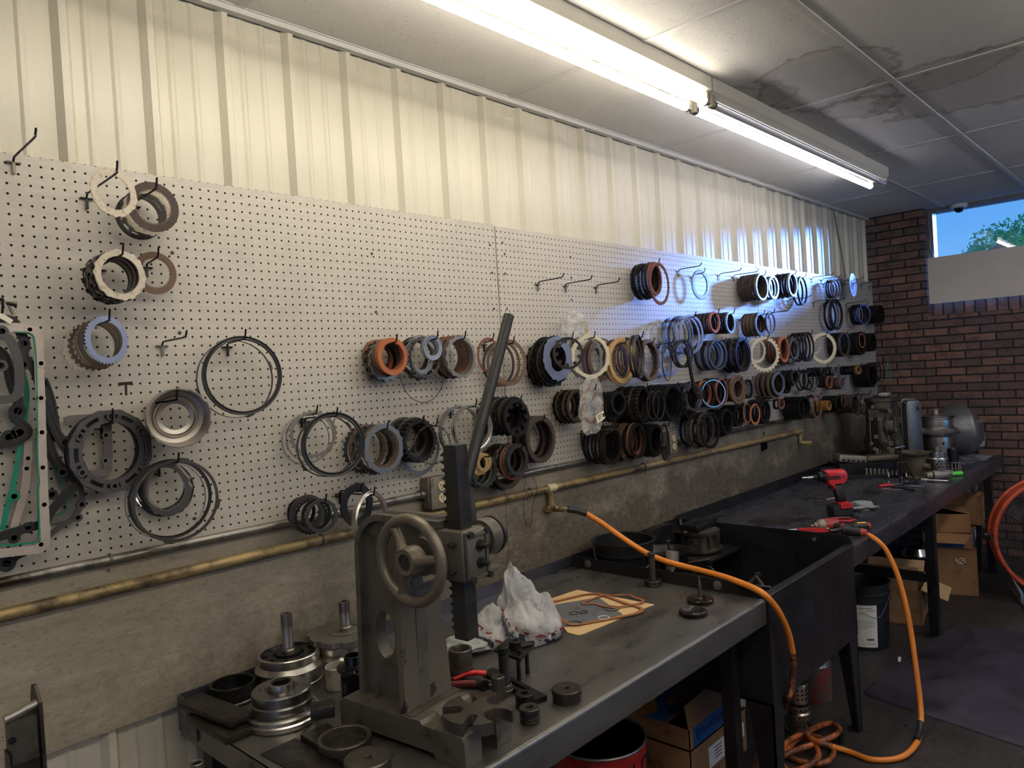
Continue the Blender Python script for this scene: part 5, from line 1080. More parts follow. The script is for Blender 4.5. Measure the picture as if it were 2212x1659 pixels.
def drum(label, px, py, H, R, shaft, rs, top):
    b = T(px, py); t = thing('clutch_drum', label, 'drum', b)
    mb = MB(); k = R; mb.lathe([(.3*k, 0), (k*.99, 0), (k, .004), (k, .22*H), (k*.97, .24*H), (k*.97, .28*H), (k*.985, .30*H), (k*.985, .60*H), (k*.86, .74*H), (k*.86, .78*H), (k*.89, .80*H), (k*.89, .98*H), (k*.87, H), (k*.80, H), (k*.80, .88*H), (.2*k, .88*H)], 72); P('shell', mb, ALU, t)
    for a in (-1.9, -.75):
        mb = MB(); mb.lathe([(0, 0), (.0048, 0), (.0048, .0014), (0, .0014)], 14, M.Rotation(a, 4, 'Z') @ M.Translation((k*.9845, 0, .45*H)) @ M.Rotation(PI/2, 4, 'Y')); P('oil_hole', mb, DARKH, t)
    if top == 'recess':
        mb = MB(); mb.lathe([(rs, .90*H), (k*.79, .90*H), (k*.79, .89*H)], 48); 
        mb.annulus([a for a, _ in square(9, .62, .04)], [k*.76 if l else k*.6 for _, l in square(9, .62, .04)], [k*.44]*36, .9*H, .95*H); mb.annulus([2*PI*j/40 for j in range(40)], [k*.36]*40, [rs]*40, .9*H, 1.0*H); P('retainer', mb, BKS, t)
    else:
        mb = MB(); A = square(11, .6, .05); mb.annulus([a for a, _ in A], [k*1.08 if l else k*1.02 for _, l in A], [rs]*len(A), 1.07*H, 1.24*H); mb.annulus([a+.1 for a, _ in A], [k*1.05 if l else k*.94 for _, l in A], [k*.5]*len(A), 1.0*H, 1.08*H); mb.lathe([(k*.5, 1.24*H), (k*.5, 1.27*H), (k*.42, 1.27*H), (k*.42, 1.24*H)], 40, close=True); P('pump_plate', mb, mat('rough_alloy', srgb(128, 124, 116), .8, .5, .25, 30, .3), t)
    z0 = H*(.95 if top == 'recess' else 1.24); mb = MB(); mb.lathe([(rs*1.22, z0-.01), (rs*1.22, z0+.012), (rs*1.05, z0+.016), (rs*1.05, z0+.022), (rs, z0+.024), (rs, shaft*.66+z0*.34), (rs*.82, shaft*.66+z0*.34+.001)], 36); s_ = P('shaft', mb, SPL, t)
    P('spline', spline(rs*1.04, shaft*.64+z0*.36, shaft), SPL, s_); return t
drum('turned aluminium drum with splined shaft at the back left of the bench', 628, 1478, .098, .100, .212, .0165, 'recess')
drum('aluminium drum with cogged top plate and splined shaft behind the press', 752, 1440, .092, .108, .205, .0170, 'plate')
b = T(612, 1552); t = thing('stepped_hub', 'stepped shiny aluminium hub in front of the first splined drum', 'hub', b)
mb = MB(); mb.lathe([(.02, 0), (.096, 0), (.0985, .003), (.0985, .014), (.094, .017), (.094, .026), (.090, .031), (.086, .031), (.083, .026), (.080, .026)], 72); P('flange', mb, ALU, t)
mb = MB(); mb.lathe([(.02, .026), (.0775, .026), (.0785, .03), (.0785, .052), (.0755, .056), (.0765, .060), (.0765, .080), (.073, .084), (.044, .084), (.041, .080), (.036, .080), (.034, .098), (.032, .099), (.026, .099), (.0255, .03)], 72); hb = P('body', mb, mat('satin_aluminium', srgb(150, 148, 146), 1, .3, .08, 30, rv=.05), t)
P('bore_teeth', (lambda q: (q.annulus([a for a, _ in square(40, .5)], [.0262]*160, [.0215 if l else .024 for _, l in square(40, .5)], .07, .095), q)[1])(MB()), DS, t)
WHB = mat('stained_white_metal', srgb(176, 168, 156), .3, .5, .1, 30, .1, grime=(srgb(96, 82, 66), .35, 26))
item('bushing', 'pale stained bushing between the second drum and the black sleeve', 'bushing', 730, 1484, [(.033, 0), (.0345, .002), (.0345, .062), (.033, .064), (.0295, .064), (.0295, .002)], WHB, close=True)
b = T(768, 1517); t = thing('flanged_sleeve', 'glossy black flanged sleeve standing left of the press column', 'sleeve', b); GBL = mat('gloss_black', srgb(26, 26, 27), .3, .22, .2, 30)
mb = MB(); mb.lathe([(.028, 0), (.036, 0), (.037, .003), (.036, .086), (.044, .094), (.046, .098), (.044, .103), (.026, .106), (.0235, .109)], 48); P('body', mb, GBL, t)
mb = MB(); mb.lathe([(.0245, .10), (.0245, .130), (.0235, .132), (.0185, .132), (.018, .09)], 40); P('neck', mb, GBL, t)
slab('steel_block', 'small dark steel block between the stepped hub and the press', 'steel block', ((673, 1541), (724, 1533), (687, 1556)), ZT+.030, .030, RAWD)
slab('steel_plate_bar', 'thick flat steel bar under the plain steel ring', 'steel bar', ((648, 1586), (752, 1652), (708, 1562)), ZT+.016, .016, RAWD)
slab('sheet_plate', 'thin rusty sheet plate at the front left of the near bench', 'steel sheet', ((563, 1628), (690, 1700), (650, 1600)), ZT+.003, .003, RAWD)
item('spacer_ring', 'plain steel ring lying on the flat bar left of the press base', 'ring', 745, 1608, [(.054, 0), (.063, 0), (.064, .002), (.064, .018), (.062, .020), (.056, .020), (.054, .018)], RAW, close=True, z=ZT+.016, n=64)
item('press_disc', 'solid steel disc with a small center hole at the bottom edge', 'disc', 796, 1672, [(.009, 0), (.052, 0), (.053, .002), (.053, .036), (.0505, .039), (.010, .039), (.009, .037)], RAW, close=True, n=56)
# right of the press
b = T(998, 1466); t = thing('bushing_stack', 'two stacked steel bushings right of the press column', 'bushing', b)
mb = MB(); mb.lathe([(.028, 0), (.0355, 0), (.036, .002), (.036, .016), (.0345, .018), (.0345, .021), (.036, .023), (.036, .038), (.030, .040)], 48); P('lower_bushing', mb, RAW, t); mb = MB(); mb.lathe([(.026, .03), (.034, .040), (.0345, .043), (.0345, .088), (.033, .090), (.027, .090), (.026, .088)], 48, close=True); P('upper_bushing', mb, RAW, t)
b = T(1020, 1492); t = thing('pliers', 'pliers with one red grip beside the press column', 'pliers', b); REDP = mat('red_grip', srgb(196, 38, 38), 0, .35, .08, 30); MAR = mat('maroon_grip', srgb(96, 30, 34), 0, .4, .15, 30)
a_, b_ = T(985, 1479)-b, T(1052, 1474)-b; mb = MB(); mb.tube(smoothpts([V((a_.x-.01, a_.y+.01, .014)), V(((a_.x+b_.x)/2, (a_.y+b_.y)/2, .030)), V((b_.x, b_.y, .026))], 6), [.005]*6+[.008]*7, 12); P('grip', mb, REDP, t)
a2, b2 = T(975, 1486)-b, T(1050, 1488)-b; mb = MB(); mb.tube(smoothpts([V((a2.x-.01, a2.y, .012)), V(((a2.x+b2.x)/2, (a2.y+b2.y)/2, .014)), V((b2.x, b2.y, .012))], 6), .0095, 12); P('grip', mb, MAR, t)
mb = MB(); mb.box(V((a_.x-.03, a_.y+.02, .014)), (.06, .02, .012), M.Rotation(-.6, 3, 'Z')); P('jaw', mb, DS, t)
a_, b_ = T(975, 1462), T(1045, 1490); t = thing('hand_file', 'black rubber grip bar lying under the pliers', 'bar', a_); d_ = b_-a_; mb = MB(); mb.tube([V((-.05, .03, .013)), V((0, 0, .0135)), V((d_.x, d_.y, .0135))], .013, 14); P('bar', mb, BLK, t)
mb = MB(); mb.tube([V((d_.x, d_.y, .0135)), V((d_.x, d_.y, .0135))+d_.normalized()*.008], .0145, 14); P('end_cap', mb, BKS, t)
item('washer', 'thick washer beside the grooved stud', 'washer', 1062, 1484, [(.007, 0), (.016, 0), (.017, .002), (.017, .012), (.015, .014), (.008, .014)], RAW, close=True, n=32)
item('washer', 'thick washer resting at the edge of the star plate', 'washer', 1078, 1507, [(.008, 0), (.018, 0), (.0185, .002), (.0185, .058), (.017, .060), (.009, .060), (.008, .058)], RAW, close=True, n=32)
b = T(1092, 1497); t = thing('threaded_stud', 'tall grooved dark stud standing on its round foot', 'stud', b)
pr = [(0, .0), (.0225, 0), (.023, .002), (.023, .012), (.020, .014), (.020, .024), (.015, .026)]; mb = MB(); mb.lathe(pr, 40); P('foot', mb, RAW, t)
pr = [(.0145, .026)]; z = .028
while z < .108: pr += [(.0145, z), (.0136, z+.001), (.0136, z+.0026), (.0145, z+.0036)]; z += .0052
pr += [(.0148, .110), (.0148, .128), (.013, .130), (0, .130)]; mb = MB(); mb.lathe(pr, 32); P('rod', mb, BKS, t)
b = T(1122, 1471); t = thing('leg_plate_tool', 'black square plate on three legs with a collar on top', 'tool', b); hp = .066
pl_ = [at_z(x, y, ZT+hp)-b for x, y in ((1066, 1403), (1124, 1424), (1154, 1391), (1098, 1378))]; mb = MB(); mb.prism([(v.x, v.y) for v in pl_], hp-.008, hp); P('plate', mb, BKS, t, 20)
for px, py in ((1122, 1471), (1140, 1454), (1086, 1452)):
    q = T(px, py)-b; mb = MB(); mb.cyl((q.x, q.y, .0), (q.x, q.y, hp-.008), .0062, None, 14); P('leg', mb, BKS, t)
q = at_z(1113, 1401, ZT+hp)-b; mb = MB(); mb.lathe([(.009, hp), (.0175, hp), (.018, hp+.002), (.018, hp+.022), (.0165, hp+.024), (.010, hp+.024), (.009, hp+.022)], 32, M.Translation((q.x, q.y, 0)), close=True); P('collar', mb, BKS, t)
q = at_z(1123, 1413, ZT+hp)-b; mb = MB(); mb.cyl((q.x, q.y, hp), (q.x, q.y, hp+.012), .006, None, 8); q2 = at_z(1137, 1398, ZT+hp)-b; mb.tube([(q2.x-.02, q2.y+.01, hp+.004), (q2.x+.02, q2.y-.008, hp+.004)], .004, 8); P('bolt', mb, BKS, t)
a_, b_, c_ = [at_z(x, y, ZT+.014) for x, y in ((1040, 1450), (1155, 1512), (1064, 1441))]
t = thing('slotted_bar', 'flat black bar with a long slot behind the grooved stud', 'bar', a_-V((0, 0, .014))); u = (b_-a_); v = (c_-a_); L_ = u.length; u.normalize(); w_ = abs(v.dot(V((-u.y, u.x, 0)))); mx = M((u, V((-u.y, u.x, 0)), V((0, 0, 1)))).transposed().to_4x4()
mb = MB(); hw_ = w_/2; 
for q in ((0, .45, 0, w_), (.83, 1, 0, w_), (.45, .83, 0, w_*.36), (.45, .83, w_*.64, w_)): mb.bbox((L_*q[0], q[2], 0), (L_*q[1], q[3], .014))
mb.v = [tuple(mx @ V(p)) for p in mb.v]; P('bar', mb, BKS, t, 0)
item('bushing', 'smooth dark bushing right of the star plate', 'bushing', 1134, 1526, [(.010, 0), (.024, 0), (.0245, .002), (.0245, .034), (.0225, .0365), (.011, .0365), (.010, .034)], BKS, close=True, n=40)
item('bushing', 'grooved bushing nearest the front edge right of the star plate', 'bushing', 1145, 1558, [(.010, 0), (.025, 0), (.025, .005), (.0238, .006), (.0238, .008), (.025, .009), (.025, .013), (.0238, .014), (.0238, .016), (.025, .017), (.025, .021), (.022, .022), (.022, .025), (.0262, .026), (.0262, .035), (.0245, .037), (.011, .037), (.010, .035)], RAWD, close=True, n=40)
item('press_disc', 'round dark steel disc alone at the front edge of the bench', 'disc', 1225, 1512, [(.008, 0), (.0375, 0), (.038, .018), (.0405, .020), (.0405, .031), (.038, .0335), (.009, .0335), (.008, .032)], RAWD, close=True, n=48)
# shopping bag and rag
n = NT('bag_film'); f = n.noise(14, 6, .6); n.set(Base_Color=srgb(224, 224, 226), Roughness=.3, IOR=1.3); n.b.inputs['Transmission Weight'].default_value = .35; n.b.inputs['Subsurface Weight'].default_value = 0
tc = n.coord(); sp = n.new('ShaderNodeSeparateXYZ'); n.link(tc, sp.inputs[0]); band = n.math('ABSOLUTE', n.math('ADD', n.math('ADD', n.math('MULTIPLY', sp.outputs[0], .55), sp.outputs[2]), n.math('MULTIPLY', sp.outputs[1], -.3)))
ink = n.math('MULTIPLY', n.val(band, 1, 0, .016, .022), n.val(n.noise(45, 1, .3), 0, 1, .48, .5)); inr = n.math('MULTIPLY', n.math('MULTIPLY', n.val(n.math('ABSOLUTE', n.math('ADD', band, -.028)), 1, 0, .004, .008), n.val(n.noise(70, 1, .3, n.coord(loc=(3, 1, 2))), 0, 1, .48, .5)), 1)
cc = n.mix(ink, srgb(224, 224, 226), srgb(48, 48, 92)); cc = n.mix(inr, cc, srgb(160, 60, 66)); n.set(Base_Color=cc, Alpha=n.val(f, .55, .95, .3, .7)); n.bump(n.noise(9, 7, .6, None, 1.0), .8, .02); BAGM = n.m
RAG = mat('grey_rag', srgb(150, 152, 148), 0, .9, .15, 90, .4)
b = T(1120, 1378); t = thing('shopping_bag', 'white plastic shopping bag with blue and red print on the bench', 'plastic bag', b); t.rotation_euler = (0, 0, math.radians(-45))
def bagshape(p):
    if p.z < -.35: p.z = -.35
    return p
def peak(p):
    if p.z < -.55: p.z = -.55
    k = max(0, p.z); return V((p.x*(1-.35*k), p.y*(1-.45*k), p.z*(1+.25*k)))
crumple('film', M.Translation((.012, .012, .062)) @ M.Rotation(-.12, 4, 'Y'), .115, .09, .118, BAGM, t, .46, 2.0, 11, 6, peak)
crumple('side_lobe', M.Translation((.095, .0, .046)), .062, .066, .078, BAGM, t, .3, 1.8, 4, 5, peak)
crumple('film_fold', M.Translation((-.085, -.02, .036)), .09, .075, .066, BAGM, t, .34, 2.0, 7, 5, peak)
b = T(1010, 1402); crumple('rag', M.Translation(b+V((0, 0, .011))), .085, .07, .033, RAG, None, .5, 2.6, 2, 5, bagshape); tag(bpy.data.objects['rag'], 'crumpled grey rag under the left side of the shopping bag', 'rag')
# gasket kit on a sheet of card
CARD = mat('tan_card', srgb(206, 172, 124), 0, .75, .06, 30, .05); BGK = mat('brown_fibre_gasket', srgb(150, 94, 56), 0, .7, .12, 60); GSH = mat('grey_gasket_sheet', srgb(106, 108, 112), .1, .4, .12, 25, .1)
b = T(1300, 1325); poly = [T(x, y)-b for x, y in ((1247, 1275), (1413, 1307), (1400, 1312), (1262, 1370), (1248, 1373), (1226, 1367), (1172, 1300))]; mb = MB(); mb.prism([(v.x, v.y) for v in poly], 0, .0022); o = mb.build('card_sheet', CARD, None, 0); o.location = b; tag(o, 'tan card sheet on the bench under the gasket kit', 'card')
def flat(name, label, pts, w, h, m, closed=True, th=.002, cat='gasket', sub=5):
    q = [at_z(x, y, ZT+h) for x, y in pts]; c0 = q[0]; l2 = [(v.x, v.y) for v in (smoothpts([V((p.x-c0.x, p.y-c0.y, 0)) for p in q], sub, closed) if sub else [V((p.x-c0.x, p.y-c0.y, 0)) for p in q])]
    mb = MB(); mb.strip(l2, w, 0, th, closed); o = mb.build(name, m, None, 30); o.location = c0; return tag(o, label, cat)
q = [at_z(x, y, ZT+.003) for x, y in ((1176, 1311), (1293, 1292), (1344, 1328), (1257, 1350), (1208, 1356), (1180, 1340))]; c0 = q[0]; mb = MB(); mb.prism([(v.x-c0.x, v.y-c0.y) for v in q], 0, .003); o = mb.build('gasket_sheet', GSH, None, 0); o.location = c0; tag(o, 'grey perforated gasket sheet in clear wrap on the tan card', 'gasket')
mb = MB()
for i in range(46):
    u, v = rnd(.08, .95), rnd(.06, .94)
    if .2 < v < .75 and .15 < u < .7: continue
    A_ = q[0].lerp(q[1], u); B_ = q[5].lerp(q[2], u); pt = A_.lerp(B_, v); mb.cyl((pt.x-c0.x, pt.y-c0.y, .0028), (pt.x-c0.x, pt.y-c0.y, .0033), rnd(.0012, .0028), None, 8)
P('punched_hole', mb, DARKH, o, 0)['kind'] = 'stuff'
flat('pan_gasket', 'large brown fibre gasket frame on the tan card', [(1176, 1307), (1210, 1297), (1262, 1285), (1290, 1283), (1310, 1288), (1350, 1303), (1380, 1312), (1387, 1318), (1380, 1324), (1345, 1332), (1290, 1342), (1240, 1350), (1215, 1340)], .014, .0062, BGK)
flat('pump_gasket', 'triangular brown fibre gasket at the far side of the card', [(1258, 1304), (1275, 1296), (1302, 1286), (1312, 1285), (1326, 1286), (1356, 1285), (1372, 1291), (1390, 1298), (1380, 1304), (1350, 1309), (1325, 1313), (1300, 1309), (1285, 1304), (1270, 1305)], .010, .0085, BGK, sub=4)
for lb, x, y, rx, m in (('black o-ring left on the gasket sheet', 1239.5, 1324, .0165, BLK), ('thin black o-ring right on the gasket sheet', 1260.5, 1322, .0145, BLK), ('white o-ring at the near edge of the gasket sheet', 1304, 1334, .0195, mat('white_seal', srgb(225, 225, 225), 0, .5, .03)), ('large black o-ring at the far right of the gasket sheet', 1322, 1314, .027, BLK), ('large black o-ring half under the bag', 1240, 1347, .026, BLK)):
    p = at_z(x, y, ZT+.0078); mb = MB(); mb.tube([(rx*math.cos(2*PI*k/36), rx*math.sin(2*PI*k/36), 0) for k in range(36)], .0014, 6, True); o = mb.build('o_ring', m); o.location = p; tag(o, lb, 'o-ring')
o = flat('square_seal', 'small brown square seal on the gasket sheet', [(1234, 1312), (1250, 1310), (1253, 1316), (1237, 1317.5)], .003, .0065, BGK, True, .0015, 'seal', 0)
# studs and discs at the far end of the near bench
b = T(1411, 1264); t = thing('threaded_stud', 'tall threaded stud with round foot near the bench end flange', 'stud', b)
mb = MB(); mb.lathe([(0, 0), (.034, 0), (.0345, .002), (.0345, .007), (.033, .009), (.035, .012), (.0355, .020), (.033, .023), (.016, .024)], 44); P('foot', mb, DS, t)
pr = [(.0132, .024)]; z = .026
while z < .118: pr += [(.0132, z), (.0120, z+.0012), (.0120, z+.0022), (.0132, z+.0034)]; z += .0048
pr += [(.0132, .122), (.0160, .123), (.0165, .128), (.014, .130), (0, .130)]; mb = MB(); mb.lathe(pr, 28); P('rod', mb, RAWD, t)
OILB = mat('oily_black', srgb(30, 28, 27), .5, .25, .25, 20, .05, grime=(srgb(60, 46, 36), .4, 20))
b = T(1513, 1300); t = thing('pin_disc', 'oily black disc with an upright center pin', 'disc', b); mb = MB(); mb.lathe([(0, 0), (.046, 0), (.048, .003), (.048, .011), (.045, .014), (.020, .012), (.018, .009), (0, .009)], 48); P('disc', mb, OILB, t)
mb = MB(); mb.lathe([(.009, .008), (.0085, .014), (.0065, .016), (.0065, .062), (.0058, .072), (.0035, .078), (.0032, .093), (0, .094)], 20); P('pin', mb, RAW, t)
b = T(1497, 1327); t = thing('pressure_plate', 'oily black disc with a dished center nearest the end flange', 'disc', b); mb = MB(); mb.lathe([(.010, .006), (.014, .010), (.022, .006), (.034, .010), (.044, .016), (.0485, .014), (.050, .010), (.049, .003), (.046, 0), (.012, 0)], 48, close=True); P('disc', mb, OILB, t)
# tall bracket tool at the lower left and the tube below the bench
b = at_y(48, 1575, -.42); t = thing('clamp_bracket', 'steel clamp bracket on a post at the lower left edge', 'bracket', (b.x, b.y, 0)); zc = b.z
mb = MB(); mb.bbox((-.028, -.02, 0), (.022, .02, zc-.035)); P('post', mb, RAWD, t)
mb = MB(); mb.bbox((-.024, -.024, zc-.055), (.020, .02, zc+.028)); P('block', mb, RAW, t); mb = MB(); mb.cyl((-.030, -.012, zc+.032), (.030, -.012, zc+.046), .009, None, 14); P('pin', mb, GS, t)
mb = MB(); mb.prism([(-.03, zc-.12), (.03, zc-.12), (.03, zc+.05), (.018, zc+.075), (-.005, zc+.078), (-.03, zc+.05)], .024, .030, M(((0, 0, 1, 0), (1, 0, 0, 0), (0, 1, 0, 0), (0, 0, 0, 1)))); P('side_plate', mb, RAWD, t)
mb = MB(); mb.cyl((-.024, -.026, zc-.005), (-.024+.001, -.030, zc-.005), .007, None, 12); P('bolt', mb, DS, t)
b = at_y(425, 1648, -.30); t = thing('pipe_stub', 'upright grey pipe stub below the left end of the near bench', 'pipe', (b.x, b.y, 0)); mb = MB(); mb.lathe([(.011, 0), (.0165, 0), (.0165, b.z), (.015, b.z+.002), (.011, b.z)], 28, close=True); P('tube', mb, GALV, t)
mb = MB(); mb.lathe([(.0165, 0), (.06, 0), (.06, .008), (.0165, .010)], 28, close=True); P('foot', mb, GALV, t)
# ------------------------------------------------------------------ in the sink
ZS = .5805
CAST = mat('greasy_casting', srgb(84, 78, 70), .55, .5, .3, 18, .3, grime=(srgb(40, 36, 32), .5, 14))
CASTL = mat('pale_casting', srgb(142, 136, 126), .6, .48, .2, 22, .25, grime=(srgb(84, 74, 62), .4, 12))
PLB = mat('black_plastic', srgb(24, 24, 25), 0, .38, .2, 20)
RUS = mat('brown_casting', srgb(110, 98, 84), .5, .55, .2, 20, .3, grime=(srgb(70, 58, 46), .4, 10))
b = V((1.79, -.195, ZS)); hb = at_y(1345, 1163, -.195).z-ZS
t = thing('bucket', 'black plastic bucket standing in the sink against the wall', 'bucket', b)
mb = MB(); mb.lathe([(0, 0), (.112, 0), (.115, .004), (.131, hb-.06), (.136, hb-.06), (.136, hb-.052), (.133, hb-.05), (.134, hb-.012), (.142, hb-.012), (.143, hb-.002), (.139, hb), (.131, hb-.004), (.112, .006), (0, .006)], 56); P('body', mb, PLB, t)
mb = MB(); mb.tube(smoothpts([V((.136*math.cos(a), .136*math.sin(a), hb-.035-.10*math.sin((a-2.2)/PI*PI))) for a in [2.2+PI*k/10 for k in range(11)]], 3), .0022, 6); P('bail', mb, GS, t)
c = at_y(1515, 1170, -.27); t = thing('gear_case', 'ribbed grey gear case lying on the sink shelf', 'gear case', (c.x, c.y, ZS)); z0 = c.z-.045-ZS
mb = MB(); pts = [V((.115*math.cos(a)*(1+.06*math.sin(3*a)), .095*math.sin(a)*(1+.05*math.cos(2*a)), 0)) for a in [2*PI*k/28 for k in range(28)]]
mb.loft([[p*s+V((0, 0, z)) for p in pts] for s, z in ((.86, z0), (1, z0+.008), (1, z0+.02), (.84, z0+.026), (.78, z0+.085), (.92, z0+.09), (.92, z0+.105), (.6, z0+.11))]); P('housing', mb, CAST, t)
for k in range(12):
    a = 2*PI*k/12; mb = MB(); mb.box((.092*math.cos(a), .076*math.sin(a), z0+.055), (.022, .008, .06), M.Rotation(a, 3, 'Z')); P('rib', mb, CAST, t, 0)
mb = MB(); mb.cbox((.01, .02, z0+.125), (.19, .11, .035), .008); mb.cyl((.08, .0, z0+.12), (.1, -.03, z0+.15), .012); P('cover', mb, BKS, t)
mb = MB(); mb.bbox((-.17, -.13, z0-.012), (.21, .12, z0-.002)); mb.bbox((-.17, -.13, .0), (-.14, .12, z0-.01)); mb.bbox((.18, -.13, 0), (.21, .12, z0-.01)); P('stand', mb, BLKP, t, 0)
c = at_y(1425, 1150, -.21); t = thing('band_clamp', 'curved dark steel band with a pivot bolt behind the bucket', 'band clamp', (c.x, c.y, c.z)); A_ = at_y(1400, 1165, -.21)-c
mb = MB(); B_ = [at_y(x, y, -.21)-c for x, y in ((1398, 1160), (1410, 1148), (1430, 1139), (1452, 1137), (1470, 1140))]; mb.loft([[V((p.x, -.02, p.z+.012)), V((p.x, .025, p.z+.012)), V((p.x, .025, p.z-.03)), V((p.x, -.02, p.z-.03))] for p in smoothpts(B_, 4)]); mb.bbox((B_[-1].x-.02, -.03, ZS-c.z), (B_[-1].x+.0, .02, B_[-1].z-.0)); P('band', mb, DS, t)
mb = MB(); p = B_[-1]; mb.cyl((p.x-.01, -.02, p.z-.02), (p.x-.01, -.04, p.z-.02), .010, None, 8); mb.cyl((p.x-.01, -.01, p.z), (p.x-.015, -.01, p.z+.045), .006, None, 8); P('pivot_bolt', mb, GS, t)
c = at_y(1440, 1192, -.36); t = thing('fan_shroud', 'round black bowl part between the bucket and the gear case', 'housing', (c.x, c.y, ZS)); zz = c.z-ZS
mb = MB(); mb.lathe([(.03, zz-.04), (.085, zz-.03), (.105, zz), (.108, zz+.01), (.1, zz+.008), (.08, zz-.02), (.03, zz-.03)], 40, close=True); mb.cyl((0, 0, 0), (0, 0, zz-.03), .03); P('bowl', mb, BKS, t)
mb = MB(); mb.cyl((-.01, -.02, zz-.02), (-.012, -.02, zz+.05), .007, None, 12); mb.cyl((-.012, -.02, zz+.05), (-.013, -.02, zz+.055), .009, None, 12); P('chrome_nozzle', mb, CHR, t)
def rod(name, label, cat, p0, p1, r, m, extra=(), n=18):
    p0, p1 = V(p0), V(p1); t = thing(name, label, cat, p0); mb = MB(); mb.tube([V((0, 0, 0)), p1-p0], r, n); P('tube', mb, m, t)
    for nm, f0, f1, rr, mm in extra: mb = MB(); mb.tube([(p1-p0)*f0, (p1-p0)*f1], rr, n); P(nm, mb, mm, t)
    return t
a_ = at_y(1440, 1242, -.53); rod('steel_pipe', 'short silver pipe with a ball joint leaning on the end flange', 'pipe', (a_.x+.02, a_.y+.02, ZS+.01), at_y(1452, 1205, -.50), .021, ALU, (('ball_joint', .86, 1.08, .027, CASTL),))
rod('grease_gun', 'black tool body with a stepped nozzle lying beside the silver pipe', 'tool', at_y(1462, 1232, -.52), at_y(1508, 1245, -.64), .016, BKS, (('nozzle', .98, 1.22, .008, DS), ('collar', .5, .62, .020, DS), ('head', -.1, .2, .021, BKS)))
p = at_y(1545, 1262, -.66); t = thing('perforated_disc', 'round perforated steel disc standing in the sink near the front', 'disc', (p.x, p.y, p.z)); mb = MB(); A = M.Rotation(.9, 4, 'Z') @ M.Rotation(PI/2-.25, 4, 'X'); mb.lathe([(0, 0), (.074, 0), (.076, .002), (.074, .004), (0, .004)], 48, A); P('disc', mb, GS, t)
mb = MB()
for i in range(-6, 7):
    for j in range(-6, 7):
        q = V((i*.0105+(j % 2)*.005, j*.0092, 0))
        if q.length < .068: mb.lathe([(.0032, -.0015), (0, -.003)], 6, A @ M.Translation(q))
P('perforation', mb, DARKH, t, 0)['kind'] = 'stuff'
rod('t_handle', 'T shaped sliding handle beside the gear case', 'tool', at_y(1487, 1216, -.38), at_y(1535, 1208, -.46), .0075, DS, (('cross_bar', .95, 1.0, .004, GS),), 10)
rod('clevis_rod', 'grey rod with a thin lever at the right end of the sink', 'tool', at_y(1616, 1263, -.80), at_y(1636, 1244, -.74), .010, DS, (('end_eye', .95, 1.1, .014, DS),), 12)
rod('lever_rod', 'thin steel lever rod crossing the grey rod in the sink', 'tool', at_y(1634, 1246, -.76), at_y(1648, 1264, -.86), .006, GS, (), 10)
rod('wand', 'thin blue-grey wand lying at the front of the sink', 'tool', at_y(1636, 1266, -.80), at_y(1664, 1268, -.87), .0045, BGS, (('tip', -.1, .35, .008, GS),), 10)

# ------------------------------------------------------------------ orange air hose
ORH = mat('orange_hose', srgb(222, 132, 46), 0, .42, .08, 20, .03); ORD = mat('oily_orange_hose', srgb(206, 116, 46), 0, .42, .15, 20, .03, grime=(srgb(66, 40, 22), .75, 22)); ORC = mat('coiled_orange_hose', srgb(190, 104, 52), 0, .45, .15, 20, .03, grime=(srgb(90, 52, 30), .6, 16))
s0 = at_y(1200, 1098, -.06)
t = thing('air_hose', 'orange air hose running from the brass pipe over the sink to the far bench', 'hose', s0)
def loc(ps): return [p-s0 for p in ps]
mb = MB(); f0, f1 = s0, at_y(1226, 1100, -.10); mb.tube(loc([f0, f0.lerp(f1, .3), f0.lerp(f1, .32), f0.lerp(f1, .7), f0.lerp(f1, .72), f1]), [.010, .010, .014, .014, .009, .009], 12); P('coupler', mb, BRASS, t)
mb = MB(); e = at_y(1266, 1109, -.15); mb.tube(smoothpts(loc([f1, f1.lerp(e, .5)+V((0, 0, .003)), e]), 5), .0145, 14); P('strain_sleeve', mb, BLK, t)
A = [e, at_y(1300, 1130, -.20), at_y(1345, 1162, -.29), at_y(1395, 1194, -.40), at_y(1440, 1213, -.50), at_y(1500, 1229, -.62), at_y(1560, 1245, -.75), at_y(1610, 1263, -.86), at_y(1640, 1277, -.925), at_y(1660, 1293, -.955), at_y(1684, 1325, -.965), at_y(1703, 1368, -.965), at_y(1712, 1410, -.962), at_y(1714, 1445, -.96), at_y(1711, 1480, -.955), at_y(1702, 1510, -.945), at_y(1693, 1530, -.90)]
k = 12; mb = MB(); mb.tube(smoothpts(loc(A[:k+1]), 7), .0118, 14); P('upper_run', mb, ORH, t); mb = MB(); mb.tube(smoothpts(loc(A[k:]), 7), .0118, 14); P('oily_run', mb, ORD, t)
zf = .013
C_ = [A[-1], V((1.70, -.83, .20)), V((1.76, -.80, .06)), at_z(1720, 1600, zf), at_z(1765, 1592, zf), at_z(1800, 1620, zf+.005), at_z(1780, 1648, zf), at_z(1715, 1640, zf), at_z(1692, 1612, zf+.02), at_z(1735, 1588, zf+.024), at_z(1768, 1625, zf+.024), at_z(1750, 1652, zf+.02), at_z(1705, 1665, zf), at_z(1690, 1635, zf+.02), at_z(1755, 1608, zf+.03), at_z(1800, 1590, zf+.03), at_z(1814, 1576, zf+.02), at_z(1795, 1562, zf+.012), at_z(1755, 1575, zf+.04), at_z(1745, 1590, zf+.045), at_z(1770, 1604, zf+.045), at_z(1795, 1612, zf+.03)]
mb = MB(); mb.tube(smoothpts(loc(C_), 7), .0118, 12); P('floor_coil', mb, ORC, t)
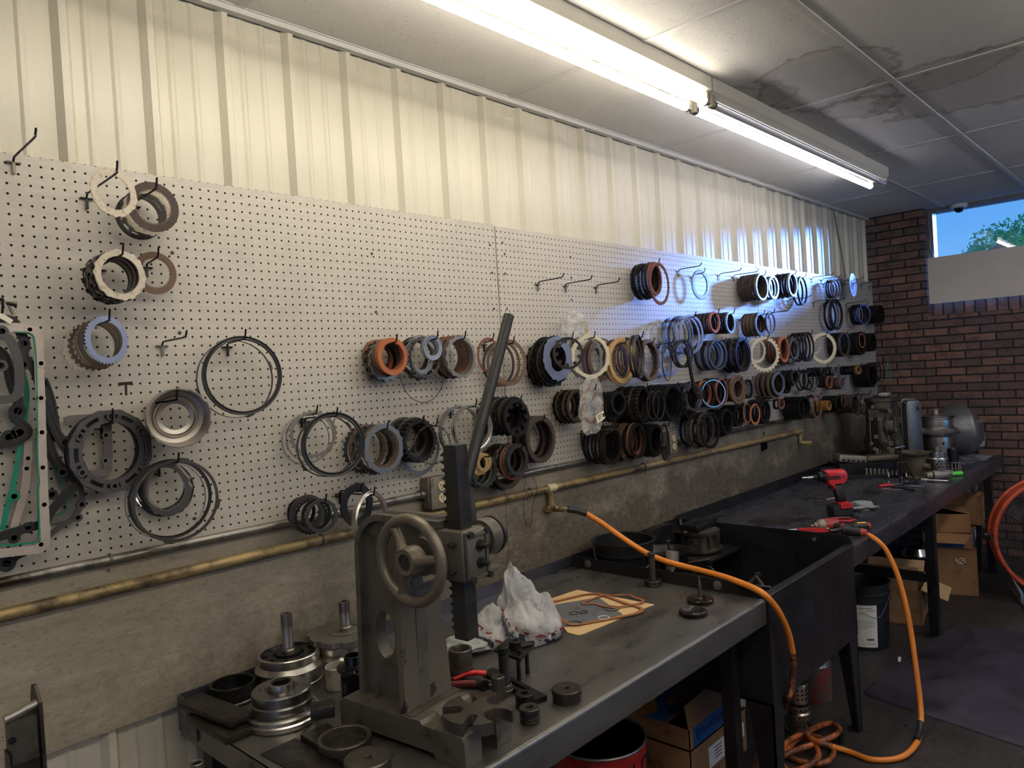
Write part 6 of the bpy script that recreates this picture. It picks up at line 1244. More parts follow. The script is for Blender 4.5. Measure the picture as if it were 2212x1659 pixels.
D_ = [C_[-1], at_z(1830, 1622, zf), at_z(1880, 1640, zf), at_z(1930, 1640, zf), at_z(1960, 1628, zf+.004), at_y(1980, 1605, -1.16), at_y(1986, 1585, -1.155), at_y(1990, 1550, -1.145), at_y(1986, 1500, -1.13), at_y(1977, 1430, -1.11), at_y(1967, 1360, -1.09), at_y(1955, 1300, -1.07), at_y(1938, 1240, -1.04), at_y(1915, 1190, -1.00), at_y(1895, 1168, -.965), at_y(1878, 1157, -.92), at_y(1872, 1156, -.90)]
mb = MB(); mb.tube(smoothpts(loc(D_), 7), .0118, 14); P('lower_run', mb, ORH, t)
mb = MB(); mb.tube(smoothpts(loc([at_y(1980, 1598, -1.158), at_y(1986, 1580, -1.153), at_y(1988.5, 1560, -1.147)]), 4), .0135, 14); P('tape_wrap', mb, BLK, t)
mb = MB(); g0, g1 = at_y(1872, 1156, -.90), T(1840, 1147, .022); mb.tube(loc([g0, g0.lerp(g1, .35), g0.lerp(g1, .36), g0.lerp(g1, .6), g0.lerp(g1, .62), g1]), [.009, .009, .012, .012, .008, .011], 12); P('tool_coupler', mb, mat('bright_brass', srgb(190, 160, 96), .9, .3, .12, 40), t)

# ------------------------------------------------------------------ tools on the far bench
AX = math.atan2(-.728, .683)         # local x runs left to right across the view
TR = mat('tool_red', srgb(196, 44, 52), 0, .36, .08, 30); TRD = mat('tool_dark_red', srgb(150, 36, 44), 0, .4, .12, 30); TBK = mat('tool_black', srgb(28, 28, 30), 0, .5, .15, 40)
def px(x, y, cx, cy, s): return ((x-cx)/8.508*s, (cy-y)/8.508*s)     # crop pixel to local metres
b = T(1816, 1112); s = mpp(b); t = thing('impact_wrench', 'large red cordless impact wrench standing on its battery', 'impact wrench', b, AX)
W_ = lambda x, y: (((1700+x/8.508)-1816)*s, (1118-(990+y/8.508))*s)
def side(mb, pts, d, bev=.35):
    """profile in the local x-z plane, rounded to depth d"""
    q = [W_(*p) for p in pts]; cx_ = sum(p[0] for p in q)/len(q); cz_ = sum(p[1] for p in q)/len(q)
    rings = []
    for f, y in ((.80, -d), (.93, -d*.8), (1, -d*.45), (1, d*.45), (.93, d*.8), (.80, d)): rings.append([V((cx_+(x-cx_)*(f if f < 1 else 1), y, cz_+(z-cz_)*(f if f < 1 else 1))) for x, z in q])
    mb.loft(rings); return mb
mb = MB(); side(mb, [(715, 262), (760, 250), (1060, 246), (1100, 275), (1125, 330), (1120, 420), (1085, 470), (1040, 500), (1010, 505), (850, 515), (850, 600), (835, 615), (826, 560), (760, 520), (742, 480), (728, 400)], .036); P('body', mb, TR, t, 40)
mb = MB(); side(mb, [(850, 505), (1010, 500), (1040, 620), (1070, 740), (1095, 830), (930, 840), (905, 740), (870, 620)], .023); P('grip', mb, TBK, t, 40)
mb = MB(); side(mb, [(785, 530), (830, 545), (832, 600), (800, 600), (788, 575)], .012); P('trigger', mb, TBK, t, 40)
mb = MB(); side(mb, [(910, 850), (1090, 830), (1150, 860), (1190, 960), (930, 965)], .040); P('foot', mb, TR, t, 40)
mb = MB(); side(mb, [(760, 905), (850, 870), (910, 872), (928, 966), (1190, 962), (1190, 1100), (780, 1095)], .044); P('battery', mb, TBK, t, 40)
cxz = W_(715, 370); mb = MB(); A = M.Translation((cxz[0]+.004, 0, cxz[1])) @ M.Rotation(-PI/2, 4, 'Y'); mb.lathe([(0, 0), (.033, 0), (.033, .010), (.028, .014), (.027, .034), (.020, .040), (.014, .044), (.013, .062), (0, .062)], 32, A); P('nose', mb, BKS, t)
mb = MB(); mb.lathe([(0, .06), (.0075, .06), (.0075, .094), (.0060, .096), (.0060, .100), (.0062, .122), (0, .122)], 20, A); P('socket', mb, CHR, t)
for k in range(4):
    x, z = W_(1030, 345+k*18); mb = MB(); mb.box((x, -.0365, z), (.010, .003, .0022)); P('vent', mb, DARKH, t, 0)
x, z = W_(860, 380); mb = MB(); mb.box((x, -.0362, z), (.066, .002, .019)); nb = P('name_panel', mb, TBK, t, 0)
def text(body, size, m, parent, mtx, name='lettering', ext=.0004, align='CENTER', sx=1.0):
    cu = bpy.data.curves.new(name, 'FONT'); cu.body = body; cu.size = size; cu.extrude = ext; cu.align_x = align; cu.align_y = 'CENTER'; o = bpy.data.objects.new(name, cu); COL.objects.link(o)
    dg = bpy.context.evaluated_depsgraph_get(); me = bpy.data.meshes.new_from_object(o.evaluated_get(dg)); bpy.data.objects.remove(o); o = obj(name, me, m, parent); o.matrix_basis = mtx @ M.Scale(sx, 4, (1, 0, 0)); return o
text('Snap-on', .014, TRD, nb, M.Translation((x, -.0374, z)) @ M.Rotation(PI/2, 4, 'X'), sx=1.15)
for k in range(4):
    x, z = W_(998+26*k, 897); mb = MB(); mb.box((x, -.0405, z), (.0045, .002, .004)); P('charge_light', mb, DARKH, t, 0)
# second wrench, lying
b = T(1800, 1146); t = thing('air_wrench', 'air impact wrench lying in front of the standing red wrench', 'impact wrench', b, AX); s = mpp(b); W_ = lambda x, y: (((1700+x/8.508)-1800)*s, (1148-(990+y/8.508))*s)
x, z = W_(430, 1240); A = M.Translation((x, -.01, .032)) @ M.Rotation(PI/2, 4, 'Y') @ M.Rotation(.0, 4, 'X')
mb = MB(); mb.lathe([(0, 0), (.006, 0), (.006, .016), (.014, .018), (.015, .026), (.024, .034), (.030, .044), (.031, .066), (0, .066)], 28, A); P('hammer_case', mb, CASTL, t)
mb = MB(); mb.lathe([(0, .064), (.031, .064), (.033, .072), (.033, .122), (.028, .132), (0, .133)], 28, A); P('motor_body', mb, TRD, t)
mb = MB(); mb.cbox((x+.098, -.033+.0, .040), (.044, .012, .014), .004); P('window_panel', mb, BKS, t)
mb = MB(); h0 = V((x+.105, -.02, .030)); h1 = V((x+.165, -.10, .026)); mb.tube(smoothpts([h0, h0.lerp(h1, .3), h0.lerp(h1, .65), h1], 4), [.020]*5+[.021]*4+[.019]*4, 18); P('grip', mb, TBK, t)
mb = MB(); d_ = (h1-h0).normalized(); mb.tube([h0+d_*.052, h0+d_*.062], .0225, 18); P('grip_band', mb, TRD, t)
mb = MB(); mb.tube([V((x+.06, -.03, .024)), V((x+.075, -.045, .018))], .007, 10); P('trigger', mb, GS, t)
b = T(1838, 1155); t = thing('ball_handle_tool', 'black knob handle with a red end cap beside the brass hose coupler', 'tool', b, AX); s = mpp(b)
mb = MB(); mb.tube(smoothpts([V((-.045, .03, .020)), V((-.02, .01, .021)), V((.02, -.025, .020)), V((.035, -.04, .019))], 4), [.012]*3+[.021]*6+[.018]*4, 18); P('handle', mb, TBK, t); mb = MB(); mb.tube([V((.034, -.039, .019)), V((.052, -.055, .019))], [.0185, .015], 18); P('end_cap', mb, mat('faded_red', srgb(170, 64, 66), 0, .45, .1, 30), t)
mb = MB(); mb.tube([V((-.04, .02, .026)), V((-.075, .05, .014))], .005, 10); P('stem', mb, GS, t)
b = T(1756, 1152); t = thing('blow_gun', 'red air blow gun with a long chrome tube on the far bench', 'blow gun', b, AX); s = mpp(b); q = lambda x, y: ((x-1756)*s, (1154-y)*s)
mb = MB(); pts = [q(x, y) for x, y in ((1724, 1143), (1788, 1146), (1790, 1157), (1784, 1158), (1778, 1154), (1762, 1153), (1760, 1158), (1757, 1158), (1756, 1153), (1726, 1151))]; mb.loft([[V((x, y, max(z, .0)+.004)) for x, z in pts] for y in (-.011, .011)]); P('body', mb, TR, t, 30)
mb = MB(); z_ = .0235; x0, x1 = q(1724, 0)[0], q(1680, 0)[0]; mb.tube([V((x0, 0, z_)), V((x1, .0, z_))], .0042, 12); P('tube', mb, CHR, t); mb = MB(); mb.tube([V((x1+.004, 0, z_)), V((x1-.022, 0, z_-.001))], [.008, .007], 12); P('tip', mb, BLK, t)
mb = MB(); x2 = q(1788, 0)[0]; mb.tube([V((x2, 0, .018)), V((x2+.012, 0, .018)), V((x2+.013, 0, .018)), V((x2+.028, 0, .017))], [.009, .009, .006, .006], 12); P('plug', mb, CHR, t)
b = T(1858, 1145); t = thing('screwdriver', 'fat black and yellow screwdriver handle near the bench edge', 'screwdriver', b, AX); YEL = mat('tool_yellow', srgb(226, 172, 44), 0, .4, .08, 30)
A = M.Translation((-.052, 0, .0195)) @ M.Rotation(PI/2, 4, 'Y'); mb = MB(); mb.lathe([(0, 0), (.012, 0), (.014, .008), (.013, .016), (.0185, .030), (.019, .082), (.017, .090), (0, .090)], 24, A); P('handle', mb, TBK, t)
mb = MB(); mb.lathe([(0, .09), (.0165, .09), (.0155, .100), (0, .102)], 24, A); P('end_cap', mb, TR, t)
mb = MB(); mb.lathe([(.0193, .036), (.0197, .04), (.0197, .078), (.0193, .082)], 8, A @ M.Rotation(2.2, 4, 'Z'), ang=1.5); P('yellow_panel', mb, YEL, t)
mb = MB(); mb.lathe([(.0193, .036), (.0197, .04), (.0197, .074), (.0193, .078)], 8, A @ M.Rotation(-.2, 4, 'Z'), ang=1.1); P('yellow_panel', mb, YEL, t)
mb = MB(); mb.tube([V((-.052, 0, .0195)), V((-.10, 0, .014))], .0045, 10); P('blade', mb, GS, t)
b = T(1828, 1130); t = thing('spring_tool', 'red squeeze tool with a coil spring between the two wrenches', 'tool', b, AX)
mb = MB(); mb.tube(smoothpts([V((-.07, .02, .022)), V((0, .012, .024)), V((.03, 0, .018)), V((.042, -.01, .012))], 4), .008, 12); mb.tube(smoothpts([V((-.05, .015, .012)), V((.0, -.006, .011)), V((.03, -.012, .010))], 4), .007, 12); P('lever', mb, TRD, t); mb = MB(); mb.tube([V((-.03, .008, .03)), V((.02, .0, .03))], .004, 10); P('chrome_rod', mb, CHR, t)
mb = MB(); mb.tube([V((.022+.0018*k/2, .006*math.sin(k*1.05), .022+.006*math.cos(k*1.05)+.004)) for k in range(54)], .0013, 5); P('spring', mb, DS, t)
b = T(1858, 1098); crumple('work_glove', M.Translation(b+V((0, 0, .0085))) @ M.Rotation(AX, 4, 'Z'), .085, .085, .026, mat('grey_glove', srgb(132, 138, 136), 0, .85, .12, 70, .3), None, .5, 3.2, 9, 5, bagshape); tag(bpy.data.objects['work_glove'], 'crumpled grey work glove behind the standing red wrench', 'glove')
def stick(name, label, cat, x0, y0, x1, y1, r, m, parts=(), h=.006):
    return rod(name, label, cat, T(x0, y0, h), T(x1, y1, h), r, m, parts, 10)
stick('pick_tool', 'chrome hooked pick lying left of the grey glove', 'pick', 1762, 1084, 1812, 1074, .0028, CHR, (('handle', .45, .98, .0052, mat('pick_handle', srgb(196, 176, 150), .6, .3, .1, 40)),))
stick('scribe', 'thin dark rod lying on the far bench beyond the pick', 'rod', 1739, 1076, 1790, 1078, .0025, BKS, (), .0035)
t = stick('screwdriver', 'slim red screwdriver near the middle of the far bench', 'screwdriver', 1926, 1047, 1946, 1045, .0032, GS, (), .009); mb = MB(); d_ = T(1926, 1047, .009)-T(1946, 1045, .009); mb.tube([V((0, 0, 0)), d_*1.35], [.0085, .009], 12); P('handle', mb, TR, t)
stick('pry_bar', 'dark flat pry bar lying before the slim red screwdriver', 'pry bar', 1926, 1052, 1976, 1059, .0045, BKS, (), .005)
stick('pry_bar', 'long grey pick lying nearest before the slim red screwdriver', 'pick', 1908, 1056, 1950, 1058, .0032, GS, (), .004)
stick('blade', 'thin blue-grey blade at the right of the red screwdriver', 'tool', 1955, 1049, 1996, 1051, .0035, BGS, (), .005)
for k in range(9):
    p = T(1945+rnd(-3, 40), 1043+rnd(-2, 5)); mb = MB(); mb.lathe([(.002, 0), (.006, 0), (.006, .004), (.002, .004)], 10, close=True); o = mb.build('nut', GS); o.location = p; tag(o, 'small loose nut among the picks on the far bench', 'nut', 'loose nuts on the far bench')
item('rubber_disc', 'flat black disc lying on the far bench', 'disc', 1884, 1063, [(0, 0), (.055, 0), (.056, .004), (.05, .007), (.03, .006), (0, .006)], BLK, n=36)
# wet oil patch
n = NT('oil_film'); n.set(Base_Color=(.008, .008, .009), Roughness=.12); OIL = n.m
c0 = T(1680, 1126); mb = MB(); pl_ = []
for k in range(60):
    a = 2*PI*k/60; r_ = 1+.22*math.sin(3*a+1)+.12*math.sin(7*a)+.08*math.sin(13*a+2); pl_.append((.16*r_*math.cos(a), .085*r_*math.sin(a)))
A = M.Rotation(-.75, 4, 'Z'); mb.add([A @ V((x, y, .0006)) for x, y in pl_]+[A @ V((x, y, 0)) for x, y in pl_], [tuple(range(60))]+[(60+i, 60+(i+1) % 60, (i+1) % 60, i) for i in range(60)]); o = mb.build('oil_stain', OIL, None, 0); o.location = c0; tag(o, 'dark oil patch on the near end of the far bench', 'stain')

# ---------------- castings and drums at the brick wall
b = V((5.0, -.34, ZT+.0006)); t = thing('transmission_case', 'tall grimy transmission case standing on end by the brick pier', 'transmission case', b); s = mpp(b)
def sec(w, d, z, ox=0, oy=0, bumps=0): return [V((ox+w*math.cos(a)*(1+bumps*math.cos(5*a+z*9)), oy+d*math.sin(a)*(1+bumps*math.sin(4*a)), z)) for a in [2*PI*k/32 for k in range(32)]]
mb = MB(); mb.loft([sec(.125, .125, 0, 0, 0, .05), sec(.13, .13, .02, 0, 0, .05), sec(.12, .12, .025, 0, 0, .06), sec(.115, .115, .14, 0, 0, .10), sec(.135, .125, .20, 0, 0, .10), sec(.115, .11, .25, 0, 0, .08), sec(.105, .10, .36, 0, 0, .10), sec(.115, .105, .44, 0, 0, .08), sec(.105, .10, .50, 0, 0, .08), sec(.115, .115, .505, 0, 0, .04), sec(.115, .115, .53, 0, 0, .04), sec(.06, .06, .535), sec(.055, .055, .55)]); P('housing', mb, CAST, t, 45)
V_ = (CAM-b); V_.z = 0; V_.normalize(); R_ = V((-V_.y, V_.x, 0))
for i, (u, z, r_) in enumerate(((-.06, .47, .010), (.05, .44, .010), (-.07, .38, .008), (-.02, .38, .008), (-.05, .25, .012), (.01, .21, .014), (.05, .20, .014), (.09, .21, .009), (-.08, .20, .010), (.03, .165, .010), (-.06, .16, .011), (.085, .30, .010), (-.03, .08, .010), (.06, .08, .009))):
    p = V_*.112+R_*u; mb = MB(); mb.cyl((p.x, p.y, z), (p.x+V_.x*.022, p.y+V_.y*.022, z), r_*1.15, None, 12); bo = P('boss', mb, CASTL, t); mb = MB(); mb.cyl((p.x+V_.x*.021, p.y+V_.y*.021, z), (p.x+V_.x*.023, p.y+V_.y*.023, z), r_*.55, None, 10); P('bolt_hole', mb, DARKH, bo)
for u, z, w, h in ((-.055, .42, .08, .07), (.04, .32, .07, .10), (-.04, .10, .05, .13), (.05, .10, .05, .14), (.0, .46, .10, .05)):
    p = V_*.103+R_*u; mb = MB(); mb.cbox((p.x, p.y, z), (w, .04, h), .010, M.Rotation(math.atan2(R_.y, R_.x), 3, 'Z')); P('cast_pad', mb, CAST, t)
for u in (-.085, -.03, .025, .08):
    p = V_*.112+R_*u; mb = MB(); mb.cbox((p.x, p.y, .22), (.010, .03, .36), .004, M.Rotation(math.atan2(R_.y, R_.x), 3, 'Z')); P('rib', mb, CAST, t)
mb = MB(); mb.cbox((-.02, -.03, .555), (.10, .06, .025), .008); P('top_plate', mb, mat('whitish_plate', srgb(176, 176, 172), .3, .4, .08, 20), t)
c = at_y(1970, 905, -.50); t = thing('oil_pan', 'smooth grey oil pan leaning against the transmission case', 'oil pan', (c.x, c.y, ZT+.0006)); hz_ = .50
mb = MB(); mb.loft([[V((x*f, y, z*g+oz)) for x, z in ((-.055, 0), (.055, .0), (.062, .01), (.062, .40), (.045, .42), (-.045, .42), (-.062, .40), (-.062, .01))] for f, g, y, oz in ((1.08, 1.02, .03, .0), (1.08, 1.02, .024, .0), (1, 1, .022, .003), (.92, .97, -.03, .006), (.80, .92, -.036, .016))], M.Rotation(AX*.9, 3, 'Z')); o = P('shell', mb, mat('grey_pan', srgb(104, 106, 110), .6, .42, .12, 20, .1), t); o.location.z = .08
mb = MB(); mb.bbox((-.05, -.03, 0), (.05, .05, .082)); P('foot_block', mb, CAST, t, 0)
mb = MB(); mb.cyl((.0, -.04, .44), (-.01, -.06, .44), .012); P('spout', mb, CASTL, t)
# stacked drums
b = T(2026, 1000); t = thing('drum_stack', 'tall shiny clutch drum with a flared plate standing behind the perforated drum', 'drum', b); 
mb = MB(); mb.lathe([(.03, 0), (.105, 0), (.107, .004), (.107, .205), (.10, .21), (.14, .22), (.165, .235), (.168, .245), (.150, .258), (.128, .275), (.03, .276)], 64); P('lower_drum', mb, ALU, t)
for a in (-2.5, -2.1, -1.75, -1.4):
    mb = MB(); mb.lathe([(0, 0), (.010, 0), (.010, .0016), (0, .0016)], 16, M.Rotation(a, 4, 'Z') @ M.Translation((.1066, 0, .13+.03*math.sin(a*7))) @ M.Rotation(PI/2, 4, 'Y')); P('oil_hole', mb, DARKH, t)
mb = MB(); mb.lathe([(.03, .276), (.118, .277), (.12, .285), (.12, .335), (.115, .34), (.125, .345), (.128, .35), (.128, .362), (.12, .366), (.04, .366)], 64); P('upper_hub', mb, ALU, t)
mb = MB(); A = square(90, .5); mb.annulus([a for a, _ in A], [.131 if l else .127 for _, l in A], [.1]*len(A), .352, .362); P('fine_teeth', mb, BKS, t)
mb = MB(); mb.lathe([(.035, .366), (.04, .37), (.025, .374), (.024, .41), (.02, .412), (0, .412)], 32); P('shaft', mb, SPL, t)
mb = MB(); mb.cbox(V_*.06+R_*-.135+V((0, 0, .31)), (.05, .02, .085), .009, M.Rotation(math.atan2(R_.y, R_.x), 3, 'Z') @ M.Rotation(.35, 3, 'Y')); lg = P('lug', mb, ALU, t)
for dz in (-.02, .02):
    p = V_*.072+R_*(-.135-dz*.35)+V((0, 0, .31+dz)); mb = MB(); mb.cyl(p, p+V_*.002, .011, None, 16); P('lug_hole', mb, DARKH, lg)
b = T(2026, 1026); t = thing('perforated_drum', 'silver drum pierced with round holes on the far bench', 'drum', b)
mb = MB(); mb.lathe([(.03, 0), (.068, 0), (.071, .004), (.071, .012), (.066, .016), (.068, .024), (.068, .118), (.064, .124), (.03, .126)], 56); P('shell', mb, ALU, t)
for r0, zz in ((0, .045), (1, .065), (0, .085), (1, .10), (1, .03)):
    for k in range(7):
        a = -2.9+.32*k+.16*r0; mb = MB(); mb.lathe([(0, 0), (.0062, 0), (.0062, .0014), (0, .0014)], 14, M.Rotation(a, 4, 'Z') @ M.Translation((.0677, 0, zz)) @ M.Rotation(PI/2, 4, 'Y')); P('hole', mb, DARKH, t)
P('spline', spline(.060, .126, .165, 46), ALU, t); mb = MB(); mb.lathe([(.02, .126), (.024, .17), (.024, .20), (.02, .202), (0, .202)], 28); P('hub', mb, SPL, t)
b = T(2060, 1016); t = thing('spring_retainer', 'dark hub with a cage of short springs right of the perforated drum', 'hub', b)
mb = MB(); mb.lathe([(.02, .05), (.03, .05), (.034, .056), (.034, .15), (.028, .16), (.018, .16)], 28); mb.tube([V((.02*math.cos(k*.5), .02*math.sin(k*.5), .02+.0015*k)) for k in range(40)], .007, 6); P('core', mb, BKS, t)
for k in range(12):
    a = 2*PI*k/12; mb = MB(); mb.tube([V((.042*math.cos(a), .042*math.sin(a), 0)), V((.042*math.cos(a), .042*math.sin(a), .062))], .0065, 8); P('spring', mb, GS, t)
mb = MB(); mb.lathe([(.03, .058), (.05, .058), (.05, .064), (.03, .064)], 32, close=True); P('plate', mb, GS, t)
b = T(1976, 1033); t = thing('flared_casting', 'brown flared casting with a side port left of the perforated drum', 'casting', b)
mb = MB(); mb.lathe([(.03, 0), (.062, 0), (.064, .01), (.052, .02), (.056, .04), (.066, .055), (.070, .11), (.078, .15), (.098, .172), (.100, .182), (.092, .184), (.06, .176), (.05, .05)], 48); P('body', mb, RUS, t)
p0 = R_*.05+V_*.03; mb = MB(); mb.cyl(p0+V((0, 0, .09)), p0+R_*.04+V_*.02+V((0, 0, .085)), .021, .019, 20); P('port', mb, RUS, t); mb = MB(); mb.cbox((R_.x*.06, R_.y*.06, .025), (.09, .04, .05), .012, M.Rotation(math.atan2(R_.y, R_.x), 3, 'Z')); P('foot', mb, RUS, t)
c = T(2086, 992); c = V((5.74, c.y, ZT)); t = thing('bell_housing', 'large grey bell housing standing against the brick wall', 'bell housing', (5.74, -.66, ZT+.0006), AX)
mb = MB()
def bell(x, r, z, k=1): return [V((x, k*r*math.cos(a), z+r*math.sin(a)*(1.05 if math.sin(a) > 0 else .95))) for a in [2*PI*q/36 for q in range(36)]]
mb.loft([bell(-.22, .075, .22), bell(-.20, .10, .215), bell(-.04, .19, .215), bell(.0, .205, .215), bell(.012, .212, .215), bell(.03, .212, .215), bell(.05, .20, .2), bell(.12, .16, .19), bell(.14, .10, .18)], cap=True)
mb.v = [(x, y, max(z, .001)) for x, y, z in mb.v]; P('bell', mb, mat('grey_alloy', srgb(120, 120, 120), .65, .42, .15, 14, .15), t, 45)
for k in range(5): mb = MB(); a = -.9+.45*k+PI/2; p0, p1 = V((-.19, .096*math.cos(a+.4), .218+.096*math.sin(a+.4))), V((-.005, .196*math.cos(a+.4), .215+.200*math.sin(a+.4))); mb.tube([p0, p1], .008, 8); P('rib', mb, CAST, t)
mb = MB(); mb.cbox((.085, -.12, .15), (.11, .06, .13), .02); P('side_pad', mb, mat('pale_alloy', srgb(168, 166, 160), .5, .4, .1, 20), t)
for k in range(2): mb = MB(); mb.tube([V((.05, -.16, .24+.05*k)), V((.12, -.13, .235+.05*k))], .018, 12); P('rib', mb, CASTL, t)
b = T(2032, 1037); t = thing('pipe_tee', 'dull aluminium tee housing lying before the perforated drum', 'housing', b, AX)
mb = MB(); mb.tube([V((-.055, 0, .034)), V((.062, 0, .034)), V((.068, 0, .034))], [.034, .033, .030], 28); mb.tube([V((-.055, .0, .034)), V((-.085, .01, .034))], [.030, .022], 20); mb.tube([V((-.005, .0, .05)), V((.0, .0, .075))], [.018, .02], 18); P('body', mb, CASTL, t)
t = stick('screwdriver', 'bright green screwdriver handle at the edge of the far bench', 'screwdriver', 2047, 1024, 2055, 1023.5, .0075, GS, (), .016); d_ = T(2079, 1022, .016)-T(2047, 1024, .016); mb = MB(); mb.tube([d_*.05, d_*.15, d_*.2, d_*.95, d_], [.008, .010, .0155, .0155, .012], 14); P('handle', mb, mat('lime_plastic', srgb(92, 214, 70), 0, .35, .06, 30), t)
t = stick('ratchet', 'chrome ratchet with a bent socket end before the aluminium tee', 'ratchet', 2000, 1037, 2046, 1039, .0055, CHR, (('socket', -.22, .10, .0125, CHR),), .013); d_ = T(2046, 1039, .013)-T(2000, 1037, .013); mb = MB(); mb.tube(smoothpts([d_, d_*1.1+V((0, 0, .004)), d_*1.17+V((0, 0, .02)), d_*1.18+V((0, 0, .05))], 4), .0055, 10); P('bent_end', mb, CHR, t)
n = NT('film_sheet'); f = n.noise(22, 6, .6); n.set(Base_Color=srgb(190, 190, 195), Roughness=.15, Alpha=n.val(f, .15, .6, .4, .7)); n.bump(f, .9, .012); FILM = n.m
c = T(2135, 993); crumple('plastic_sheet', M.Translation((5.62, -.74, ZT+.007)) @ M.Rotation(.2, 4, 'Z'), .22, .16, .02, FILM, None, .5, 3, 6, 5, bagshape); tag(bpy.data.objects['plastic_sheet'], 'crumpled clear plastic sheet at the far end of the bench', 'plastic sheet')
# tool case with sockets, parts trays
b = T(1870, 1034); t = thing('tool_tray', 'long black socket tray across the far bench', 'tray', b, AX); s = mpp(b); Lx = 170*s
mb = MB(); mb.bbox((-.24, 0, 0), (Lx-.24, .19, .012)); mb.bbox((-.24, 0, .012), (Lx-.24, .012, .022)); mb.bbox((-.24, .178, .012), (Lx-.24, .19, .07)); P('base', mb, PLB, t, 0); mb = MB(); mb.box((-.13, .174, .045), (.075, .004, .018)); P('sticker', mb, mat('dull_yellow', srgb(190, 160, 90), 0, .5, .06), t, 0)
tr = t
for k in range(8):
    x, y = 1872+9*k+(2 if k > 5 else 0), 1027; p = T(x, y, .0126); h = .052-.002*k if k < 6 else .036; mb = MB(); r_ = .0115 if k < 6 else .009; mb.lathe([(0, 0), (r_, 0), (r_, h*.5), (r_*.92, h*.52), (r_*.92, h), (r_*.6, h), (r_*.6, h*.7), (0, h*.7)], 16); o = mb.build('socket', GS if k < 6 else CHR); o.location = p; tag(o, 'steel socket standing in the row on the black tray' if k < 6 else 'small chrome socket at the right end of the socket row', 'socket', 'sockets on the black tray')
for x, y in ((1947, 1033), (1958, 1031), (1920, 1031)):
    p = T(x, y, .0126); mb = MB(); mb.lathe([(0, 0), (.009, 0), (.009, .012), (.006, .02), (.008, .026), (.004, .032), (0, .032)], 14); o = mb.build('ball_fitting', CHR); o.location = p; tag(o, 'small chrome fitting on the black tray', 'fitting', 'chrome fittings on the black tray')
b = T(1805, 1018); t = thing('parts_tray', 'low black parts tray at the wall side of the far bench', 'tray', b, AX); mb = MB(); mb.bbox((-.05, 0, 0), (.25, .20, .01)); mb.bbox((-.05, 0, .01), (.25, .008, .05)); mb.bbox((-.05, .192, .01), (.25, .20, .06)); mb.bbox((-.05, 0, .01), (-.042, .2, .055)); mb.bbox((.242, 0, .01), (.25, .2, .055)); P('pan', mb, PLB, t, 0)
for k in range(7): mb = MB(); mb.lathe([(.006, 0), (.013, 0), (.013, .008), (.006, .008)], 14, close=True); o = mb.build('fitting', GS); q = M.Translation(b) @ M.Rotation(AX, 4, 'Z') @ V((.03+.026*k, .06+.03*(k % 3), .0105)); o.location = q; tag(o, 'loose metal fitting lying in the low parts tray', 'fitting', 'fittings in the low parts tray')
b = V((4.72, -.30, ZT+.0006)); t = thing('valve_body_tray', 'black bin holding a grey valve body by the wall', 'bin', b, AX); mb = MB(); mb.bbox((-.24, -.1, 0), (.14, .10, .09)); P('bin', mb, PLB, t, 0)
mb = MB(); mb.cbox((-.12, 0, .115), (.20, .12, .05), .006, M.Rotation(.12, 3, 'Y')); P('valve_body', mb, CASTL, t)
for k in range(5): mb = MB(); mb.box((-.19+.035*k, -.062, .112-.004*k), (.022, .004, .012)); P('passage', mb, DARKH, t, 0)
mb = MB(); mb.cbox((.09, -.02, .112), (.22, .10, .035), .006); P('block', mb, RUS, t)
# spring compressor
b = T(1958, 1046); t = thing('spring_compressor', 'black spring compressor frame with a T handled screw', 'press tool', b, AX); s = mpp(b)
for sx in (-1, 1): mb = MB(); mb.tube([V((sx*.03-.03+.012*0, 0, .145)), V((sx*.052+.012, -.01, .0))], .0055, 8); P('leg', mb, BKS, t)
mb = MB(); mb.cbox((-.03, 0, .145), (.075, .02, .012), .003); mb.bbox((-.052, -.02, 0), (.075, .01, .008)); P('frame', mb, BKS, t)
mb = MB(); mb.tube([V((-.03, 0, .05)), V((-.03, 0, .245))], .007, 12); P('screw', mb, DS, t); mb = MB(); mb.tube([V((-.065, -.005, .242)), V((.005, .005, .248))], .0042, 10); P('t_bar', mb, BGS, t)
# ------------------------------------------------------------------ under the benches and on the floor
def F_(px, py, h=.0006): return at_z(px, py, h)
MAT = mat('rubber_mat', srgb(58, 53, 66), 0, .48, .12, 3, .05, grime=(srgb(30, 28, 32), .4, 4))
c = V((3.56, -1.42, 0)); t = thing('floor_mat', 'large dark rubber mat on the shop floor', 'floor mat', (0, 0, .0006))
pl_ = [V((2.895, -.80, 0)), V((4.22, -.93, 0)), V((4.30, -2.05, 0)), V((2.66, -1.97, 0))]
mb = MB(); cc = sum(pl_, V())/4
def rr(f):
    out = []
    for i in range(4):
        p, a, b_ = pl_[i], pl_[i-1], pl_[(i+1) % 4]
        for k in range(6):
            u = k/5; q0 = p+(a-p).normalized()*.07; q1 = p+(b_-p).normalized()*.07; v = q0*(1-u)**2+p*2*u*(1-u)+q1*u*u; out.append(cc+(v-cc)*f)
    return out
mb.loft([[v for v in rr(1)], [v+V((0, 0, .003)) for v in rr(1)], [v+V((0, 0, .012)) for v in rr(.965)]]); P('sheet', mb, MAT, t, 20)
BIN = mat('red_bin_paint', srgb(176, 44, 34), 0, .4, .15, 12, .05, grime=(srgb(90, 30, 26), .35, 10))
b = V((1.20, -.45, .0006)); hb = at_y(1288, 1588, -.45).z; t = thing('red_drum_bin', 'red metal bin with black lettering under the near bench', 'bin', b)
R_b = .172; mb = MB(); mb.lathe([(0, 0), (R_b*.93, 0), (R_b*.97, .01), (R_b, hb-.012), (R_b-.004, hb-.010)], 56); P('body', mb, BIN, t); mb = MB(); mb.lathe([(R_b-.004, hb-.010), (R_b*.955, .012), (0, .012)], 56); P('liner', mb, PLB, t)
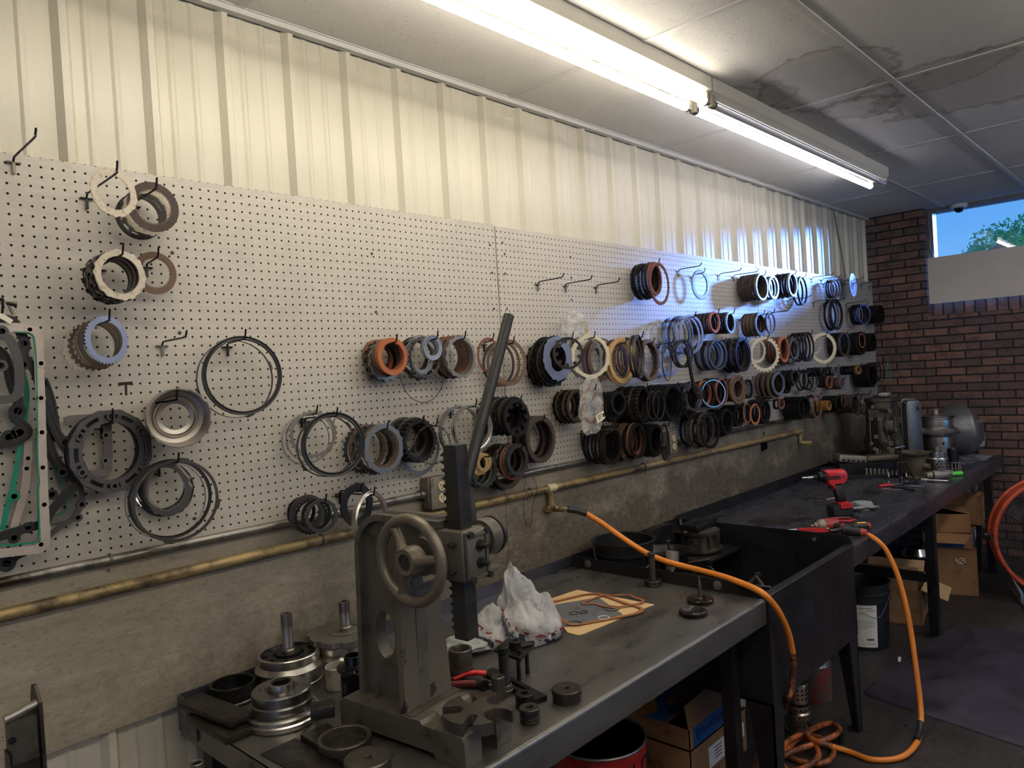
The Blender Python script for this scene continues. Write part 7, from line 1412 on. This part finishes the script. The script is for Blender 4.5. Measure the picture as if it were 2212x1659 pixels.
mb = MB(); mb.tube([(R_b*math.cos(2*PI*k/56), R_b*math.sin(2*PI*k/56), hb-.008) for k in range(56)], .0055, 8, True); P('rim', mb, GS, t)
va = math.atan2(CAM.y-b.y, CAM.x-b.x)
for i, (ch, da) in enumerate(zip('IMPJO', (-.62, -.38, -.08, .42, .85))):
    A = M.Rotation(va+da+.35, 4, 'Z') @ M.Translation((R_b*.995, 0, hb-.083)) @ M.Rotation(PI/2, 4, 'Z') @ M.Rotation(PI/2, 4, 'X'); text(ch, .09, TBK, t, A, ext=.002)
BOX = mat('brown_cardboard', srgb(150, 112, 76), 0, .8, .1, 14, .08, grime=(srgb(104, 76, 52), .3, 8)); BOXI = mat('cardboard_inside', srgb(126, 96, 66), 0, .85, .1, 14); BLUP = mat('blue_print', srgb(34, 86, 146), 0, .6, .08, 20); INK = mat('black_ink', srgb(26, 24, 24), 0, .7, .05); LABW = mat('white_label', srgb(222, 220, 214), 0, .6, .03)
def carton(t, x0, x1, y0, y1, z0, z1, th=.004, top=False, m=BOX):
    mb = MB(); mb.bbox((x0, y0, z0), (x1, y1, z0+th)); mb.bbox((x0, y0, z0), (x0+th, y1, z1)); mb.bbox((x1-th, y0, z0), (x1, y1, z1)); mb.bbox((x0, y0, z0), (x1, y0+th, z1)); mb.bbox((x0, y1-th, z0), (x1, y1, z1))
    if top: mb.bbox((x0, y0, z1-th), (x1, y1, z1))
    return P('box', mb, m, t, 0)
t = thing('cardboard_box', 'brown carton with two white labels under the blue box', 'cardboard box', (1.585, -.60, .0006)); carton(t, 0, .475, 0, .36, 0, .19, top=True)
fr = M.Rotation(PI/2, 4, 'X')
for x, w, h in ((.17, .13, .085), (.36, .12, .06)):
    mb = MB(); mb.box((x+w/2-.03, -.0008, .105), (w, .0012, h), M.Rotation(0, 3, 'Y')); lb = P('label', mb, LABW, t, 0); mb = MB()
    for i in range(4): mb.box((x+w*.6-.03, -.0017, .13-.014*i), (w*.45, .0006, .0035))
    mb.box((x+.02-.03, -.0017, .12), (.024, .0006, .022)) if False else None
    P('print', mb, INK, lb, 0)
text('TRANSTAR', .032, mat('faded_ink', srgb(110, 72, 50), 0, .8, .05), t, M.Translation((.115, -.0010, .045)) @ fr)
t = thing('cardboard_box', 'blue and tan parts box with open flaps under the near bench', 'cardboard box', (1.585, -.60, .1912)); carton(t, 0, .415, 0, .33, 0, .084)
mb = MB(); mb.bbox((.028, -.0012, .004), (.36, 0, .082)); bp_ = P('blue_panel', mb, BLUP, t, 0)
text('TRANSTAR', .036, mat('navy_ink', srgb(16, 34, 66), 0, .6, .05), bp_, M.Translation((.17, -.0016, .046)) @ fr, sx=1.1); mb = MB(); mb.prism([(.045, .065), (.075, .065), (.070, .056), (.062, .056), (.062, .020), (.054, .028), (.054, .056)], -.0006, .0006, M.Translation((0, -.0018, 0)) @ fr); P('logo_mark', mb, bpy.data.materials['navy_ink'], bp_, 0)
mb = MB(); mb.box((.335, -.0018, .052), (.085, .0012, .045)); lb = P('label', mb, LABW, t, 0); mb = MB()
for i in range(3): mb.box((.352, -.0027, .062-.010*i), (.03, .0006, .003))
P('print', mb, INK, lb, 0)
mb = MB(); A = M.Translation((0, 0, .084)); mb.add([A @ V(p) for p in ((.0, 0, 0), (.345, 0, 0), (.30, .05, .075), (.06, .05, .062))]+[A @ V(p) for p in ((.0, .004, 0), (.345, .004, 0), (.30, .054, .073), (.06, .054, .060))], [(0, 1, 2, 3), (7, 6, 5, 4), (0, 4, 5, 1), (1, 5, 6, 2), (2, 6, 7, 3), (3, 7, 4, 0)]); P('front_flap', mb, BOX, t, 0)
mb = MB(); mb.add([(.415, 0, .084), (.415, .33, .084), (.53, .30, .10), (.52, .03, .096), (.415, 0, .081), (.415, .33, .081), (.53, .30, .097), (.52, .03, .093)], [(0, 1, 2, 3), (7, 6, 5, 4), (0, 4, 5, 1), (1, 5, 6, 2), (2, 6, 7, 3), (3, 7, 4, 0)]); P('side_flap', mb, BOX, t, 0)
mb = MB(); mb.bbox((.004, .12, .07), (.411, .326, .074)); fl_ = P('inner_lid', mb, BOX, t, 0); mb = MB(); mb.prism([(.02, .13), (.30, .13), (.16, .20), (.40, .30), (.25, .32), (.10, .20), (.02, .22)], .0741, .0747); P('blue_stripe', mb, BLUP, fl_, 0)
mb = MB(); mb.prism([(.10, .135), (.16, .135), (.13, .19)], .0748, .0753); P('logo_mark', mb, INK, fl_, 0)
b = at_y(1622, 1615, -.42); t = thing('white_tub', 'white round tub behind the parts boxes under the sink', 'tub', (2.35, -.34, .0006)); mb = MB(); mb.lathe([(0, 0), (.10, 0), (.115, .20), (.12, .20), (.12, .215), (0, .215)], 40); P('body', mb, LABW, t); mb = MB(); mb.tube([(.118*math.cos(2*PI*k/40), .118*math.sin(2*PI*k/40), .205) for k in range(40)], .004, 6, True); P('rim', mb, BLK, t)
# silver pierced drum and red can under the sink
b = F_(1727, 1582); t = thing('pierced_drum', 'tall silver drum pierced with holes on the floor under the sink', 'drum', b)
mb = MB(); mb.lathe([(.03, 0), (.056, 0), (.058, .004), (.058, .02), (.052, .024), (.054, .032), (.054, .10), (.048, .106), (.051, .112), (.051, .135), (.045, .14), (.047, .15), (.047, .225), (.04, .232), (0, .232)], 52); P('shell', mb, ALU, t)
for zz in (.05, .07, .09, .12, .17, .19, .21):
    for k in range(6):
        a = -2.9+.4*k+(.2 if int(zz*100) % 4 else 0); r_ = .0536 if zz < .1 else .0506 if zz < .14 else .0466; mb = MB(); mb.lathe([(0, 0), (.0048, 0), (.0048, .0014), (0, .0014)], 12, M.Rotation(a, 4, 'Z') @ M.Translation((r_, 0, zz)) @ M.Rotation(PI/2, 4, 'Y')); P('hole', mb, DARKH, t)
mb = MB(); A = square(50, .5); mb.annulus([a for a, _ in A], [.0525 if l else .0495 for _, l in A], [.04]*len(A), .135, .147); P('tooth_band', mb, DS, t)
b = F_(1783, 1528); b = V((2.74, -.62, .0006)); t = thing('red_can', 'red and grey steel can behind the tapered sink leg', 'can', b)
mb = MB(); mb.lathe([(0, 0), (.094, 0), (.095, .003), (.095, .165), (0, .165)], 48); P('body', mb, mat('worn_red_can', srgb(150, 44, 42), .2, .5, .15, 12, .05, grime=(srgb(92, 84, 76), .75, 9)), t)
mb = MB(); mb.lathe([(.0955, .165), (.0985, .168), (.0985, .176), (.095, .18), (.088, .21), (.04, .215), (0, .215)], 48); P('lid', mb, GALV, t)
# black pail with a paper label
b = V((3.60, -.60, .0006)); t = thing('pail', 'black plastic pail with a white paper label under the far bench', 'pail', b)
mb = MB(); mb.lathe([(0, 0), (.128, 0), (.131, .004), (.140, .27), (.150, .275), (.150, .285), (.141, .288), (.141, .31), (.150, .314), (.150, .322), (.142, .326), (.143, .36), (.152, .362), (.152, .376), (.145, .378), (.14, .36), (.126, .01), (0, .01)], 56); P('body', mb, PLB, t)
va = math.atan2(CAM.y-b.y, CAM.x-b.x); mb = MB(); mb.lathe([(.1315, .02), (.1395, .265), (.1402, .265), (.1322, .02)], 14, M.Rotation(va-.46, 4, 'Z'), close=True, ang=.98); lb = P('label', mb, LABW, t)
mb = MB()
for zz, a0, a1, hh in ((.245, .30, .80, .004), (.232, .55, .9, .003), (.215, .2, .5, .003), (.17, .1, .9, .002), (.16, .1, .9, .002), (.15, .1, .9, .002), (.14, .1, .9, .002), (.128, .1, .6, .002), (.06, .55, .85, .012), (.04, .55, .9, .003)):
    r_ = .1325+(zz-.02)*.0327+.0006; mb.lathe([(r_, zz), (r_+hh*.0327, zz+hh)], 6, M.Rotation(va-.46+a0*.98, 4, 'Z'), ang=(a1-a0)*.98)
P('print', mb, mat('grey_ink', srgb(90, 90, 92), 0, .7, .05), lb, 0)
mb = MB(); mb.tube(smoothpts([V((.15*math.cos(va-.5), .15*math.sin(va-.5), .30)), V((.165*math.cos(va-.1), .165*math.sin(va-.1), .24)), V((.16*math.cos(va+.5), .16*math.sin(va+.5), .20)), V((.15*math.cos(va+1.2), .15*math.sin(va+1.2), .30))], 5), .0025, 6); P('bail', mb, GS, t)
# cartons under the far bench
def box_at(label, x, y, z, rz, dx, dy, dz, m=BOX, **kw):
    t = thing('cardboard_box', label, 'cardboard box', (x, y, z), rz); carton(t, -dx/2, dx/2, -dy/2, dy/2, 0, dz, m=m, **kw); return t
t = box_at('open brown carton with splayed flaps left of the far bench leg', 4.19, -.58, .0006, .15, .34, .38, .22)
for i, (ax, sg, ang) in enumerate((('x', 1, .5), ('x', -1, 2.2), ('y', -1, -.35), ('y', 1, 1.0))):
    mb = MB(); w = .36 if ax == 'x' else .32; mb.bbox((-w/2*.95, 0, 0), (w/2*.95, .15, .003)); o = P('flap', mb, BOXI if i % 2 else mat('pale_cardboard', srgb(186, 154, 112), 0, .8, .08, 14), t, 0)
    o.matrix_basis = (M.Translation((sg*.17, 0, .22)) @ M.Rotation(-sg*PI/2, 4, 'Z') if ax == 'x' else M.Translation((0, sg*.19, .22)) @ M.Rotation(0 if sg > 0 else PI, 4, 'Z')) @ M.Rotation(ang, 4, 'X')
mb = MB(); mb.box((-.172, .02, .14), (.002, .20, .10)); P('tape', mb, mat('tape_tan', srgb(150, 122, 90), 0, .35, .05), t, 0)
mb = MB(); mb.lathe([(.0, 0), (.085, 0), (.088, .01), (.06, .05), (.02, .06), (0, .06)], 32, M.Translation((4.28, -.72, .3856)) @ M.Rotation(.0, 4, 'Y')); o = mb.build('chrome_cover', CHR); tag(o, 'polished dome cover resting on the bench rail behind the hose', 'cover')
t = box_at('tall brown carton with a white printed mark at the bottom of the carton pile', 4.93, -.76, .0006, .30, .26, .30, .33, top=True)
mb = MB(); mb.box((-.1312, -.05, .24), (.001, .07, .055)); pr = P('stamp', mb, BOXI, t, 0); mb = MB()
for i in range(5):
    for j in range(4):
        if (i*3+j*5) % 4: mb.box((-.132, -.075+.0125*i, .222+.012*j), (.0006, .009, .008))
P('print', mb, LABW, pr, 0)
mb = MB(); mb.box((0, -.1512, .2), (.04, .001, .26)); P('tape', mb, bpy.data.materials['tape_tan'], t, 0)
t = box_at('blue and tan shallow box on the tall brown carton', 4.93, -.76, .3316, .12, .27, .30, .10); mb = MB(); mb.bbox((-.1365, -.10, .005), (-.1352, .15, .098)); mb.bbox((-.08, -.1515, .005), (.134, -.1502, .098)); P('blue_panel', mb, BLUP, t, 0); mb = MB(); mb.box((.08, -.1525, .06), (.08, .001, .05)); P('label', mb, LABW, t, 0)
mb = MB(); mb.add([(-.135, -.15, .10), (-.135, .15, .10), (-.24, .13, .05), (-.23, -.12, .055), (-.135, -.15, .097), (-.135, .15, .097), (-.24, .13, .047), (-.23, -.12, .052)], [(0, 1, 2, 3), (7, 6, 5, 4), (0, 4, 5, 1), (1, 5, 6, 2), (2, 6, 7, 3), (3, 7, 4, 0)]); P('flap', mb, BOX, t, 0)
t = box_at('brown flat box topmost of the carton pile by the bench leg', 4.93, -.74, .4322, .36, .27, .27, .13)
mb = MB(); mb.add([(-.135, -.135, .13), (.135, -.135, .13), (.12, .10, .20), (-.12, .11, .19), (-.135, -.131, .13), (.135, -.131, .13), (.12, .104, .197), (-.12, .114, .187)], [(0, 1, 2, 3), (7, 6, 5, 4), (0, 4, 5, 1), (1, 5, 6, 2), (2, 6, 7, 3), (3, 7, 4, 0)]); P('flap', mb, BOXI, t, 0)
t = thing('trash_can', 'tall dark can behind the carton pile at the end wall', 'can', (5.55, -.66, .0006)); mb = MB(); mb.lathe([(0, 0), (.16, 0), (.18, .38), (.185, .38), (.185, .395), (0, .395)], 40); P('body', mb, PLB, t); mb = MB(); mb.tube([(.183*math.cos(2*PI*k/40), .183*math.sin(2*PI*k/40), .388) for k in range(40)], .006, 6, True); P('rim', mb, BKS, t)
t = box_at('large brown carton under the valve body at the end of the bench', 5.50, -.66, .397, .1, .46, .42, .21, top=True)
t = thing('hydraulic_block', 'grey transmission valve body on the large carton', 'valve body', (5.44, -.68, .6078), AX)
mb = MB(); mb.cbox((0, 0, .03), (.30, .16, .06), .008); mb.cbox((.06, .0, .075), (.12, .10, .035), .008); P('block', mb, CASTL, t)
for k in range(6): mb = MB(); mb.cyl((-.12+.045*k, -.079, .022), (-.12+.045*k, -.082, .022), .010, None, 12); P('port', mb, DARKH, t)
for k in range(4): mb = MB(); mb.cyl((-.10+.06*k, -.03+.02*(k % 2), .06), (-.10+.06*k, -.03+.02*(k % 2), .085), .007, None, 8); P('bolt', mb, DS, t)
mb = MB(); mb.cbox((-.07, .02, .068), (.14, .09, .02), .004); P('plate', mb, BKS, t)
crumple('clear_wrap', M.Translation((5.50, -.60, .665)), .15, .12, .075, FILM, None, .4, 2.4, 12, 4, bagshape); tag(bpy.data.objects['clear_wrap'], 'clear plastic wrap bunched behind the valve body', 'plastic wrap')
# small litter on the floor
for lb, x, y, m in (('white paper scrap beside the rubber mat', 1943, 1425, LABW),):
    p = F_(x, y); mb = MB(); mb.box((0, 0, .002), (.065, .014, .004)); o = mb.build('paper_scrap', m); o.location = p; o.rotation_euler = (0, 0, .25); tag(o, lb, 'paper scrap')
p = F_(1957, 1574); mb = MB(); mb.tube([(0, 0, .004), (.015, .0, .004), (.02, .01, .004)], .004, 8); o = mb.build('clip', CHR); o.location = p; tag(o, 'tiny shiny clip on the floor beside the hose', 'clip')
p = F_(1818, 1605); mb = MB(); mb.lathe([(.008, 0), (.014, 0), (.014, .04), (.008, .04)], 20, close=True); o = mb.build('rubber_bush', BLK); o.location = p; tag(o, 'small black rubber tube standing beside the hose coil', 'bush')

# ------------------------------------------------------------------ drum fan
FOR = mat('fan_orange', srgb(196, 84, 52), .1, .42, .12, 14, .05, grime=(srgb(120, 54, 40), .3, 12)); WIRE = mat('fan_wire', srgb(70, 68, 68), .6, .4, .15, 40)
fc = CAM+ray(2302, 1165)*4.75; nrm = (CAM-fc); nrm.z = 0; nrm.normalize(); nrm = (M.Rotation(math.radians(14), 3, 'Z') @ nrm); nrm = (nrm+V((0, 0, .02))).normalized()
t = thing('drum_fan', 'large orange drum fan with a wire grille at the right edge', 'fan'); fm = rot_to(nrm); fm.translation = fc; t.matrix_world = fm; RF = .385
mb = MB(); mb.tube([(RF*math.cos(2*PI*k/80), RF*math.sin(2*PI*k/80), .0) for k in range(80)], .014, 10, True); mb.tube([(RF*math.cos(2*PI*k/80), RF*math.sin(2*PI*k/80), -.17) for k in range(80)], .014, 10, True); mb.lathe([(RF-.006, -.17), (RF-.006, 0), (RF-.002, 0), (RF-.002, -.17)], 80, close=True); P('drum_rim', mb, FOR, t)
mb = MB()
for k in range(30):
    r_ = .055+k*(RF-.07)/29; mb.tube([(r_*math.cos(2*PI*j/72), r_*math.sin(2*PI*j/72), .022*(1-(r_/RF)**2)+.004) for j in range(72)], .0016, 4, True)
for k in range(12):
    a = 2*PI*k/12; mb.tube([(r_*math.cos(a), r_*math.sin(a), .020*(1-(r_/RF)**2)) for r_ in (.05, .12, .2, .3, RF)], .0022, 5)
P('grille', mb, WIRE, t)
mb = MB()
for k in range(16):
    r_ = .08+k*(RF-.09)/15; mb.tube([(r_*math.cos(2*PI*j/60), r_*math.sin(2*PI*j/60), -.172) for j in range(60)], .002, 4, True)
P('rear_grille', mb, WIRE, t)
for k in range(3):
    mb = MB(); a = 2*PI*k/3+.4; vs = []
    rings = []
    for r_, w, tw in ((.05, .06, .9), (.15, .12, .75), (.26, .16, .6), (.335, .15, .5)):
        c_ = V((r_*math.cos(a), r_*math.sin(a), -.085)); tg = V((-math.sin(a), math.cos(a), 0))*math.cos(tw)+V((0, 0, 1))*math.sin(tw); nn = tg.cross(V((math.cos(a), math.sin(a), 0)))*.003; rings.append([c_-tg*w/2-nn, c_+tg*w/2-nn, c_+tg*w/2+nn, c_-tg*w/2+nn])
    mb.loft(rings); P('blade', mb, DS, t)
mb = MB(); mb.lathe([(0, -.03), (.05, -.035), (.055, -.05), (.06, -.16), (0, -.165)], 32); P('motor_hub', mb, BKS, t)
inv = fm.inverted(); ft = F_(2190, 1298); rgt = V((0, 0, 1)).cross(nrm); rgt.normalize()
for s_ in (-1, 1):
    mb = MB(); top = fc+rgt*s_*(RF+.012)-nrm*.08; bot0 = V((fc.x, fc.y, .012))+rgt*s_*(RF-.13); mb.tube([inv @ p for p in (top+V((0, 0, .0)), top+V((0, 0, -.16))-rgt*s_*.06, bot0+nrm*.0+V((0, 0, .06)), bot0+nrm*.0)], .013, 10); mb.tube([inv @ p for p in (bot0+nrm*.25, bot0-nrm*.28)], .013, 10); P('stand_leg', mb, GS, t)
for s_ in (-1, 1):
    top = fc+rgt*s_*(RF+.02)-nrm*.08; mb = MB(); mb.tube([inv @ top, inv @ (top+rgt*s_*.03)], .022, 12); mb.tube([inv @ (top+rgt*s_*.026+V((0, 0, -.03))), inv @ (top+rgt*s_*.026+V((0, 0, .03)))], .010, 8); P('tilt_knob', mb, BLK, t)

# ------------------------------------------------------------------ end wall: card over the window, camera, trees outside
CARDW = mat('pale_cardboard_sheet', srgb(206, 198, 186), 0, .8, .04, 5, .06, (1, 1, 1))
z0, z1 = 2.083, 2.468; mb = MB(); mb.bbox((6.036, -3.2, z0), (6.042, -.447, z1)); o = mb.build('window_card', CARDW, None, 0); tag(o, 'pale cardboard sheet covering the lower part of the high window', 'cardboard')
p = at_z(2071, 443, ZC-.012); t = thing('dome_camera', 'small white dome security camera on the ceiling by the window', 'security camera', (p.x, p.y, ZC-.005))
mb = MB(); mb.lathe([(0, 0), (.062, 0), (.064, -.006), (.062, -.024), (.05, -.032), (0, -.033)], 36); P('base', mb, mat('white_plastic', srgb(214, 212, 206), 0, .35, .04), t); mb = MB(); mb.lathe([(.038, -.031), (.036, -.045), (.028, -.060), (.014, -.068), (0, -.070)], 28); P('dome', mb, GBL, t)
tag(MB().tube(smoothpts([V((6.128, -.455, 2.86)), V((6.125, -.45, 2.74)), V((6.124, -.462, 2.66)), V((6.126, -.452, 2.58)), V((6.130, -.475, 2.49))], 5), .0035, 6).build('thin_cable', GS), 'thin white cable hanging beside the window frame', 'cable')
LEAF = mat('leaf_green', srgb(120, 176, 104), 0, .6, .35, 1.5); BARK = mat('bark', srgb(92, 74, 58), 0, .9, .2, 8)
def tree(label, px_, py_, dist, R, seed, nl=2600):
    rng = random.Random(seed); c = CAM+ray(px_, py_)*dist; t = thing('tree', label, 'tree', (c.x, c.y, -.5)); zc = c.z+.5
    mb = MB(); lobes = [(V((rng.uniform(-.6, .6), rng.uniform(-.6, .6), rng.uniform(-.35, .45)))*R, rng.uniform(.35, .6)*R) for _ in range(12)]
    for _ in range(nl):
        lc, lr = rng.choice(lobes); d = V((rng.gauss(0, 1), rng.gauss(0, 1), rng.gauss(0, 1))).normalized(); p = lc+d*lr*rng.uniform(.7, 1.05)+V((0, 0, zc)); s_ = R*rng.uniform(.04, .09)
        a = V((rng.gauss(0, 1), rng.gauss(0, 1), rng.gauss(0, 1))).normalized(); b_ = a.orthogonal().normalized(); mb.add([p-a*s_, p+b_*s_*.5, p+a*s_, p-b_*s_*.5], [(0, 1, 2, 3)])
    P('foliage', mb, LEAF, t, 0); mb = MB(); mb.tube([V((0, 0, 0)), V((.05*R, 0, zc*.6)), V((0, 0, zc))], [.12*R, .09*R, .04*R], 10); P('trunk', mb, BARK, t)
tree('leafy tree outside the high window, left of the pair', 2150, 560, 34, 1.35, 3)
tree('larger leafy tree at the right edge of the high window', 2215, 545, 38, 2.1, 5)
tree('small dark tree far left in the high window', 2096, 558, 60, 1.1, 8, 900)
p = CAM+ray(2182, 546)*30; t = thing('neighbor_building', 'small peach gabled building showing between the trees outside', 'building', (p.x, p.y, -.5)); hh = p.z+.5
mb = MB(); mb.prism([(-.6, 0), (.6, 0), (.6, hh-.15), (0, hh+.25), (-.6, hh-.15)], -1.5, 1.5, M.Rotation(PI/2, 4, 'Z') @ M.Rotation(PI/2, 4, 'X')); P('walls', mb, mat('peach_stucco', srgb(214, 164, 128), 0, .8, .05), t, 0); mb = MB(); mb.loft([[V((y, x, z)) for x, z in ((-.75, hh-.28), (0, hh+.24), (.75, hh-.28), (.75, hh-.2), (0, hh+.34), (-.75, hh-.2))] for y in (-1.6, 1.6)]); P('roof', mb, mat('grey_roof', srgb(130, 128, 126), 0, .8, .08), t, 0)
mb = MB(); mb.bbox((6.6, -40, -.6), (90, 40, -.5)); struct('ground', mb, mat('asphalt', srgb(90, 88, 86), 0, .9, .1))
